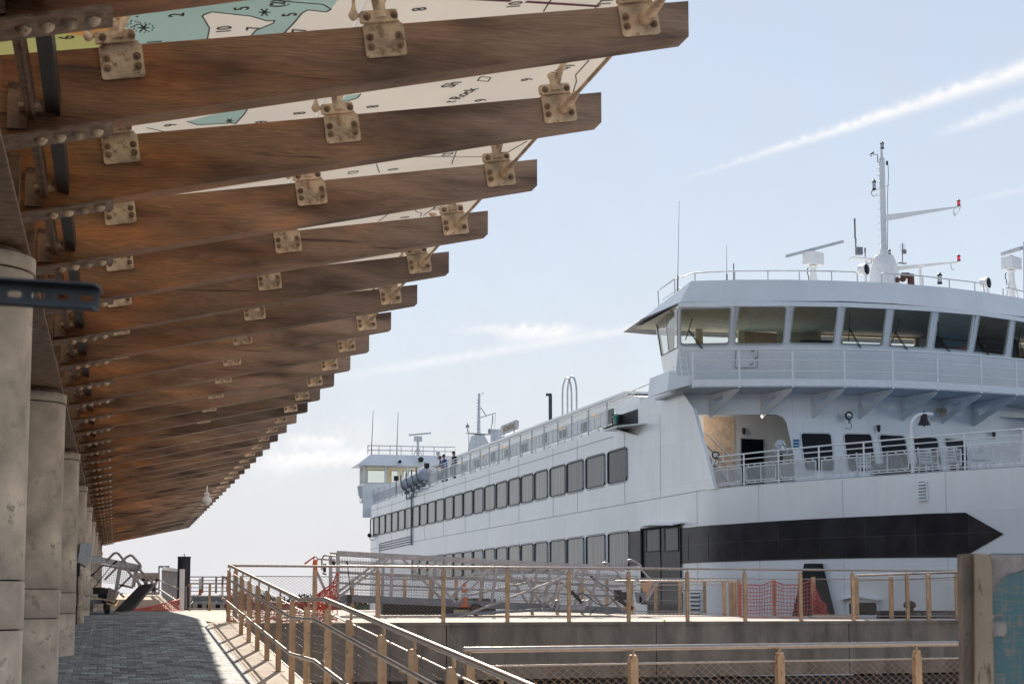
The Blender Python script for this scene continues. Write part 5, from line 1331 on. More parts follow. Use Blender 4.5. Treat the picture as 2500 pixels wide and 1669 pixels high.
b.prism([K(1630, 800)-Vector((0, .1, 0)), K(1672, 806)-Vector((0, .1, 0)), K(1672, 806)+Vector((0, .1, 0)), K(1630, 800)+Vector((0, .1, 0))], (0, 0, -.03)); b.build('antenna', 'alud', mast)
for (x, yb0, nm) in ((1140, 900, 0), (2276, 1000, 1)):
    YR = 63.6; Kp = lambda a, c: K(a, c, YR); x0 = x
    yb_ = 820 if not nm else 848
    b = MB(); b.lathe((Kp(x0, 820).x, YR, 0), [(.13, zr), (.12, Kp(x0, yb_).z-.08), (.18, Kp(x0, yb_).z)], 12)
    for sx in (-1, 1): b.tube([Vector((Kp(x0, 820).x+sx*.06, YR, Kp(x0, yb_+40).z)), Vector((Kp(x0, 820).x+sx*.42, YR, zr))], .035, 6)
    rd = b.build('radar', 'wp', ferry)
    b = MB(); b.box((Kp(x0, 780).x, YR, Kp(x0, yb_-41).z), (.68, .5, .48), rz=.5); b.build('radar_housing', 'wp', rd)
    b = MB()
    if not nm: b.bar(Kp(985, 765), Kp(1312, 680), .12, .11)
    else: b.bar(Kp(2276, 742)+Vector((-.05, -.9, .0)), Kp(2276, 742)+Vector((.1, .9, .1)), .12, .13)
    b.lathe(Kp(x0, yb_-82)-Vector((0, 0, .05)), [(.09, -.03), (.07, .1)], 10); b.build('scanner_bar', 'greyp', rd)
    b = MB(); b.tube(bez([Kp(x0-28, yb_+10), Kp(x0-46, yb_+30), Kp(x0-20, yb_+60), Kp(x0-26, yb_+80)], 8), .018, 5); b.build('radar_cable', 'blackm', rd)
for x, y in ((1440, 840), (2140, 918)):
    c = K(x, y, 63.2); d = Vector((.55, -.8, 0)); b = MB(); b.lathe(c, [(.12, -.3), (.2, -.24), (.215, 0), (.235, 0), (.235, .05), (.21, .06)], 18, d)
    b.tube(arc(c-Vector((0, 0, .0)), .26, R(200), R(340), 8, Vector((.8, .55, 0)), (0, 0, 1)), .02, 6); b.lathe((c.x, c.y, 0), [(.16, zr-.05), (.10, zr+.12), (.05, c.z-.25)], 12); sl = b.build('searchlight', 'wp', ferry)
    b = MB(); b.lathe(c+d*.064, [(.2, 0), (.15, .02), (.001, .03)], 18, d); b.build('searchlight_lens', 'dark', sl)
b = MB()
for x, y, r in ((1622, 900, .11), (1655, 895, .12)): c = K(x, y, 63.4); b.lathe(c, [(.03, .3), (.05, .1), (r, 0)], 14, (.4, .9, 0))
c = K(1700, 895, 63.4); b.lathe(c-Vector((0, 0, .25)), [(.14, 0), (.13, .42), (.12, .44)], 14); c = K(1662, 875, 63.4); b.lathe(c, [(.12, -.1), (.12, .2)], 12, (1, .2, .1)); b.build('ship_horn', 'brown', ferry)
lantern(K(1866, 925, 62.6), .09, .42, 'lens', ferry, name='roof_lantern')
b = MB(); 
for x0, y0, x1, y1 in ((362, 975, 372, 448), (645, 905, 644, 700), (684, 905, 684, 806)):
    A, B_ = K(x0, y0, 62.6), K(x1, y1, 62.6); b.tube([A, A.lerp(B_, .18), A.lerp(B_, .2), B_], [.03, .03, .012, .006] if x0 != 684 else .022, 6)
A, B_ = K(2348, 990, 63), K(2347, 680, 63); b.tube([A, B_], .012, 6)
for (A_, ) in (): pass
b.build('whip_antenna', 'alud', ferry)

# --- upper deck: railing, casing, fittings
ypo = [sX(1100+x/4.517, 1150, 21).y for x in (1715, 1510, 1325, 1170, 1020, 885, 757, 635, 520, 415, 315, 205, 115, 20)]

ypo = [64.9]+ypo; sp_ = ypo[-1]-ypo[-2]
while ypo[-1] < 129: ypo.append(ypo[-1]+sp_)
yend = sX(928, 1235, 21).y
b = MB()
for h_, r_2 in ((1.12, .028), (.98, .02), (.84, .02), (.16, .02)): b.tube([Vector((21.06, 64.2 if h_ > 1 else 66.5, ZU+h_+(.12 if h_ > 1 else .1))), Vector((21.06, ypo[1], ZU+h_))]+[HP(y, ZU+h_, -.06) for y in ypo[2:]+[131, 133, 135, 137]], r_2, 6)
ur = b.build('deck_railing', 'wp', ferry)
for y in ypo[1:]:
    b = MB(); b.tube([HP(y, ZU, -.06), HP(y, ZU+1.12, -.06)], .035, 6); b.build('railing_post', 'greyp', ur)
for i, (ya_, yb_) in enumerate(zip(ypo[1:], ypo[2:])):
    b = MB(); A, B_ = HP(ya_, ZU, -.05), HP(yb_, ZU, -.05); d = B_-A; L = d.length; d /= L; A += d*.1; L -= .2
    for v in (.2, .76): b.bar(A+Vector((0, 0, v)), A+d*L+Vector((0, 0, v)), .015, .04)
    for k in range(4): b.bar(A+d*L*k/3+Vector((0, 0, .2)), A+d*L*k/3+Vector((0, 0, .76)), .03, .03, up=d)
    diamond(b, A, A+d*L, .2, .76, .14, .09, .006)
    b.build('mesh_panel', 'screen', ur)
XC = 24.2; zc0 = 9.35
b = MB(); ca, cb = 76.0, 128.0
b.prism([(XC, ca, ZU), (XC, cb, ZU), (XC, cb, zc0), (XC, ca+2, zc0), (XC, ca, zc0-.3)], (14, 0, 0)); cs_ = b.build('upper_casing', 'white', ferry)
b = MB(); b.box2((XC-.25, ca+1.5, zc0), (XC+14, cb, zc0+.1)); b.build('casing_roof', 'white', cs_)
for k in range(12):
    y = 80+k*4.1; b = MB(); b.box2((XC-.02, y, 8.25), (XC-.01, y+1.5, 8.75)) if k % 3 else b.box2((XC-.02, y, ZU), (XC-.01, y+.9, 8.95)); b.build('casing_window', 'dark', cs_)
for k in range(7):
    y = 83+k*6.2; b = MB(); b.lathe((XC-.1, y, 8.9), [(.07, -.08), (.10, 0), (.06, .06)], 10); b.build('deck_light', 'amber', cs_)
for k in range(16):
    y = 79+2.9*k; p = Vector((22.7, y, ZU)); b = MB()
    b.box(p+Vector((0, 0, .42)), (.5, 1.6, .06)); b.box(p+Vector((.25, 0, .68)), (.06, 1.6, .5)); b.box(p+Vector((0, -.6, .2)), (.4, .06, .4)); b.box(p+Vector((0, .6, .2)), (.4, .06, .4)); b.build('deck_seat', 'chair', ferry)
def K8(x, y, X=25.0): return sX(1100+x/4.517, 930+y/4.517, X)
b = MB()
for dx in (0, 55):
    l = K8(1235+dx, 160-20*(dx > 0)); rgt = K8(1335+dx, 150-20*(dx > 0)); c = (l+rgt)/2; r0 = (rgt-l).length/2; d = (rgt-l).normalized()
    b.tube([Vector((l.x, l.y, zc0))]+arc(c, r0, math.pi, 0, 10, d, (0, 0, 1))+[Vector((rgt.x, rgt.y, zc0))], .05, 8)
b.build('ladder_hoop', 'greyp', ferry)
b = MB(); p = K8(1100, 150); b.bar(Vector((p.x, p.y, zc0)), p, .16, .16); b.bar(p, p+(K8(1070, 145)-K8(1100, 145))*1.1, .16, .16); b.build('vent_pipe', 'navy', ferry)
p = K8(515, 590, 27); b = MB(); b.lathe((p.x, p.y, 0), [(.45, zc0), (.45, K8(515, 535, 27).z)], 20); b.build('funnel', 'greyp', ferry)
b = MB()
q = [K8(x, y, 24.4) for x, y in ((548, 590), (740, 500), (745, 445), (552, 520))]
ux = (q[0]-q[1]).normalized(); ux.z = 0; ux.normalize(); zc = sum(p.z for p in q)/4; cn = sum(q, Vector())/4; L = (q[0]-q[1]).length; hh = .30
b.prism([cn+ux*u+Vector((0, 0, v)) for u, v in rrect(-L/2, -hh, L/2, hh, .2)], (.06, 0, 0)); nb = b.build('name_board', 'greyp', ferry)
text_mesh('ISLAND HOME', .44, cn+Vector((-.01, 0, 0)), -ux*1, (0, 0, 1), 'name_letters', 'galv', nb, .02, .006)
b = MB()
for u in (-L*.3, L*.3): b.tube([cn+ux*u, Vector((cn.x, (cn+ux*u).y, zc0))], .03, 5)
b.build('board_leg', 'greyp', nb)
for x0 in (840, 990):
    b = MB(); A, B_ = K8(x0, 500-95*(x0 > 900)), K8(x0+90, 470-65*(x0 > 900)); b.tube([Vector((A.x, A.y, zc0)), Vector((A.x, A.y, zc0+.35)), Vector((B_.x, B_.y, zc0+.35)), Vector((B_.x, B_.y, zc0))], .04, 6); b.build('hatch_rail', 'greyp', ferry)
# sidelight box with green lanterns
p = [sX(1100+x/4.517, 930+y/4.517, 20.9) for x, y in ((1860, 450), (2085, 440), (2085, 310), (1860, 330))]
b = MB(); yA, yB = p[0].y, p[0].y+(p[1].y-p[0].y)*.8; zA, zB = p[0].z-.25, p[2].z+.0
zA = sX(1560, 1030, 20.7).z; zB = zA+.62
b.box2((20.15, yB, zA), (21.1, yA-.2, zA+.04)); b.prism([(20.98, yA, zA), (20.98, yB, zA), (20.98, yB, zB), (20.98, yA, zB)], (.03, 0, 0)); b.box2((20.6, yA-.05, zA), (20.98, yA, zB))
sb = b.build('sidelight_screen', 'blackm', ferry)
lantern(Vector((20.6, yA-.5, zA+.05)), .11, .5, 'green', sb, 'green')
b = MB(); b.prism([(21, yA, zA-.02), (20.2, yA-.1, zA-.02), (20.2, yB+.2, zA-.02), (21, yB-1.2, zA-.02)], (0, 0, -.05)); b.prism([(21, yA, zA-.07), (20.4, (yA+yB)/2, zA-.07), (21, yB, zA-.4)], (0, 0, -.03)); b.build('sidelight_shelf', 'white', sb)
# conduits down the side
b = MB()
yv = SH(1006, 1300).y
b.tube([HP(yv, ZU-.1, .06), HP(yv, sX(1006, 1330, 21).z, .06)], .05, 6)
z_ = sX(1006, 1330, 21).z
for k in range(4): b.tube([HP(yv, z_+.1+.16*k, .06), HP(SH(928, 1340).y, z_-.0+.16*k, .06), HP(SH(928, 1340).y, z_-1.0, .06)], .028, 5)
b.tube([HP(yv, ZU-.3, .1), HP(yv+1.6, ZU-.35, .1), HP(yv+1.6, ZU+.2, .1)], .04, 6); b.tube([HP(yv, ZU-.3, .1), HP(yv-1.0, ZU-.3, .1), HP(yv-1.0, ZU+.3, .1)], .04, 6)
b.build('conduit', 'alud', ferry)
# life raft canisters on a cradle
def K4(x, y, X=20.9): return sX(850+x/4.48, 930+y/4.48, X)
for k, (x, y) in enumerate(((640, 1120), (700, 1095), (760, 1065), (812, 1035))):
    c = K4(x, y, 20.75); b = MB(); b.lathe(c-Vector((0, .85, 0)), [(.2, .25), (.32, .3), (.36, .4), (.36, 1.3), (.32, 1.4), (.2, 1.45)], 14, (0, 1, 0)); o = b.build('life_raft', 'canvas', ferry)
    b = MB(); b.tube([c+Vector((-.4, -.1, .55)), c+Vector((-.41, -.1, .2)), c+Vector((-.28, -.1, -.36)), c+Vector((.2, -.1, -.52))], .05, 6); b.box(c+Vector((.0, -.1, -.58)), (.3, .25, .22)); b.build('raft_cradle', 'alud', o)
c = K4(840, 1000, 21.4); b = MB(); b.lathe(c-Vector((0, 1.6, 0)), [(.1, 0), (.25, .3), (.34, 1.0), (.34, 2.5), (.25, 3.6), (.1, 4.2)], 14, (0, 1, .02)); b.build('covered_boat', 'canvas', ferry)
for x, y in ((860, 925), (525, 1062)):
    c = K4(x, y, 21.0); b = MB(); b.box(c, (.26, .2, .32), rz=.4); b.tube([c, c-Vector((0, 0, 1.0))], .03, 6); o = b.build('deck_floodlight', 'blackm', ferry)
# --- far wheelhouse
YF = 134.5; 
def K9(x, y, Y=YF): return sY(850+x/4.48, 930+y/4.48, Y)
xl = K9(185, 950).x; ze0, ze1 = 9.0, 10.3
zt9 = K9(300, 925).z; zb9 = K9(300, 1115).z
b = MB(); P = lambda u, v: Vector((u, YF, v)); h9 = [[(K9(x0, 940).x, zb9+.05), (K9(x1, 940).x, zb9+.05), (K9(x1, 940).x, zt9-.1), (K9(x0, 940).x, zt9-.1)] for x0, x1 in ((190, 400), (430, 635), (665, 810))]
tess(b, [(xl-.15, zb9-2.6), (xl+12, zb9-2.6), (xl+12, zt9), (xl-.15, zt9)], h9, P, Vector((0, .15, 0)))
xq = K9(128, 1000, YF+2.4).x; P2 = lambda u, v: Vector((xl-.12+(xq-xl+.12)*u/2.4+(.12 if v < zb9 else 0), YF+u, v))
tess(b, [(0, zb9-1), (2.4, zb9-1), (2.4, zt9), (0, zt9)], [[(.2, zb9), (2.2, zb9), (2.2, zt9-.1), (.2, zt9-.1)]], P2, Vector((.1, 0, 0)))
P3 = lambda u, v: Vector((u, YF+2.5, v)); tess(b, [(xq, zb9-1), (xl+12, zb9-1), (xl+12, zt9), (xq, zt9)], [[(xl+.6, zb9), (xl+2.9, zb9), (xl+2.9, zt9-.2), (xl+.6, zt9-.2)], [(xl+3.4, zb9), (xl+6, zb9), (xl+6, zt9-.2), (xl+3.4, zt9-.2)]], P3, Vector((0, -.1, 0)))
fw_ = b.build('far_wheelhouse_wall', 'white', ferry)
for h in h9: framed('bridge_window', P, h, 'glass', 'greyp', .06, ferry, Vector((0, -1, 0)), .04, -.02)
b = MB(); b.box2((xl+.2, YF+.3, zt9-.12), (xl+11.5, YF+2.4, zt9-.05)); b.build('far_cabin_ceiling', 'cream', ferry)
b = MB(); b.box2((xl+1.9, YF+1.5, zb9-1), (xl+2.3, YF+1.9, zt9-.2)); b.build('far_cabin_post', 'cream', ferry)
zl = zt9; tl = K9(32, 955, YF+2.6)
lo = [Vector((tl.x, YF+2.8, zl)), Vector((K9(95, 940, YF-.6).x, YF-.6, zl)), Vector((xl+13, YF-.6, zl)), Vector((xl+13, YF+2.8, zl))]
hi = [Vector((K9(235, 830, YF+2.4).x, YF+2.4, zl+2.0)), Vector((K9(245, 830, YF+.3).x, YF+.3, zl+2.0)), Vector((xl+13, YF+.3, zl+1.7)), Vector((xl+13, YF+2.4, zl+1.7))]
zh = K9(240, 800, YF+.3).z
for h in hi: h.z = zh
b = MB(); b.poly(hi); b.poly(lo[::-1])
for i in range(4): j = (i+1) % 4; b.poly([lo[i], lo[j], hi[j], hi[i]])
b.build('far_wheelhouse_roof', 'white', ferry)
b = MB()
for z_, in ((zh+.68,), (zh+.34,)): b.tube([Vector((hi[0].x, YF+2.4, z_)), Vector((hi[1].x-.2, YF+.4, z_)), Vector((K9(1180, 770).x, YF+.4, z_)), Vector((K9(1180, 770).x, YF+.4, zh))], .035, 6)
for k in range(8): p = Vector((hi[1].x-.2+(K9(1100, 770).x-hi[1].x)*k/7, YF+.4, zh)); b.tube([p, p+Vector((0, 0, .68))], .03, 5)
b.build('far_roof_railing', 'greyp', ferry)
b = MB()
for x0, y1 in ((275, 320), (547, 335)): A = K9(x0-6*(x0 < 300), 700); b.tube([Vector((A.x, YF+.5, zh)), Vector((A.x, YF+.5, K9(x0, 690).z)), K9(x0, y1)], [.05, .035, .018], 5)
b.build('far_whip_antenna', 'alud', ferry)
b = MB(); p = K9(790, 700); b.lathe((p.x, YF+1, 0), [(.14, zh-.4), (.09, K9(790, 650).z)], 10)
for sx in (-1, 1): b.tube([Vector((p.x, YF+1, K9(790, 700).z)), Vector((p.x+sx*.48, YF+1, zh-.3))], .035, 5)
b.box((p.x, YF+1, K9(790, 620).z), (.58, .4, .40)); b.bar(K9(663, 590), K9(905, 568), .12, .12); b.build('far_radar', 'greyp', ferry)
b = MB(); p = K9(985, 790); b.sph(p, .17, 12); b.lathe((p.x, YF, 0), [(.06, zh-.5), (.06, p.z)], 8); b.build('far_searchlight', 'greyp', ferry)
b = MB(); 
for x, y, r in ((793, 858, .21), (565, 880, .12)): b.lathe(K9(x, y, YF-.8), [(r*.5, -.5), (r, .1), (r, 0), (r*.6, .05)], 12, (0, -1, 0))
b.build('far_floodlight', 'blackm', ferry)
# screened wing box under the far wheelhouse
b = MB(); q = [K9(x, y, YF+1) for x, y in ((188, 1140), (360, 1140), (360, 1180), (335, 1340), (245, 1385), (188, 1300))]; b.prism(q, (0, 2, 0)); b.build('wing_box', 'greyp', ferry)
b = MB(); q = [K9(x, y, YF+2) for x, y in ((105, 1145), (185, 1140), (185, 1250), (118, 1255))]; b.prism(q, (0, .3, 0)); b.tube([K9(x, y, YF+2) for x, y in ((130, 1255), (130, 1330), (240, 1310))], .04, 5); b.tube([K9(160, 1330, YF+2), K9(245, 1334, YF+2)], .04, 5); b.build('wing_platform', 'wp', ferry)
b = MB(); c = K9(305, 1345, YF-2); b.lathe(c, [(.1, -.3), (.18, -.1), (.17, 0)], 12, (.3, -1, -.3)); b.build('far_floodlight', 'wp', ferry)
# far mast
def K7(x, y, X=27.0): return sX(1100+x/4.517, 930+y/4.517, X)
yfm = K7(313, 560).y; XM = 27.0
def Km(x, y): return sY(1100+x/4.517, 930+y/4.517, yfm)
b = MB(); b.prism([Km(240, 740), Km(270, 590), Km(370, 590), Km(420, 680), Km(430, 800), Km(240, 800)], (0, 1.4, 0)); fm = b.build('far_mast', 'greyp', ferry)
b = MB(); b.tube([Km(311, 580), Km(313, 330), Km(316, 135)], [.12, .09, .08], 10); b.build('mast_tube', 'greyp', fm)
b = MB(); b.tube([Km(320, 405), Km(497, 352)], .03, 6); b.tube([Km(330, 290), Km(395, 382)], .03, 6); b.tube([Km(165, 572), Km(310, 585), Km(465, 590)], [.02, .08, .02], 6); b.tube([Km(495, 352), Km(484, 520)], .012, 5); b.tube([Km(465, 375), Km(460, 480)], .035, 6); b.build('yard_arm', 'alud', fm); b = MB(); b.box(Km(437, 555), (.26, .2, .34)); b.tube([Km(445, 540), Km(452, 480)], .025, 5); b.build('antenna', 'alud', fm); b = MB()
b.tube([Km(187, 560), Km(187, 460)], .03, 6); b.box(Km(187, 500), (.2, .2, .2)); b.tube([Km(202, 780), Km(202, 540)], .025, 5); b.tube([Km(340, 150), Km(366, 120)], .02, 5)
for k in range(10): p = Km(300, 200+35*k); b.tube([p, p+Vector((-.10, 0, -.08))], .012, 4)
b.build('yard_arm', 'alud', fm)
for k in range(12): 
    pass
# floodlight on the stern quarter
c = sY(902, 1306, 130); b = MB(); b.lathe(c, [(.08, -.3), (.15, -.1), (.16, 0)], 12, (-.3, -1, 0)); b.tube([c, c+Vector((.05, .1, -.3)), c+Vector((.4, .3, -.35))], .025, 5); b.build('quarter_lamp', 'blackm', ferry)

# ================================================================== THINGS ON THE QUAY
QZ = -.33
def zz1(x, y): return (740+x/5.107, 1330+y/5.107)
def zz2(x, y): return (1180+x/4.517, 1330+y/4.517)
def zz4(x, y): return (200+x/5.593, 1300+y/5.593)
def gridmesh(b, P, u0, u1, v0, v1, step, r):                 # square weld mesh on a plane P(u,v)
    n = max(1, int((u1-u0)/step)); m = max(1, int((v1-v0)/step))
    for i in range(n+1): u = u0+(u1-u0)*i/n; b.tube([P(u, v0), P(u, v1)], r, 3, caps=False)
    for j in range(m+1): v = v0+(v1-v0)*j/m; b.tube([P(u0, v), P(u1, v)], r, 3, caps=False)
# main gangway, on wheels, seen side on
GY = 42.2
gl = aY(*zz1(422, 690), GY); gr = aY(*zz2(1600, 765), GY)
t = thing('gangway', 'aluminium truss gangway with mesh sides on wheels, behind the quay railing', 'gangway', (gl.x, GY, QZ))
tl, tr_ = aY(*zz1(422, 92), GY), aY(*zz2(1735, 262), GY)
bl, br_ = aY(*zz1(430, 655), GY), aY(*zz2(1600, 728), GY)
WD = 1.45
for k, off in enumerate((0, WD)):
    o3 = Vector((0, off, 0))
    A, B_, C_, D_ = tl+o3, tr_+o3, bl+o3, br_+o3
    def top(f): return A.lerp(B_, f)
    def bot(f): return C_.lerp(D_, f)
    b = MB(); b.bar(A, B_, .08, .085); b.build('top_chord', 'alu', t)
    b = MB(); b.bar(C_, D_, .07, .16); b.build('bottom_chord', 'alud', t)
    b = MB(); b.bar(top(0)+Vector((.02, 0, 0)), bot(0)-Vector((0, 0, .05)), .075, .075, up=(0, 1, 0)); 
    fr = [.178, .351, .52, .70, .86]
    b.build('end_post', 'alu', t)
    for f in fr: b = MB(); b.bar(top(f), bot(f), .07, .06, up=(0, 1, 0)); b.build('upright', 'alu', t)
    seq = [(.0, 0), (.178, 1), (.40, 0), (.52, 1), (.70, 0), (.80, 1), (.98, 0)]
    for (f0, s0), (f1, s1) in zip(seq, seq[1:]):
        if (f0, f1) in ((.178, .40), (.52, .70)): f0 += .06
        p = (top if s0 else bot)(f0); q = (top if s1 else bot)(f1)
        b = MB(); b.bar(p, q, .055, .075, up=(0, 1, 0)); b.build('diagonal', 'alu', t)
    b = MB()
    for vv in (.28, .52, .76): b.tube([A.lerp(C_, vv-.1), B_.lerp(D_, vv-.1)], .017, 6)
    b.build('side_rail', 'alu', t)
    b = MB(); n = 118
    for i in range(n+1): f = i/n; b.tube([top(f)-Vector((0, 0, .10)), bot(f)+Vector((0, 0, .1))], .0028, 3, caps=False)
    for j in range(14): f = .08+.84*j/13; b.tube([A.lerp(C_, f), B_.lerp(D_, f)], .0028, 3, caps=False)
    b.build('side_mesh', 'wire', t)
b = MB(); b.prism([bl+Vector((.1, .04, .03)), br_+Vector((0, .04, .03)), br_+Vector((0, WD-.04, .03)), bl+Vector((.1, WD-.04, .03))], (0, 0, .04)); b.build('walkway', 'alud', t)
for x, yy in ((2155, 0), (1850, WD)):
    w_ = aY(*zz1(2155, 800), GY-.12); w_ += Vector((0, yy+.1*(yy > 0), 0)); b = MB(); R_ = .145
    w_.z = QZ+R_
    b.lathe(w_-Vector((0, .04, 0)), [(R_-.03, -.0), (R_, .01), (R_, .08), (R_-.03, .09)], 24, (0, 1, 0)); wh_ = b.build('wheel', 'rubber', t)
    b = MB(); b.lathe(w_-Vector((0, .05, 0)), [(R_-.035, 0), (R_-.05, .015), (.05, .02), (.045, -.01), (.01, -.012)], 20, (0, 1, 0)); b.build('wheel_rim', 'brown', wh_)
b = MB(); c = aY(*zz1(1990, 830), GY); b.box(c+Vector((0, .1, 0)), (.38, .1, .10)); b.build('jack_block', 'cream', t)
# lift frame at the right half
G2f = GY-.35
def g2(x, y, o=0): return aY(*zz2(x, y), G2f+o)
b = MB(); b.bar(g2(-420, 850), g2(845, 372), .05, .07, up=(0, 1, 0)); b.build('lift_arm', 'alu', t)
b = MB(); b.bar(g2(-200, 560, 1.6), g2(600, 390, 1.6), .05, .06, up=(0, 1, 0)); b.build('lift_arm', 'alu', t)
for p, q in (((845, 380), (750, 705)), ((590, 480), (760, 705)), ((1045, 285), (845, 470)), ((640, 640), (750, 510))): b = MB(); b.bar(g2(*p), g2(*q), .05, .06, up=(0, 1, 0)); b.build('lift_strut', 'alu', t)
b = MB(); b.bar(g2(-420, 770), g2(775, 705), .06, .07); b.build('tow_bar', 'alud', t)
b = MB(); b.tube([g2(845, 405), g2(985, 520)], .012, 6); b.tube([g2(975, 510), g2(1085, 635)], .042, 10); b.tube([g2(920, 480), g2(1085, 650), ], .012, 5); b.build('lift_ram', 'blackm', t)
b = MB(); b.tube([g2(835, 700), g2(1110, 700)], .095, 14); b.build('reel_drum', 'alu', t)
b = MB()
for x0, x1 in ((790, 850), (1070, 1150)): b.prism([g2(x0, 720), g2(x0+40, 720), g2(x1+10, 600), g2(x1-20, 610)], (0, .5, 0))
b.build('drum_bracket', 'alu', t)
b = MB(); b.tube(bez([g2(1060, 600), g2(1000, 470), g2(1180, 480), g2(1190, 640), g2(1300, 780), g2(1400, 690), g2(1450, 560), g2(1500, 570)], 20), .013, 6); b.tube([g2(1170, 770), g2(1250, 690)], .012, 5); b.build('hydraulic_hose', 'blackm', t)
b = MB(); b.tube([g2(1180, 342), g2(1225, 375)], .024, 8); b.build('handle_grip', 'rubber', t)
b = MB(); b.tube([g2(1225, 375), g2(1490, 560)], .014, 6); b.tube([g2(1460, 330, 1), g2(1600, 440, 1)], .014, 6); b.build('pump_handle', 'alud', t)
b = MB(); b.box(g2(1560, 560)+Vector((0, .3, 0)), (.22, .5, .2)); b.box(g2(1520, 520)+Vector((0, .3, 0)), (.12, .3, .12)); b.tube([g2(1490, 600), g2(1650, 700)], .05, 8); b.build('hydraulic_pump', 'blackm', t)
b = MB()
for k in range(3): b.prism([g2(1670+50*k, 515), g2(1700+50*k, 515), g2(1790, 640), g2(1700+20*k, 640)], (0, .05+.02*k, 0))
b.build('step_plate', 'alud', t)
b = MB(); b.prism([g2(1720, 420, .2), g2(1880, 405, .2), g2(1790, 610, .2), g2(1760, 500, .2)], (0, .03, 0)); b.prism([g2(1555, 640, .3), g2(1660, 660, .3), g2(1690, 720, .3), g2(1540, 700, .3)], (0, .03, 0)); b.build('lip_board', 'board', t)
b = MB(); b.tube([g2(1915, 405), g2(1800, 605)], .035, 10); b.lathe(g2(1915, 405), [(.05, -.02), (.05, .04)], 10, (.3, 0, 1)); b.build('lip_tube', 'alu', t)
for pts in (((1290, 225), (1300, 200), (1330, 182), (1370, 190), (1410, 230), (1600, 440)), ((1530, 245), (1580, 165), (1605, 145), (1640, 155), (1735, 225), (1745, 270), (1890, 430))):
    b = MB(); b.tube(bez([g2(*p, .1 if pts[0][0] < 1400 else -.1) for p in pts[:5]], 12)+[g2(*pts[5])]+([g2(*pts[6])] if len(pts) > 6 else []), .024, 8); b.build('grab_handle', 'alu', t)
# left end loop handles
g1 = lambda x, y, o=0: aY(*zz1(x, y), GY+o)
for o, pts in ((.8, ((235, 310), (232, 180), (260, 130), (300, 128), (405, 135))), (1.3, ((150, 225), (160, 190), (200, 172), (400, 185)))):
    b = MB(); b.tube([g1(*p, o) for p in pts], .022, 8); b.build('grab_handle', 'alu', t)
b = MB(); b.box(g1(268, 285, .8), (.06, .1, .2)); b.tube([g1(240, 350, .8), g1(290, 365, .8)], .02, 6); b.box(g1(380, 230, .8), (.08, .1, .12)); b.build('latch', 'blackm', t)
b = MB(); b.tube([g1(545, 215, -.15), g1(555, 270, -.15), g1(600, 640, -.15), g1(590, 740, -.15)], .013, 6); b.tube([g1(540, 205, -.15), g1(555, 240, -.15)], .022, 6); b.box(g1(580, 670, -.12), (.1, .08, .2)); b.build('jack_handle', 'blackm', t)
b = MB(); b.bar(g1(150, 290, 1.2), g1(300, 620, 1.2), .06, .09, up=(0, 1, 0)); b.build('end_brace', 'alu', t)

# second gangway, end on, beside the columns
LY = 45.0
def g4(x, y, o=0): return aY(*zz4(x, y), LY+o)
t = thing('gangway', 'aluminium gangway seen end on with its ribbed lip raised, beside the columns', 'gangway', (g4(600, 1060).x, LY, -.33))
b = MB(); A, B_ = g4(135, 345, 3.0), g4(790, 480, 0); b.bar(A, B_, .1, .14); b.build('top_chord', 'alu', t)
b = MB(); A2, B2 = g4(480, 470, 0), g4(800, 480, 0); b.bar(g4(520, 455), g4(465, 790), .09, .07, up=(0, 1, 0)); b.build('end_post', 'alu', t)
b = MB(); b.bar(g4(745, 500), g4(700, 740), .09, .07, up=(0, 1, 0)); b.build('end_post', 'alu', t)
for p, q in (((130, 590), (300, 430)), ((310, 640), (470, 480)), ((490, 770), (670, 590)), ((470, 700), (700, 750)), ((290, 440), (720, 520)), ((130, 560), (250, 690)), ((520, 830), (580, 880))):
    b = MB(); b.bar(g4(*p, .5), g4(*q, .5), .05, .05, up=(0, 1, 0)); b.build('diagonal', 'alu', t)
b = MB()
for k in range(26): f = k/25; b.tube([g4(130+610*f, 420+90*f, .6), g4(130+560*f, 660+60*f, .6)], .0045, 3, caps=False)
for k in range(9): f = k/8; b.tube([g4(130, 420+240*f, .6), g4(735-40*f, 510+210*f, .6)], .0045, 3, caps=False)
b.build('side_mesh', 'wire', t)
for pts in (((335, 385), (430, 285), (470, 272), (500, 285), (600, 410), (615, 445), (600, 490)), ((525, 410), (610, 330), (660, 305), (690, 315), (790, 425), (805, 455), (785, 495))):
    b = MB(); b.tube([g4(*p, -.05) for p in pts], .03, 8); b.build('grab_handle', 'alu', t)
for p, q in (((600, 490), (800, 710)), ((785, 500), (970, 690))): b = MB(); b.tube([g4(*p, -.1), g4(*q, -.5)], .03, 8); b.build('lip_stay', 'alu', t)
b = MB(); q = [g4(460, 1065, -.1), g4(800, 720, .35), g4(1005, 690, .0), g4(690, 1058, -.5)]; b.prism(q, (.03, .04, 0)); lp = b.build('ramp_lip', 'alud', t)
b = MB()
for k in range(12): f = (k+.5)/12; b.bar(q[0].lerp(q[3], f)-Vector((.015, .03, -.01)), q[1].lerp(q[2], f)-Vector((.015, .03, -.01)), .012, .03)
b.build('lip_rib', 'strut', lp)
b = MB(); b.prism([g4(400, 1105, -.2), g4(640, 1105, -.7), g4(670, 1080, -.4), g4(450, 1070, -.05)], (0, 0, .02)); b.build('lip_foot', 'alu', t)
b = MB(); b.tube([g4(230, 810, -.1), g4(350, 830, -.1)], .13, 12); b.box(g4(230, 790, 0), (.28, .3, .16)); b.tube([g4(150, 770), g4(440, 400)], .011, 6); b.tube([g4(125, 590), g4(285, 440)], .014, 6); b.build('hydraulic_pump', 'blackm', t)
b = MB(); b.tube([g4(432, 430), g4(478, 382)], .022, 8); b.build('handle_grip', 'rubber', t)
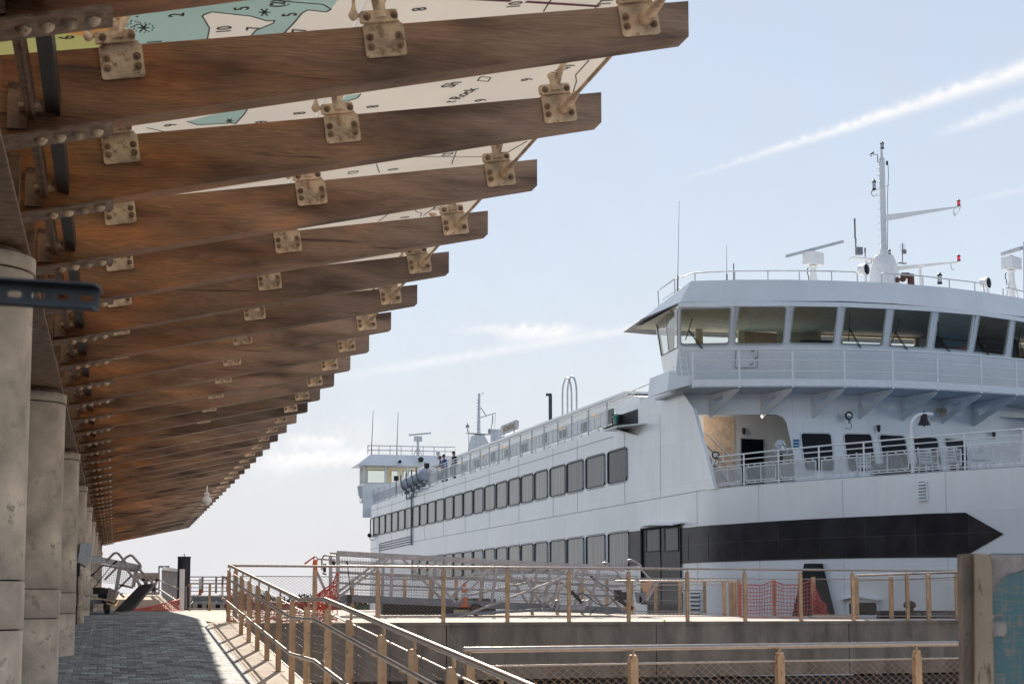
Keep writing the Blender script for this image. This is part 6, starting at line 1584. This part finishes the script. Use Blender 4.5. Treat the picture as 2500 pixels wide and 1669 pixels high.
b = MB(); b.prism([g4(360, 740), g4(480, 790), g4(520, 800), g4(450, 940), g4(330, 920)], (0, .4, 0)); b.build('reel_drum', 'alu', t)
b = MB()
for k in range(3): b.bar(g4(380+50*k, 770+10*k, -.05), g4(325+60*k, 910+15*k, -.05), .02, .02, up=(0, 1, 0))
b.bar(g4(160, 880, -.1), g4(450, 940, -.1), .02, .04); b.bar(g4(330, 960, -.1), g4(480, 1000, -.1), .03, .05); b.build('drum_guard', 'galv', t)
b = MB(); c = g4(310, 1040, -.2); b.lathe(c-Vector((0, .05, 0)), [(.09, 0), (.115, .02), (.115, .09), (.09, .11)], 18, (1, .3, 0)); b.bar(g4(320, 960, -.2), g4(310, 1040, -.2), .08, .05, up=(0, 1, 0)); b.prism([g4(250, 900, -.1), g4(440, 930, -.1), g4(400, 1000, -.1), g4(320, 1010, -.1)], (0, .2, 0)); b.build('caster', 'rubber', t)
b = MB(); b.box2((g4(120, 900).x, LY, -.05), (g4(480, 900).x, LY+6, .05)); b.build('deck_plate', 'alud', t)
b = MB(); b.prism([g4(440, 1010, -.3), g4(470, 990, -.3), g4(510, 900, -.3), g4(490, 930, -.3)], (0, .02, 0)); b.build('warning_sticker', 'amber', t)

# plastic-wrapped meter box on the fourth column
t = thing('wrapped_box', 'box wrapped in white plastic strapped to the fourth concrete column', 'box', aY(218, 1350, 34.5))
def gw(x, y, o=0): return aY(x, y, 34.3+o)
q = [(199, 1330), (213, 1324), (228, 1331), (222, 1365), (209, 1384), (196, 1374), (189, 1372)]
b = MB(); b.prism([gw(*p) for p in ((189, 1373), (197, 1325), (218, 1325), (210, 1382))], (0, .4, 0)); b.prism([gw(210, 1382), gw(218, 1325), gw(228, 1331), gw(222, 1366)], (0, .35, 0)); b.build('plastic_wrap', 'plastic', t)
b = MB(); b.tube([gw(189, 1378), gw(196, 1376), gw(209, 1384)], .012, 6); b.box(gw(191, 1390, -.0), (.06, .06, .25)); b.tube([gw(189, 1395), gw(190, 1470), gw(186, 1490), gw(186, 1530)], .012, 6); b.build('cord', 'blackm', t)
b = MB(); b.lathe((gw(195, 1400).x, 34.6, 0), [(.05, -.5), (.05, .6)], 12); b.build('conduit', 'galv', t)

# steel pile
t = thing('mooring_pile', 'tall dark blue steel pile standing at the far end of the quay', 'pile')
pc = aY(447.5, 1468, 62); b = MB(); rp = (aY(463.5, 1468, 62)-aY(432, 1468, 62)).length/2; zt_ = aY(447, 1360, 62).z
b.lathe((pc.x, 62, 0), [(rp, -4), (rp, zt_), (rp+.02, zt_), (rp+.02, zt_+.03), (.01, zt_+.04)], 24); b.build('pile_tube', 'navy', t)
b = MB(); b.lathe((pc.x, 62, zt_), [(.012, 0), (.012, .09), (.03, .10), (.001, .13)], 8); b.build('spike', 'blackm', t)

# side screens of the far ramp, in line with the pile
t = thing('ramp_screen', 'pale slatted side screen of the far boarding ramp beside the dark pile', 'screen')
YA, YB = 60.0, 86.0
xs_ = aY(442, 1468, YA).x
def SC(y, z): return Vector((xs_, y, z))
z_t = aY(442, 1390, YA).z
b = MB(); b.prism([SC(YA, z_t-.12), SC(YB, z_t+.42), SC(YB, z_t+.60), SC(YA, z_t)], (.05, 0, 0)); b.build('top_board', 'wp', t)
for k in range(13):
    y = YA+.3+k*1.95; b = MB(); b.box2((xs_-.05, y-.10, -.3+.024*(y-YA)), (xs_+.05, y+.10, z_t-.08+.02*(y-YA))); b.build('slat_post', 'alu', t)
b = MB(); b.box2((xs_-.06, YA-.1, -.33), (xs_+.1, YA+.12, z_t+.02)); b.build('end_post', 'wp', t)
for z in (.42, .0): b = MB(); b.tube([SC(YA, z)-Vector((.12, 0, 0)), SC(YB, z+.6)-Vector((.12, 0, 0))], .035, 8); b.build('screen_rail', 'alu', t)
b = MB(); b.prism([(xs_-2.9, YA+.5, -.30), (xs_-.06, YA+.5, -.30), (xs_-.06, YB+2, .37), (xs_-2.9, YB+2, .37)], (0, 0, -.2)); tag(b.build('boarding_ramp', 'curb'), 'sunlit boarding ramp deck running away beyond the orange netting', 'ramp')
t = thing('far_truss', 'far grey truss side of a passenger ramp under a single rail', 'truss')
yt = 84.0
def T4(x, y): return aY(*zz4(x, y), yt)
b = MB(); b.bar(T4(740, 590), T4(1060, 590), .1, .3); b.build('truss_chord', 'alu', t); b = MB(); b.bar(T4(740, 834), T4(1060, 825), .1, .12); b.build('truss_chord', 'alu', t)
for p, q in (((750, 600), (810, 830)), ((820, 600), (870, 700)), ((870, 700), (810, 830)), ((870, 700), (930, 600)), ((930, 600), (1010, 830)), ((800, 640), (900, 640)), ((960, 640), (1040, 640)), ((900, 790), (1040, 760)), ((1040, 600), (960, 830))): b = MB(); b.bar(T4(*p), T4(*q), .12, .14, up=(0, 1, 0)); b.build('truss_web', 'alu', t)
b = MB(); b.tube([T4(760, 570), T4(1060, 570)], .04, 6); b.tube([T4(925, 590), T4(925, 565)], .03, 5); b.build('truss_rail', 'alu', t)
b = MB(); q = [T4(1045, 830), T4(1045, 450), T4(1195, 450), T4(1195, 470), T4(1062, 470), T4(1062, 830)]; b.prism(q, (0, .2, 0)); tag(b.build('gate_frame', 'bell'), 'small dark frame rising behind the slatted ramp screen', 'frame')

# far quay-edge railings by the pile
def railset(name, label, Y, zt, zb, x0, x1, nr, posts, lo=.08, mt='alu', r=.022, group=None, Yb=None):
    a, c = aY(x0, HZ, Y), aY(x1, HZ, Yb or Y); t = thing(name, label, 'railing', (a.x, Y, zb), group)
    b = MB()
    for k in range(nr):
        z = zt-(zt-zb-lo)*k/max(1, nr-1); b.tube([Vector((a.x, a.y, z)), Vector((c.x, c.y, z))], r if k == 0 else r*.7, 6)
    b.build('rail', mt, t)
    for k in range(posts):
        f = k/(posts-1); p = a.lerp(c, f); b = MB(); b.box2((p.x-.04, p.y-.03, zb), (p.x+.04, p.y+.03, zt)); b.build('post', 'post', t)
    return t
za = lambda y, Y: aY(400, y, Y).z
railset('edge_railing', 'low steel railing at the far edge of the paving right of the dark pile', 59, za(1423.5, 59), -.3, 463, 560, 3, 3, r=.03)
railset('far_railing', 'farther dark railing seen above the low railing right of the pile', 75, za(1407, 75), za(1447, 75), 460, 560, 5, 4, mt='bell')
t = thing('perforated_panel', 'small dark perforated panel in a light frame at the foot of the pile', 'panel')
q = [aY(*zz4(x, y), 58.6) for x, y in ((1422, 1035), (1475, 1035), (1475, 730), (1422, 730))]
b = MB(); b.prism(q, (0, .02, 0)); b.build('panel_sheet', 'navy', t); b = MB(); b.tube(q, .02, 6, closed=True); b.build('panel_frame', 'alu', t)
t = thing('floating_pontoon', 'grey floating pontoon and striped sheet piling beyond the far railing', 'pontoon')
b = MB(); a, c = aY(465, 1453, 68), aY(575, 1453, 68); b.box2((a.x, 66, za(1466, 68)), (c.x, 69, za(1453, 68))); b.build('pontoon_deck', 'alud', t)
b = MB(); b.box2((a.x, 65.8, za(1474, 66)), (c.x, 65.9, za(1467, 66))); b.build('pontoon_kerb', 'alu', t)
b = MB(); x = a.x
while x < c.x: b.box2((x, 65.7, -1.2), (x+.16, 65.8, za(1474, 66))); x += .32
b.build('sheet_piling', 'curb', t)
b = MB(); b.box2((a.x, 65.85, -1.2), (c.x, 65.88, za(1474, 66))); b.build('pile_backing', 'blackm', t)

# inner railing beyond the gangways and the one by the red net
def qpost(px, D): return aD(px, HZ, D)
railset('inner_railing', 'brown-posted railing behind the gangway on the far side of the quay', 45.6, za(1411, 45.6), -.33, 860, 1720, 4, 15, r=.02)
t = thing('net_railing', 'row of brown posts hung with faded red netting beside the black guard', 'railing')
D3 = 42.5
def z3(x, y): return (1700+x/3.56, 1360+y/3.56)
prs = [(245, 205, 515), (300, 215, 515), (335, 215, 515), (375, 195, 515), (678, 182, 512), (1022, 168, 470)]
for x, y0, y1 in prs:
    p = aD(*z3(x, y1), D3); q = aD(*z3(x, y0), D3); b = MB(); b.box2((p.x-.04, p.y-.03, QZ-.02), (p.x+.04, p.y+.03, q.z)); b.build('post', 'post', t)
b = MB(); b.tube([aD(*z3(-700, 205), D3), aD(*z3(340, 203), D3)], .022, 8); b.tube([aD(*z3(-700, 237), D3), aD(*z3(240, 237), D3)], .012, 6); b.tube([aD(*z3(-700, 487), D3), aD(*z3(330, 487), D3)], .012, 6); b.build('rail', 'stain', t)
t = thing('end_railing', 'short mesh railing closing the right end of the quay before the fender', 'railing')
pl = [(1390, 40.9, 170), (1690, 40.5, 170), (2015, 40.0, 150), (2280, 39.6, 140)]
P5 = [aD(*z3(x, 200), D) for x, D, y in pl]
for (x, D, y), p in zip(pl, P5):
    zt_ = aD(*z3(x, y), D).z; b = MB(); b.box2((p.x-.045, p.y-.03, -.40), (p.x+.045, p.y+.03, zt_)); b.build('post', 'post', t)
b = MB(); b.tube([aD(*z3(1395, 158), 40.9), aD(*z3(2285, 128), 39.6)], .024, 8); b.build('handrail', 'stain', t)
b = MB(); b.tube([aD(*z3(1395, 203), 40.9), aD(*z3(2285, 172), 39.6)], .011, 6); b.tube([aD(*z3(1395, 505), 40.9), aD(*z3(2285, 518), 39.6)], .011, 6); b.build('rod', 'stain', t)
for p, q in zip(P5, P5[1:]):
    b = MB(); diamond(b, Vector((p.x, p.y, 0)), Vector((q.x, q.y, 0)), -.25, .62, .085, .055, .0024); b.build('wire_mesh', 'wire', t)

# safety nets
def net(name, label, P, nu, nv, m, r=.009, cat='netting'):
    b = MB()
    for j in range(nv+1): b.tube([P(i/nu, j/nv) for i in range(nu+1)], r*(1.6 if j in (0, nv) else 1), 4)
    for i in range(nu+1): b.tube([P(i/nu, j/nv) for j in range(nv+1)], r*.9, 4)
    return tag(b.build(name, M[m] if isinstance(m, str) else m), label, cat)
rs = random.Random(4)
def jit(f, a=.012): return lambda u, v: f(u, v)+Vector((noise.noise(Vector((u*9, v*7, 1)))*a, noise.noise(Vector((u*8, v*9, 5)))*a*2, noise.noise(Vector((u*9, v*8, 9)))*a))
A, B_ = aD(*zz4(690, 1045), 50), aD(*zz4(1335, 1045), 58)
def f1(u, v):
    p = A.lerp(B_, u); zt = za(1300+(985-75*u**1.3)/5.593, 0) if False else None
    D = 50+8*u; ytop = 1040-70*min(1, u*1.0)-70*u**2; ybot = 1058
    return aD(*zz4(690+645*u, ytop*(1-v)+ybot*v), D-.3)
net('safety_net', 'orange safety netting stretched low across the foot of the far boarding ramp', jit(f1, .02), 22, 5, 'orange', .012)
def z5b(x, y): return (540+x/4.915, 1350+y/4.915)
def f2(u, v):
    p = P1.lerp(P1+uB*2.2, u); droop = .18*math.sin(math.pi*min(1, u*1.1))
    top = .42-.45*math.sin(math.pi*u)**.6+(.0 if u < .8 else (u-.8)*.8)
    return Vector((p.x, p.y, 0))+nB*(.10+.05*math.sin(9*u))+Vector((0, 0, top*(1-v)+(-.36)*v))
net('safety_net', 'crumpled orange safety netting tied behind the top of the ramp railing', jit(f2, .06), 26, 8, 'orange', .010)
def f3(u, v):
    q = Vector(z5b(1100+290*u, 520-140*u)).lerp(Vector(z5b(1110+170*u, 830)), v); return aD(q.x, q.y, 36.6+.5*u)
net('safety_net', 'orange safety netting pulled up to a point at the left end of the gangway', jit(f3, .03), 8, 8, 'orange', .011)
ctl = [(375, 235), (450, 240), (560, 243), (665, 205), (760, 235), (890, 240), (1005, 195), (1085, 390), (1120, 500)]
def f4(u, v):
    k = u*(len(ctl)-1); i = min(int(k), len(ctl)-2); f = k-i; x = ctl[i][0]*(1-f)+ctl[i+1][0]*f; y = ctl[i][1]*(1-f)+ctl[i+1][1]*f
    y2 = 515 if x < 1000 else 525; x2 = x-(x-1010)*0 if x < 1000 else 1000+(x-1000)*1.1
    return aD(*z3(x*(1-v)+x2*v, y*(1-v)+y2*v), D3-.15-.25*math.sin(u*9)**2*v)
net('safety_net', 'faded red safety netting hung between the posts in front of the black guard', jit(f4, .02), 34, 9, 'redn', .008)
def f5(u, v): return aD(*z3(990+130*u+30*v, 400+130*v-60*(1-u)), D3-.3-.1*u)
net('net_heap', 'heap of red netting gathered at the foot of the last post', jit(f5, .12), 10, 7, 'redn', .009)

# cones and delineators
def cone(px, pyt, pyb, D, label):
    zb_ = aD(px, pyb, D).z; zt_ = aD(px, pyt, D).z; p = aD(px, HZ, D); h = zt_-zb_
    t = thing('traffic_cone', label, 'cone', (p.x, p.y, zb_)); r0 = h*.19; r1 = h*.045
    rad = lambda f: r0+(r1-r0)*f
    b = MB(); b.box((p.x, p.y, zb_+.012), (h*.5, h*.5, .024)); b.build('base', 'cone', t)
    b = MB(); b.lathe((p.x, p.y, zb_), [(rad(0), .02), (rad(1), h)], 18); b.build('body', 'cone', t)
    for f0, f1 in ((.42, .60), (.72, .84)): b = MB(); b.lathe((p.x, p.y, zb_), [(rad(f0)+.002, h*f0), (rad(f1)+.002, h*f1)], 18); b.build('white_band', 'wp', t)
cone(1133.6, 1422, 1481, 43.0, 'orange traffic cone with white bands seen through the gangway mesh')
t = thing('delineator', 'tall orange and white striped delineator post at the left end of the gangway', 'delineator', aD(768, 1495, 38))
p = aD(768.5, HZ, 37.6); zt_ = aD(768, 1364, 37.6).z; zb_ = -.38
for k, (y0, y1, m_) in enumerate(((1366, 1406, 'cone'), (1406, 1423, 'wp'), (1423, 1443, 'cone'), (1443, 1456, 'wp'), (1456, 1503, 'cone'))):
    b = MB(); b.lathe((p.x, p.y, 0), [(.048, aD(768, y1, 37.6).z), (.048, aD(768, y0, 37.6).z)], 14); b.build('band', m_, t)
b = MB(); b.tube(arc((p.x, p.y, zt_), .045, 0, math.pi, 8, (1, 0, 0), (0, 0, 1)), .012, 6); b.build('loop_handle', 'cone', t)
b = MB(); b.tube([Vector((p.x-.22, p.y, zt_-.1)), Vector((p.x-.02, p.y, zt_+.05)), Vector((p.x-.05, p.y, zt_-.15))], .02, 5); b.build('net_tie', 'orange', t)
t = thing('delineator', 'red and white marker post beyond the low railing near the pile', 'delineator')
p = aD(488, HZ, 72)
for y0, y1, m_ in ((1411, 1437, 'wp'), (1437, 1452, 'cone')): b = MB(); b.lathe((p.x, p.y, 0), [(.06, aD(488, y1, 72).z), (.05, aD(488, y0, 72).z)], 12); b.build('band', m_, t)
# boat-shaped things seen through the mesh left, low black crate under the gangway
b = MB(); c = aD(1050, 1500, 46); b.box2((c.x-1.2, c.y, -.32), (c.x+1.7, c.y+.5, .08)); tag(b.build('planter_box', 'blackm'), 'long black box lying under and behind the gangway', 'box')

# fender unit with lettering in front of the bow
DF = 46.0
t = thing('fender_panel', 'black rubber fender panel with pale lettering at the quay end, below the bow', 'fender')
q = [aD(*z3(x, y), DF) for x, y in ((1600, 560), (2420, 600), (2420, 468), (1600, 462))]
d = (q[1]-q[0]); d.z = 0; d.normalize(); nf = Vector((d.y, -d.x, 0))
A = Vector((q[0].x, q[0].y, 0)); L = (q[1]-q[0]).length; zt_ = q[3].z
b = MB(); b.prism([A+Vector((0, 0, -2.5)), A+d*L+Vector((0, 0, -2.5)), A+d*L+Vector((0, 0, zt_)), A+Vector((0, 0, zt_))], -nf*.5); b.build('fender_body', 'rubber', t)
def onF(x, y): r = ray(*z3(x, y)); n = nf; return r*(n.dot(A)/n.dot(r))
text_mesh('DC-1150H  CELL  FENDERING SYSTEM', .078, onF(2062, 492)+nf*.004, d, (0, 0, 1), 'lettering', 'bluesign' if False else 'greyp', t, .002)
text_mesh('MFG BY        INDIA', .078, onF(2060, 551)+nf*.004, d, (0, 0, 1), 'lettering', 'greyp', t, .002)
for k in range(3):
    b = MB(); b.tube([onF(2085+14*i, 533+k*9-4*math.sin(i*1.4+k))+nf*.006 for i in range(5)], .007, 4); b.build('wave_emblem', 'greyp', t)
b = MB(); p = onF(1885, 466); b.lathe((p.x, p.y+.2, p.z), [(.10, 0), (.10, .08), (.16, .10), (.16, .2), (.05, .26)], 14); b.build('fender_bollard', 'rubber', t)
b = MB(); c = aD(*z3(1240, 500), 41.5); b.box(c+Vector((0, .2, -.1)), (1.0, .3, .22)); tag(b.build('timber_baulk', 'curb'), 'pale timber baulk lying on the quay between the net and the end railing', 'timber')
# weed in the deck joint
b = MB(); c = aD(1622, 1517, 36.2); c.z = DK
for k in range(9): a = k*.7; b.bar(c, c+Vector((math.cos(a)*.03, math.sin(a)*.02, .05+.02*math.sin(k*3))), .006, .002)
tag(b.build('weed', mat('weed_green', (.25, .5, .03), .6)), 'tiny bright green weed growing at the quay edge', 'plant')

# sign board at the right edge, close to the camera
SD = 4.7
t = thing('sign_board', 'weathered turquoise sign board in a rusty brown frame at the bottom right corner', 'sign', aD(2380, 1669, SD))
sign = bpy.data.materials.new('worn_chart_print'); sign.use_nodes = True; tn = sign.node_tree; bb_ = tn.nodes['Principled BSDF']
tc_ = tn.nodes.new('ShaderNodeTexCoord')
def SN(k, **a):
    n = tn.nodes.new(k)
    for x, y in a.items(): setattr(n, x, y)
    return n
mp_ = SN('ShaderNodeMapping'); mp_.inputs['Scale'].default_value = (20, 20, 220); tn.links.new(tc_.outputs['Object'], mp_.inputs[0])
n1 = SN('ShaderNodeTexNoise'); n1.inputs['Scale'].default_value = 1.0; n1.inputs['Detail'].default_value = 6; tn.links.new(mp_.outputs[0], n1.inputs[0])
mq_ = SN('ShaderNodeMapping'); mq_.inputs['Scale'].default_value = (150, 150, 16); tn.links.new(tc_.outputs['Object'], mq_.inputs[0])
n1b = SN('ShaderNodeTexNoise'); n1b.inputs['Scale'].default_value = 1.0; n1b.inputs['Detail'].default_value = 5; tn.links.new(mq_.outputs[0], n1b.inputs[0])
n2_ = SN('ShaderNodeTexNoise'); n2_.inputs['Scale'].default_value = 22; n2_.inputs['Detail'].default_value = 8; n2_.inputs['Roughness'].default_value = .7; tn.links.new(tc_.outputs['Object'], n2_.inputs[0])
ad = SN('ShaderNodeMath', operation='ADD'); tn.links.new(n1.outputs[0], ad.inputs[0]); tn.links.new(n1b.outputs[0], ad.inputs[1])
ad2 = SN('ShaderNodeMath', operation='ADD'); tn.links.new(ad.outputs[0], ad2.inputs[0]); tn.links.new(n2_.outputs[0], ad2.inputs[1])
cr_ = SN('ShaderNodeValToRGB'); e = cr_.color_ramp.elements; e[0].position = 0; e[0].color = (.17, .29, .28, 1); e[1].position = 1; e[1].color = (.50, .36, .25, 1)
mrr = SN('ShaderNodeMapRange'); mrr.inputs[1].default_value = 1.48; mrr.inputs[2].default_value = 1.85; tn.links.new(ad2.outputs[0], mrr.inputs[0]); tn.links.new(mrr.outputs[0], cr_.inputs[0]); tn.links.new(cr_.outputs[0], bb_.inputs['Base Color']); bb_.inputs['Roughness'].default_value = .6
def sd(x, y, o=0): p = aD(x, y, SD); return p+Vector((math.sin(YAW), math.cos(YAW), 0))*o
b = MB(); b.prism([sd(2424, 1800), sd(2700, 1800), sd(2700, 1350), sd(2419, 1350)], Vector((math.sin(YAW), math.cos(YAW), 0))*.01); sp_ = b.build('print_panel', sign, t)
b = MB(); b.prism([sd(2346, 1352, -.01), sd(2352, 1800, -.01), sd(2378, 1800, -.0), sd(2376, 1350, 0)], Vector((math.sin(YAW), math.cos(YAW), 0))*.05); b.build('frame_edge', mat('dark_weathered_frame', (.30, .20, .13), .6, 0, .25, 14, .2, 60, (1, 1, .4), spots=(40, .57, .08, (.13, .07, .04))), t)
b = MB(); b.prism([sd(2376.2, 1350, -.014), sd(2379, 1800, -.014), sd(2426, 1800, -.014), sd(2417, 1353, -.014)], Vector((math.sin(YAW), math.cos(YAW), 0))*.05); b.build('frame_post', mat('tan_weathered_frame', (.66, .45, .29), .6, 0, .2, 10, .2, 60, (1, 1, .3), spots=(45, .57, .07, (.26, .15, .08))), t)
cream_ = mat('worn_cream_print', (.62, .48, .40), .6, 0, .25, 30, spots=(60, .55, .08, (.30, .22, .18)))
pts = [(2418, 1354), (2560, 1354), (2560, 1372), (2490, 1392), (2455, 1404), (2435, 1420), (2421, 1455)]
b = MB(); b.poly([sd(x, y, -.003) for x, y in pts][::-1]); b.build('land_print', cream_, t)
pts = [(2421, 1518), (2457, 1517), (2458, 1552), (2422, 1553)]
b = MB(); b.poly([sd(x, y, -.003) for x, y in pts][::-1]); b.poly([sd(x, y, -.003) for x, y in ((2422, 1500), (2448, 1497), (2446, 1504), (2423, 1508))][::-1]); b.build('land_print', cream_, t)

# ================================================================== PEOPLE
def skinned(vs, es, rs, sub=2):
    me = bpy.data.meshes.new('t'); me.from_pydata([tuple(v) for v in vs], es, []); ob = bpy.data.objects.new('t', me); COL.objects.link(ob)
    m = ob.modifiers.new('s', 'SKIN'); m.use_smooth_shade = True
    for i, r in enumerate(rs): sv = me.skin_vertices[0].data[i]; sv.radius = (r, r) if not isinstance(r, tuple) else r; sv.use_root = (i == 0)
    m2 = ob.modifiers.new('u', 'SUBSURF'); m2.levels = m2.render_levels = sub
    e = bpy.data.meshes.new_from_object(ob.evaluated_get(bpy.context.evaluated_depsgraph_get()))
    bpy.data.objects.remove(ob); return e
def person(loc, rz, label, pose, jacket, legs=True, cap=False, ship=True, hair='hair', group=None):
    """pose: dict with torso lean, arm targets relative to the feet frame (x right, y forward, z up)"""
    s2w = (lambda v: Vector((CR*v.x-SR*v.y, SR*v.x+CR*v.y, v.z))) if ship else (lambda v: v)
    base = s2w(Vector(loc)); Rz = Matrix.Rotation(rz+(RHO if ship else 0), 3, 'Z')
    t = thing('person', label, 'person', base, group)
    lean = pose.get('lean', .0)
    pel = Vector((0, 0, .93)); ch = Vector((0, lean*.5, 1.25)); nk = Vector((0, lean*.85, 1.46)); hd = Vector((0, lean*1.0+.03, 1.62)); tp_ = Vector((0, lean*1.0+.02, 1.72))
    V_ = [pel, ch, Vector((0, lean*.8, 1.40)), nk, hd, tp_]; E_ = [(0, 1), (1, 2), (2, 3), (3, 4), (4, 5)]; Rr = [(.15, .11), (.155, .11), (.11, .08), .055, (.083, .10), (.06, .075)]
    sh = {}
    for sx in (-1, 1):
        ar = pose['arms'][0 if sx < 0 else 1]; i = len(V_)
        V_ += [Vector((sx*.19, lean*.8, 1.40)), Vector(ar[0]), Vector(ar[1]), Vector(ar[1])+(Vector(ar[1])-Vector(ar[0])).normalized()*.08]
        E_ += [(2, i), (i, i+1), (i+1, i+2), (i+2, i+3)]; Rr += [.065, .048, .032, (.02, .038)]
        h = V_[i+3]; d = (Vector(ar[1])-Vector(ar[0])).normalized(); sd_ = Vector((1, 0, 0))
        for q in range(4): j = len(V_); V_ += [h+sd_*(.024*(q-1.5))+d*.035+Vector((0, 0, -.01)), h+sd_*(.024*(q-1.5))+d*(.06+.01*(q in (1, 2)))+Vector((0, 0, -.03))]; E_ += [(i+3, j), (j, j+1)]; Rr += [.010, .008]
        j = len(V_); V_ += [V_[i+2]+d*.03-sd_*sx*.035, V_[i+2]+d*.06-sd_*sx*.05]; E_ += [(i+2, j), (j, j+1)]; Rr += [.012, .009]
    for sx in (-1, 1):
        i = len(V_); V_ += [Vector((sx*.09, 0, .88)), Vector((sx*.10, .03, .49)), Vector((sx*.10, -.01, .09)), Vector((sx*.11, .12, .04))]; E_ += [(0, i), (i, i+1), (i+1, i+2), (i+2, i+3)]; Rr += [.09, .06, .042, (.045, .035)]
    def emit(me, name, m, f=None):
        vs = [base+Rz @ v.co for v in me.vertices]; b = MB(); b.add(vs, [list(p.vertices) for p in me.polygons], True); return b.build(name, m, t)
    emit(skinned(V_, E_, Rr), 'body', 'skin')
    # nose, eyes, mouth, ears
    fc = hd+Vector((0, .105, 0))
    b = MB(); q = lambda v: base+Rz @ Vector(v)
    b.lathe(q(fc+Vector((0, -.01, .0))), [(.018, -.03), (.012, .0), (.003, .02)], 8, Rz @ Vector((0, .5, .9)))
    for sx in (-1, 1): b.sph(q(hd+Vector((sx*.088, 0, 0))), .025, 8, (.5, .8, 1.2))
    b.build('nose_and_ears', 'skin', t)
    for sx in (-1, 1): b = MB(); b.sph(q(fc+Vector((sx*.032, -.022, .022))), .012, 8); b.build('eye', 'hair', t)
    b = MB(); b.sph(q(hd+Vector((0, -.022, .045))), .108, 14, (.90, 1.0, .95)); b.build('cap' if cap else 'hair', 'bell' if cap else hair, t)
    if cap: b = MB(); b.prism([q(hd+Vector(v)) for v in ((-.06, .06, .07), (.06, .06, .07), (.05, .16, .05), (-.05, .16, .05))], (0, 0, .012)); b.build('cap_peak', 'bell', t)
    jv = V_[:3]+[Vector((0, lean*.8, 1.43))]; je = [(0, 1), (1, 2), (2, 3)]; jr = [(.17, .13), (.172, .128), (.13, .10), .075]
    for sx in (-1, 1):
        ar = pose['arms'][0 if sx < 0 else 1]; i = len(jv); jv += [Vector((sx*.19, lean*.8, 1.40)), Vector(ar[0]), Vector(ar[1])]; je += [(2, i), (i, i+1), (i+1, i+2)]; jr += [.082, .064, .05]
    emit(skinned(jv, je, jr), 'jacket', jacket)
    if legs:
        lv = [Vector((0, 0, .95)), Vector((0, 0, .9))]; le = [(0, 1)]; lr = [(.15, .115), (.155, .12)]
        for sx in (-1, 1): i = len(lv); lv += [Vector((sx*.09, 0, .84)), Vector((sx*.10, .03, .49)), Vector((sx*.10, -.01, .12))]; le += [(1, i), (i, i+1), (i+1, i+2)]; lr += [.105, .075, .062]
        emit(skinned(lv, le, lr), 'trousers', 'tr')
    return t
railp = {'lean': .16, 'arms': (((-.24, .12, 1.16), (-.12, .36, 1.10)), ((.24, .12, 1.16), (.12, .36, 1.10)))}
stand = {'lean': .05, 'arms': (((-.26, -.02, 1.15), (-.25, .1, .92)), ((.26, -.02, 1.15), (.25, .1, .92)))}
def deckp(px): 
    p = sX(px, 1150, 21.45); return (21.45, p.y, ZU)
person(deckp(1081), R(80), 'person in a grey top at the upper deck rail, left of the one in blue', railp, 'jgrey')
person(deckp(1090), R(95), 'person in a bright blue jacket leaning on the upper deck rail', railp, 'jblue')
person(deckp(1110), R(100), 'person in a flat cap and dark jacket standing at the upper deck rail', stand, 'jdark', cap=True)
q = sY(2229, 828, 63.0); person((q.x, 62.9, 7.98), R(170), 'person in a yellow and orange high-visibility jacket inside the wheelhouse', stand, 'vis')
q = sY(2337, 840, 63.0); person((q.x, 63.0, 7.90), R(180), 'person in dark clothes inside the wheelhouse, right of the one in yellow', stand, 'jdark')
# chairs on the bow deck
cp = thing('deck_chair', 'x', 'chair', (0, 0, 0), 'white plastic chairs on the bow deck')
def chair_parts(t):
    b = MB(); b.box((0, 0, .42), (.46, .44, .03)); b.build('seat', 'chair', t)
    b = MB()
    for k in range(5): b.bar(Vector((-.2, -.22-.012*k, .50+.09*k)), Vector((.2, -.22-.012*k, .50+.09*k)), .02, .055)
    for sx in (-1, 1): b.bar(Vector((sx*.21, -.20, .42)), Vector((sx*.21, -.29, .92)), .03, .03)
    b.build('backrest', 'chair', t)
    for sx in (-1, 1):
        b = MB(); b.bar(Vector((sx*.25, -.24, .66)), Vector((sx*.25, .2, .66)), .05, .025); b.build('armrest', 'chair', t)
        for sy in (-1, 1): b = MB(); b.bar(Vector((sx*.22, sy*.19, .42)), Vector((sx*.25, sy*.24, 0)), .035, .035, up=(0, 1, 0)); b.build('leg', 'chair', t)
chair_parts(cp); snapshot(cp)
first = True
for k, (px, off, lb) in enumerate(((2130, 1.2, 'white plastic chair behind the bow railing, left of the bell post'), (2300, 1.4, 'white plastic chair on the bow deck, just right of the bell post'), (2375, 1.5, 'white plastic chair on the bow deck under the last dark window'), (2440, 1.6, 'white plastic chair behind the last mesh bay of the bow railing'))):
    p = SH(px, 1150); p = Vector((p.x+.3, p.y+off, DKZ-.06)); wv_ = Vector((CR*p.x-SR*p.y, SR*p.x+CR*p.y, p.z))
    o = cp if first else copy_tree(cp, (0, 0, 0), lb); o.location = wv_; o.rotation_euler = (0, 0, R(165+20*k)); o['label'] = lb; first = False
b = MB(); p = SH(2190, 1150)+Vector((.9, 1.6, 0)); b.box(Vector((p.x, p.y, DKZ+.2)), (1.6, .7, .5)); b.build('life_jacket_box', 'bell', ferry)
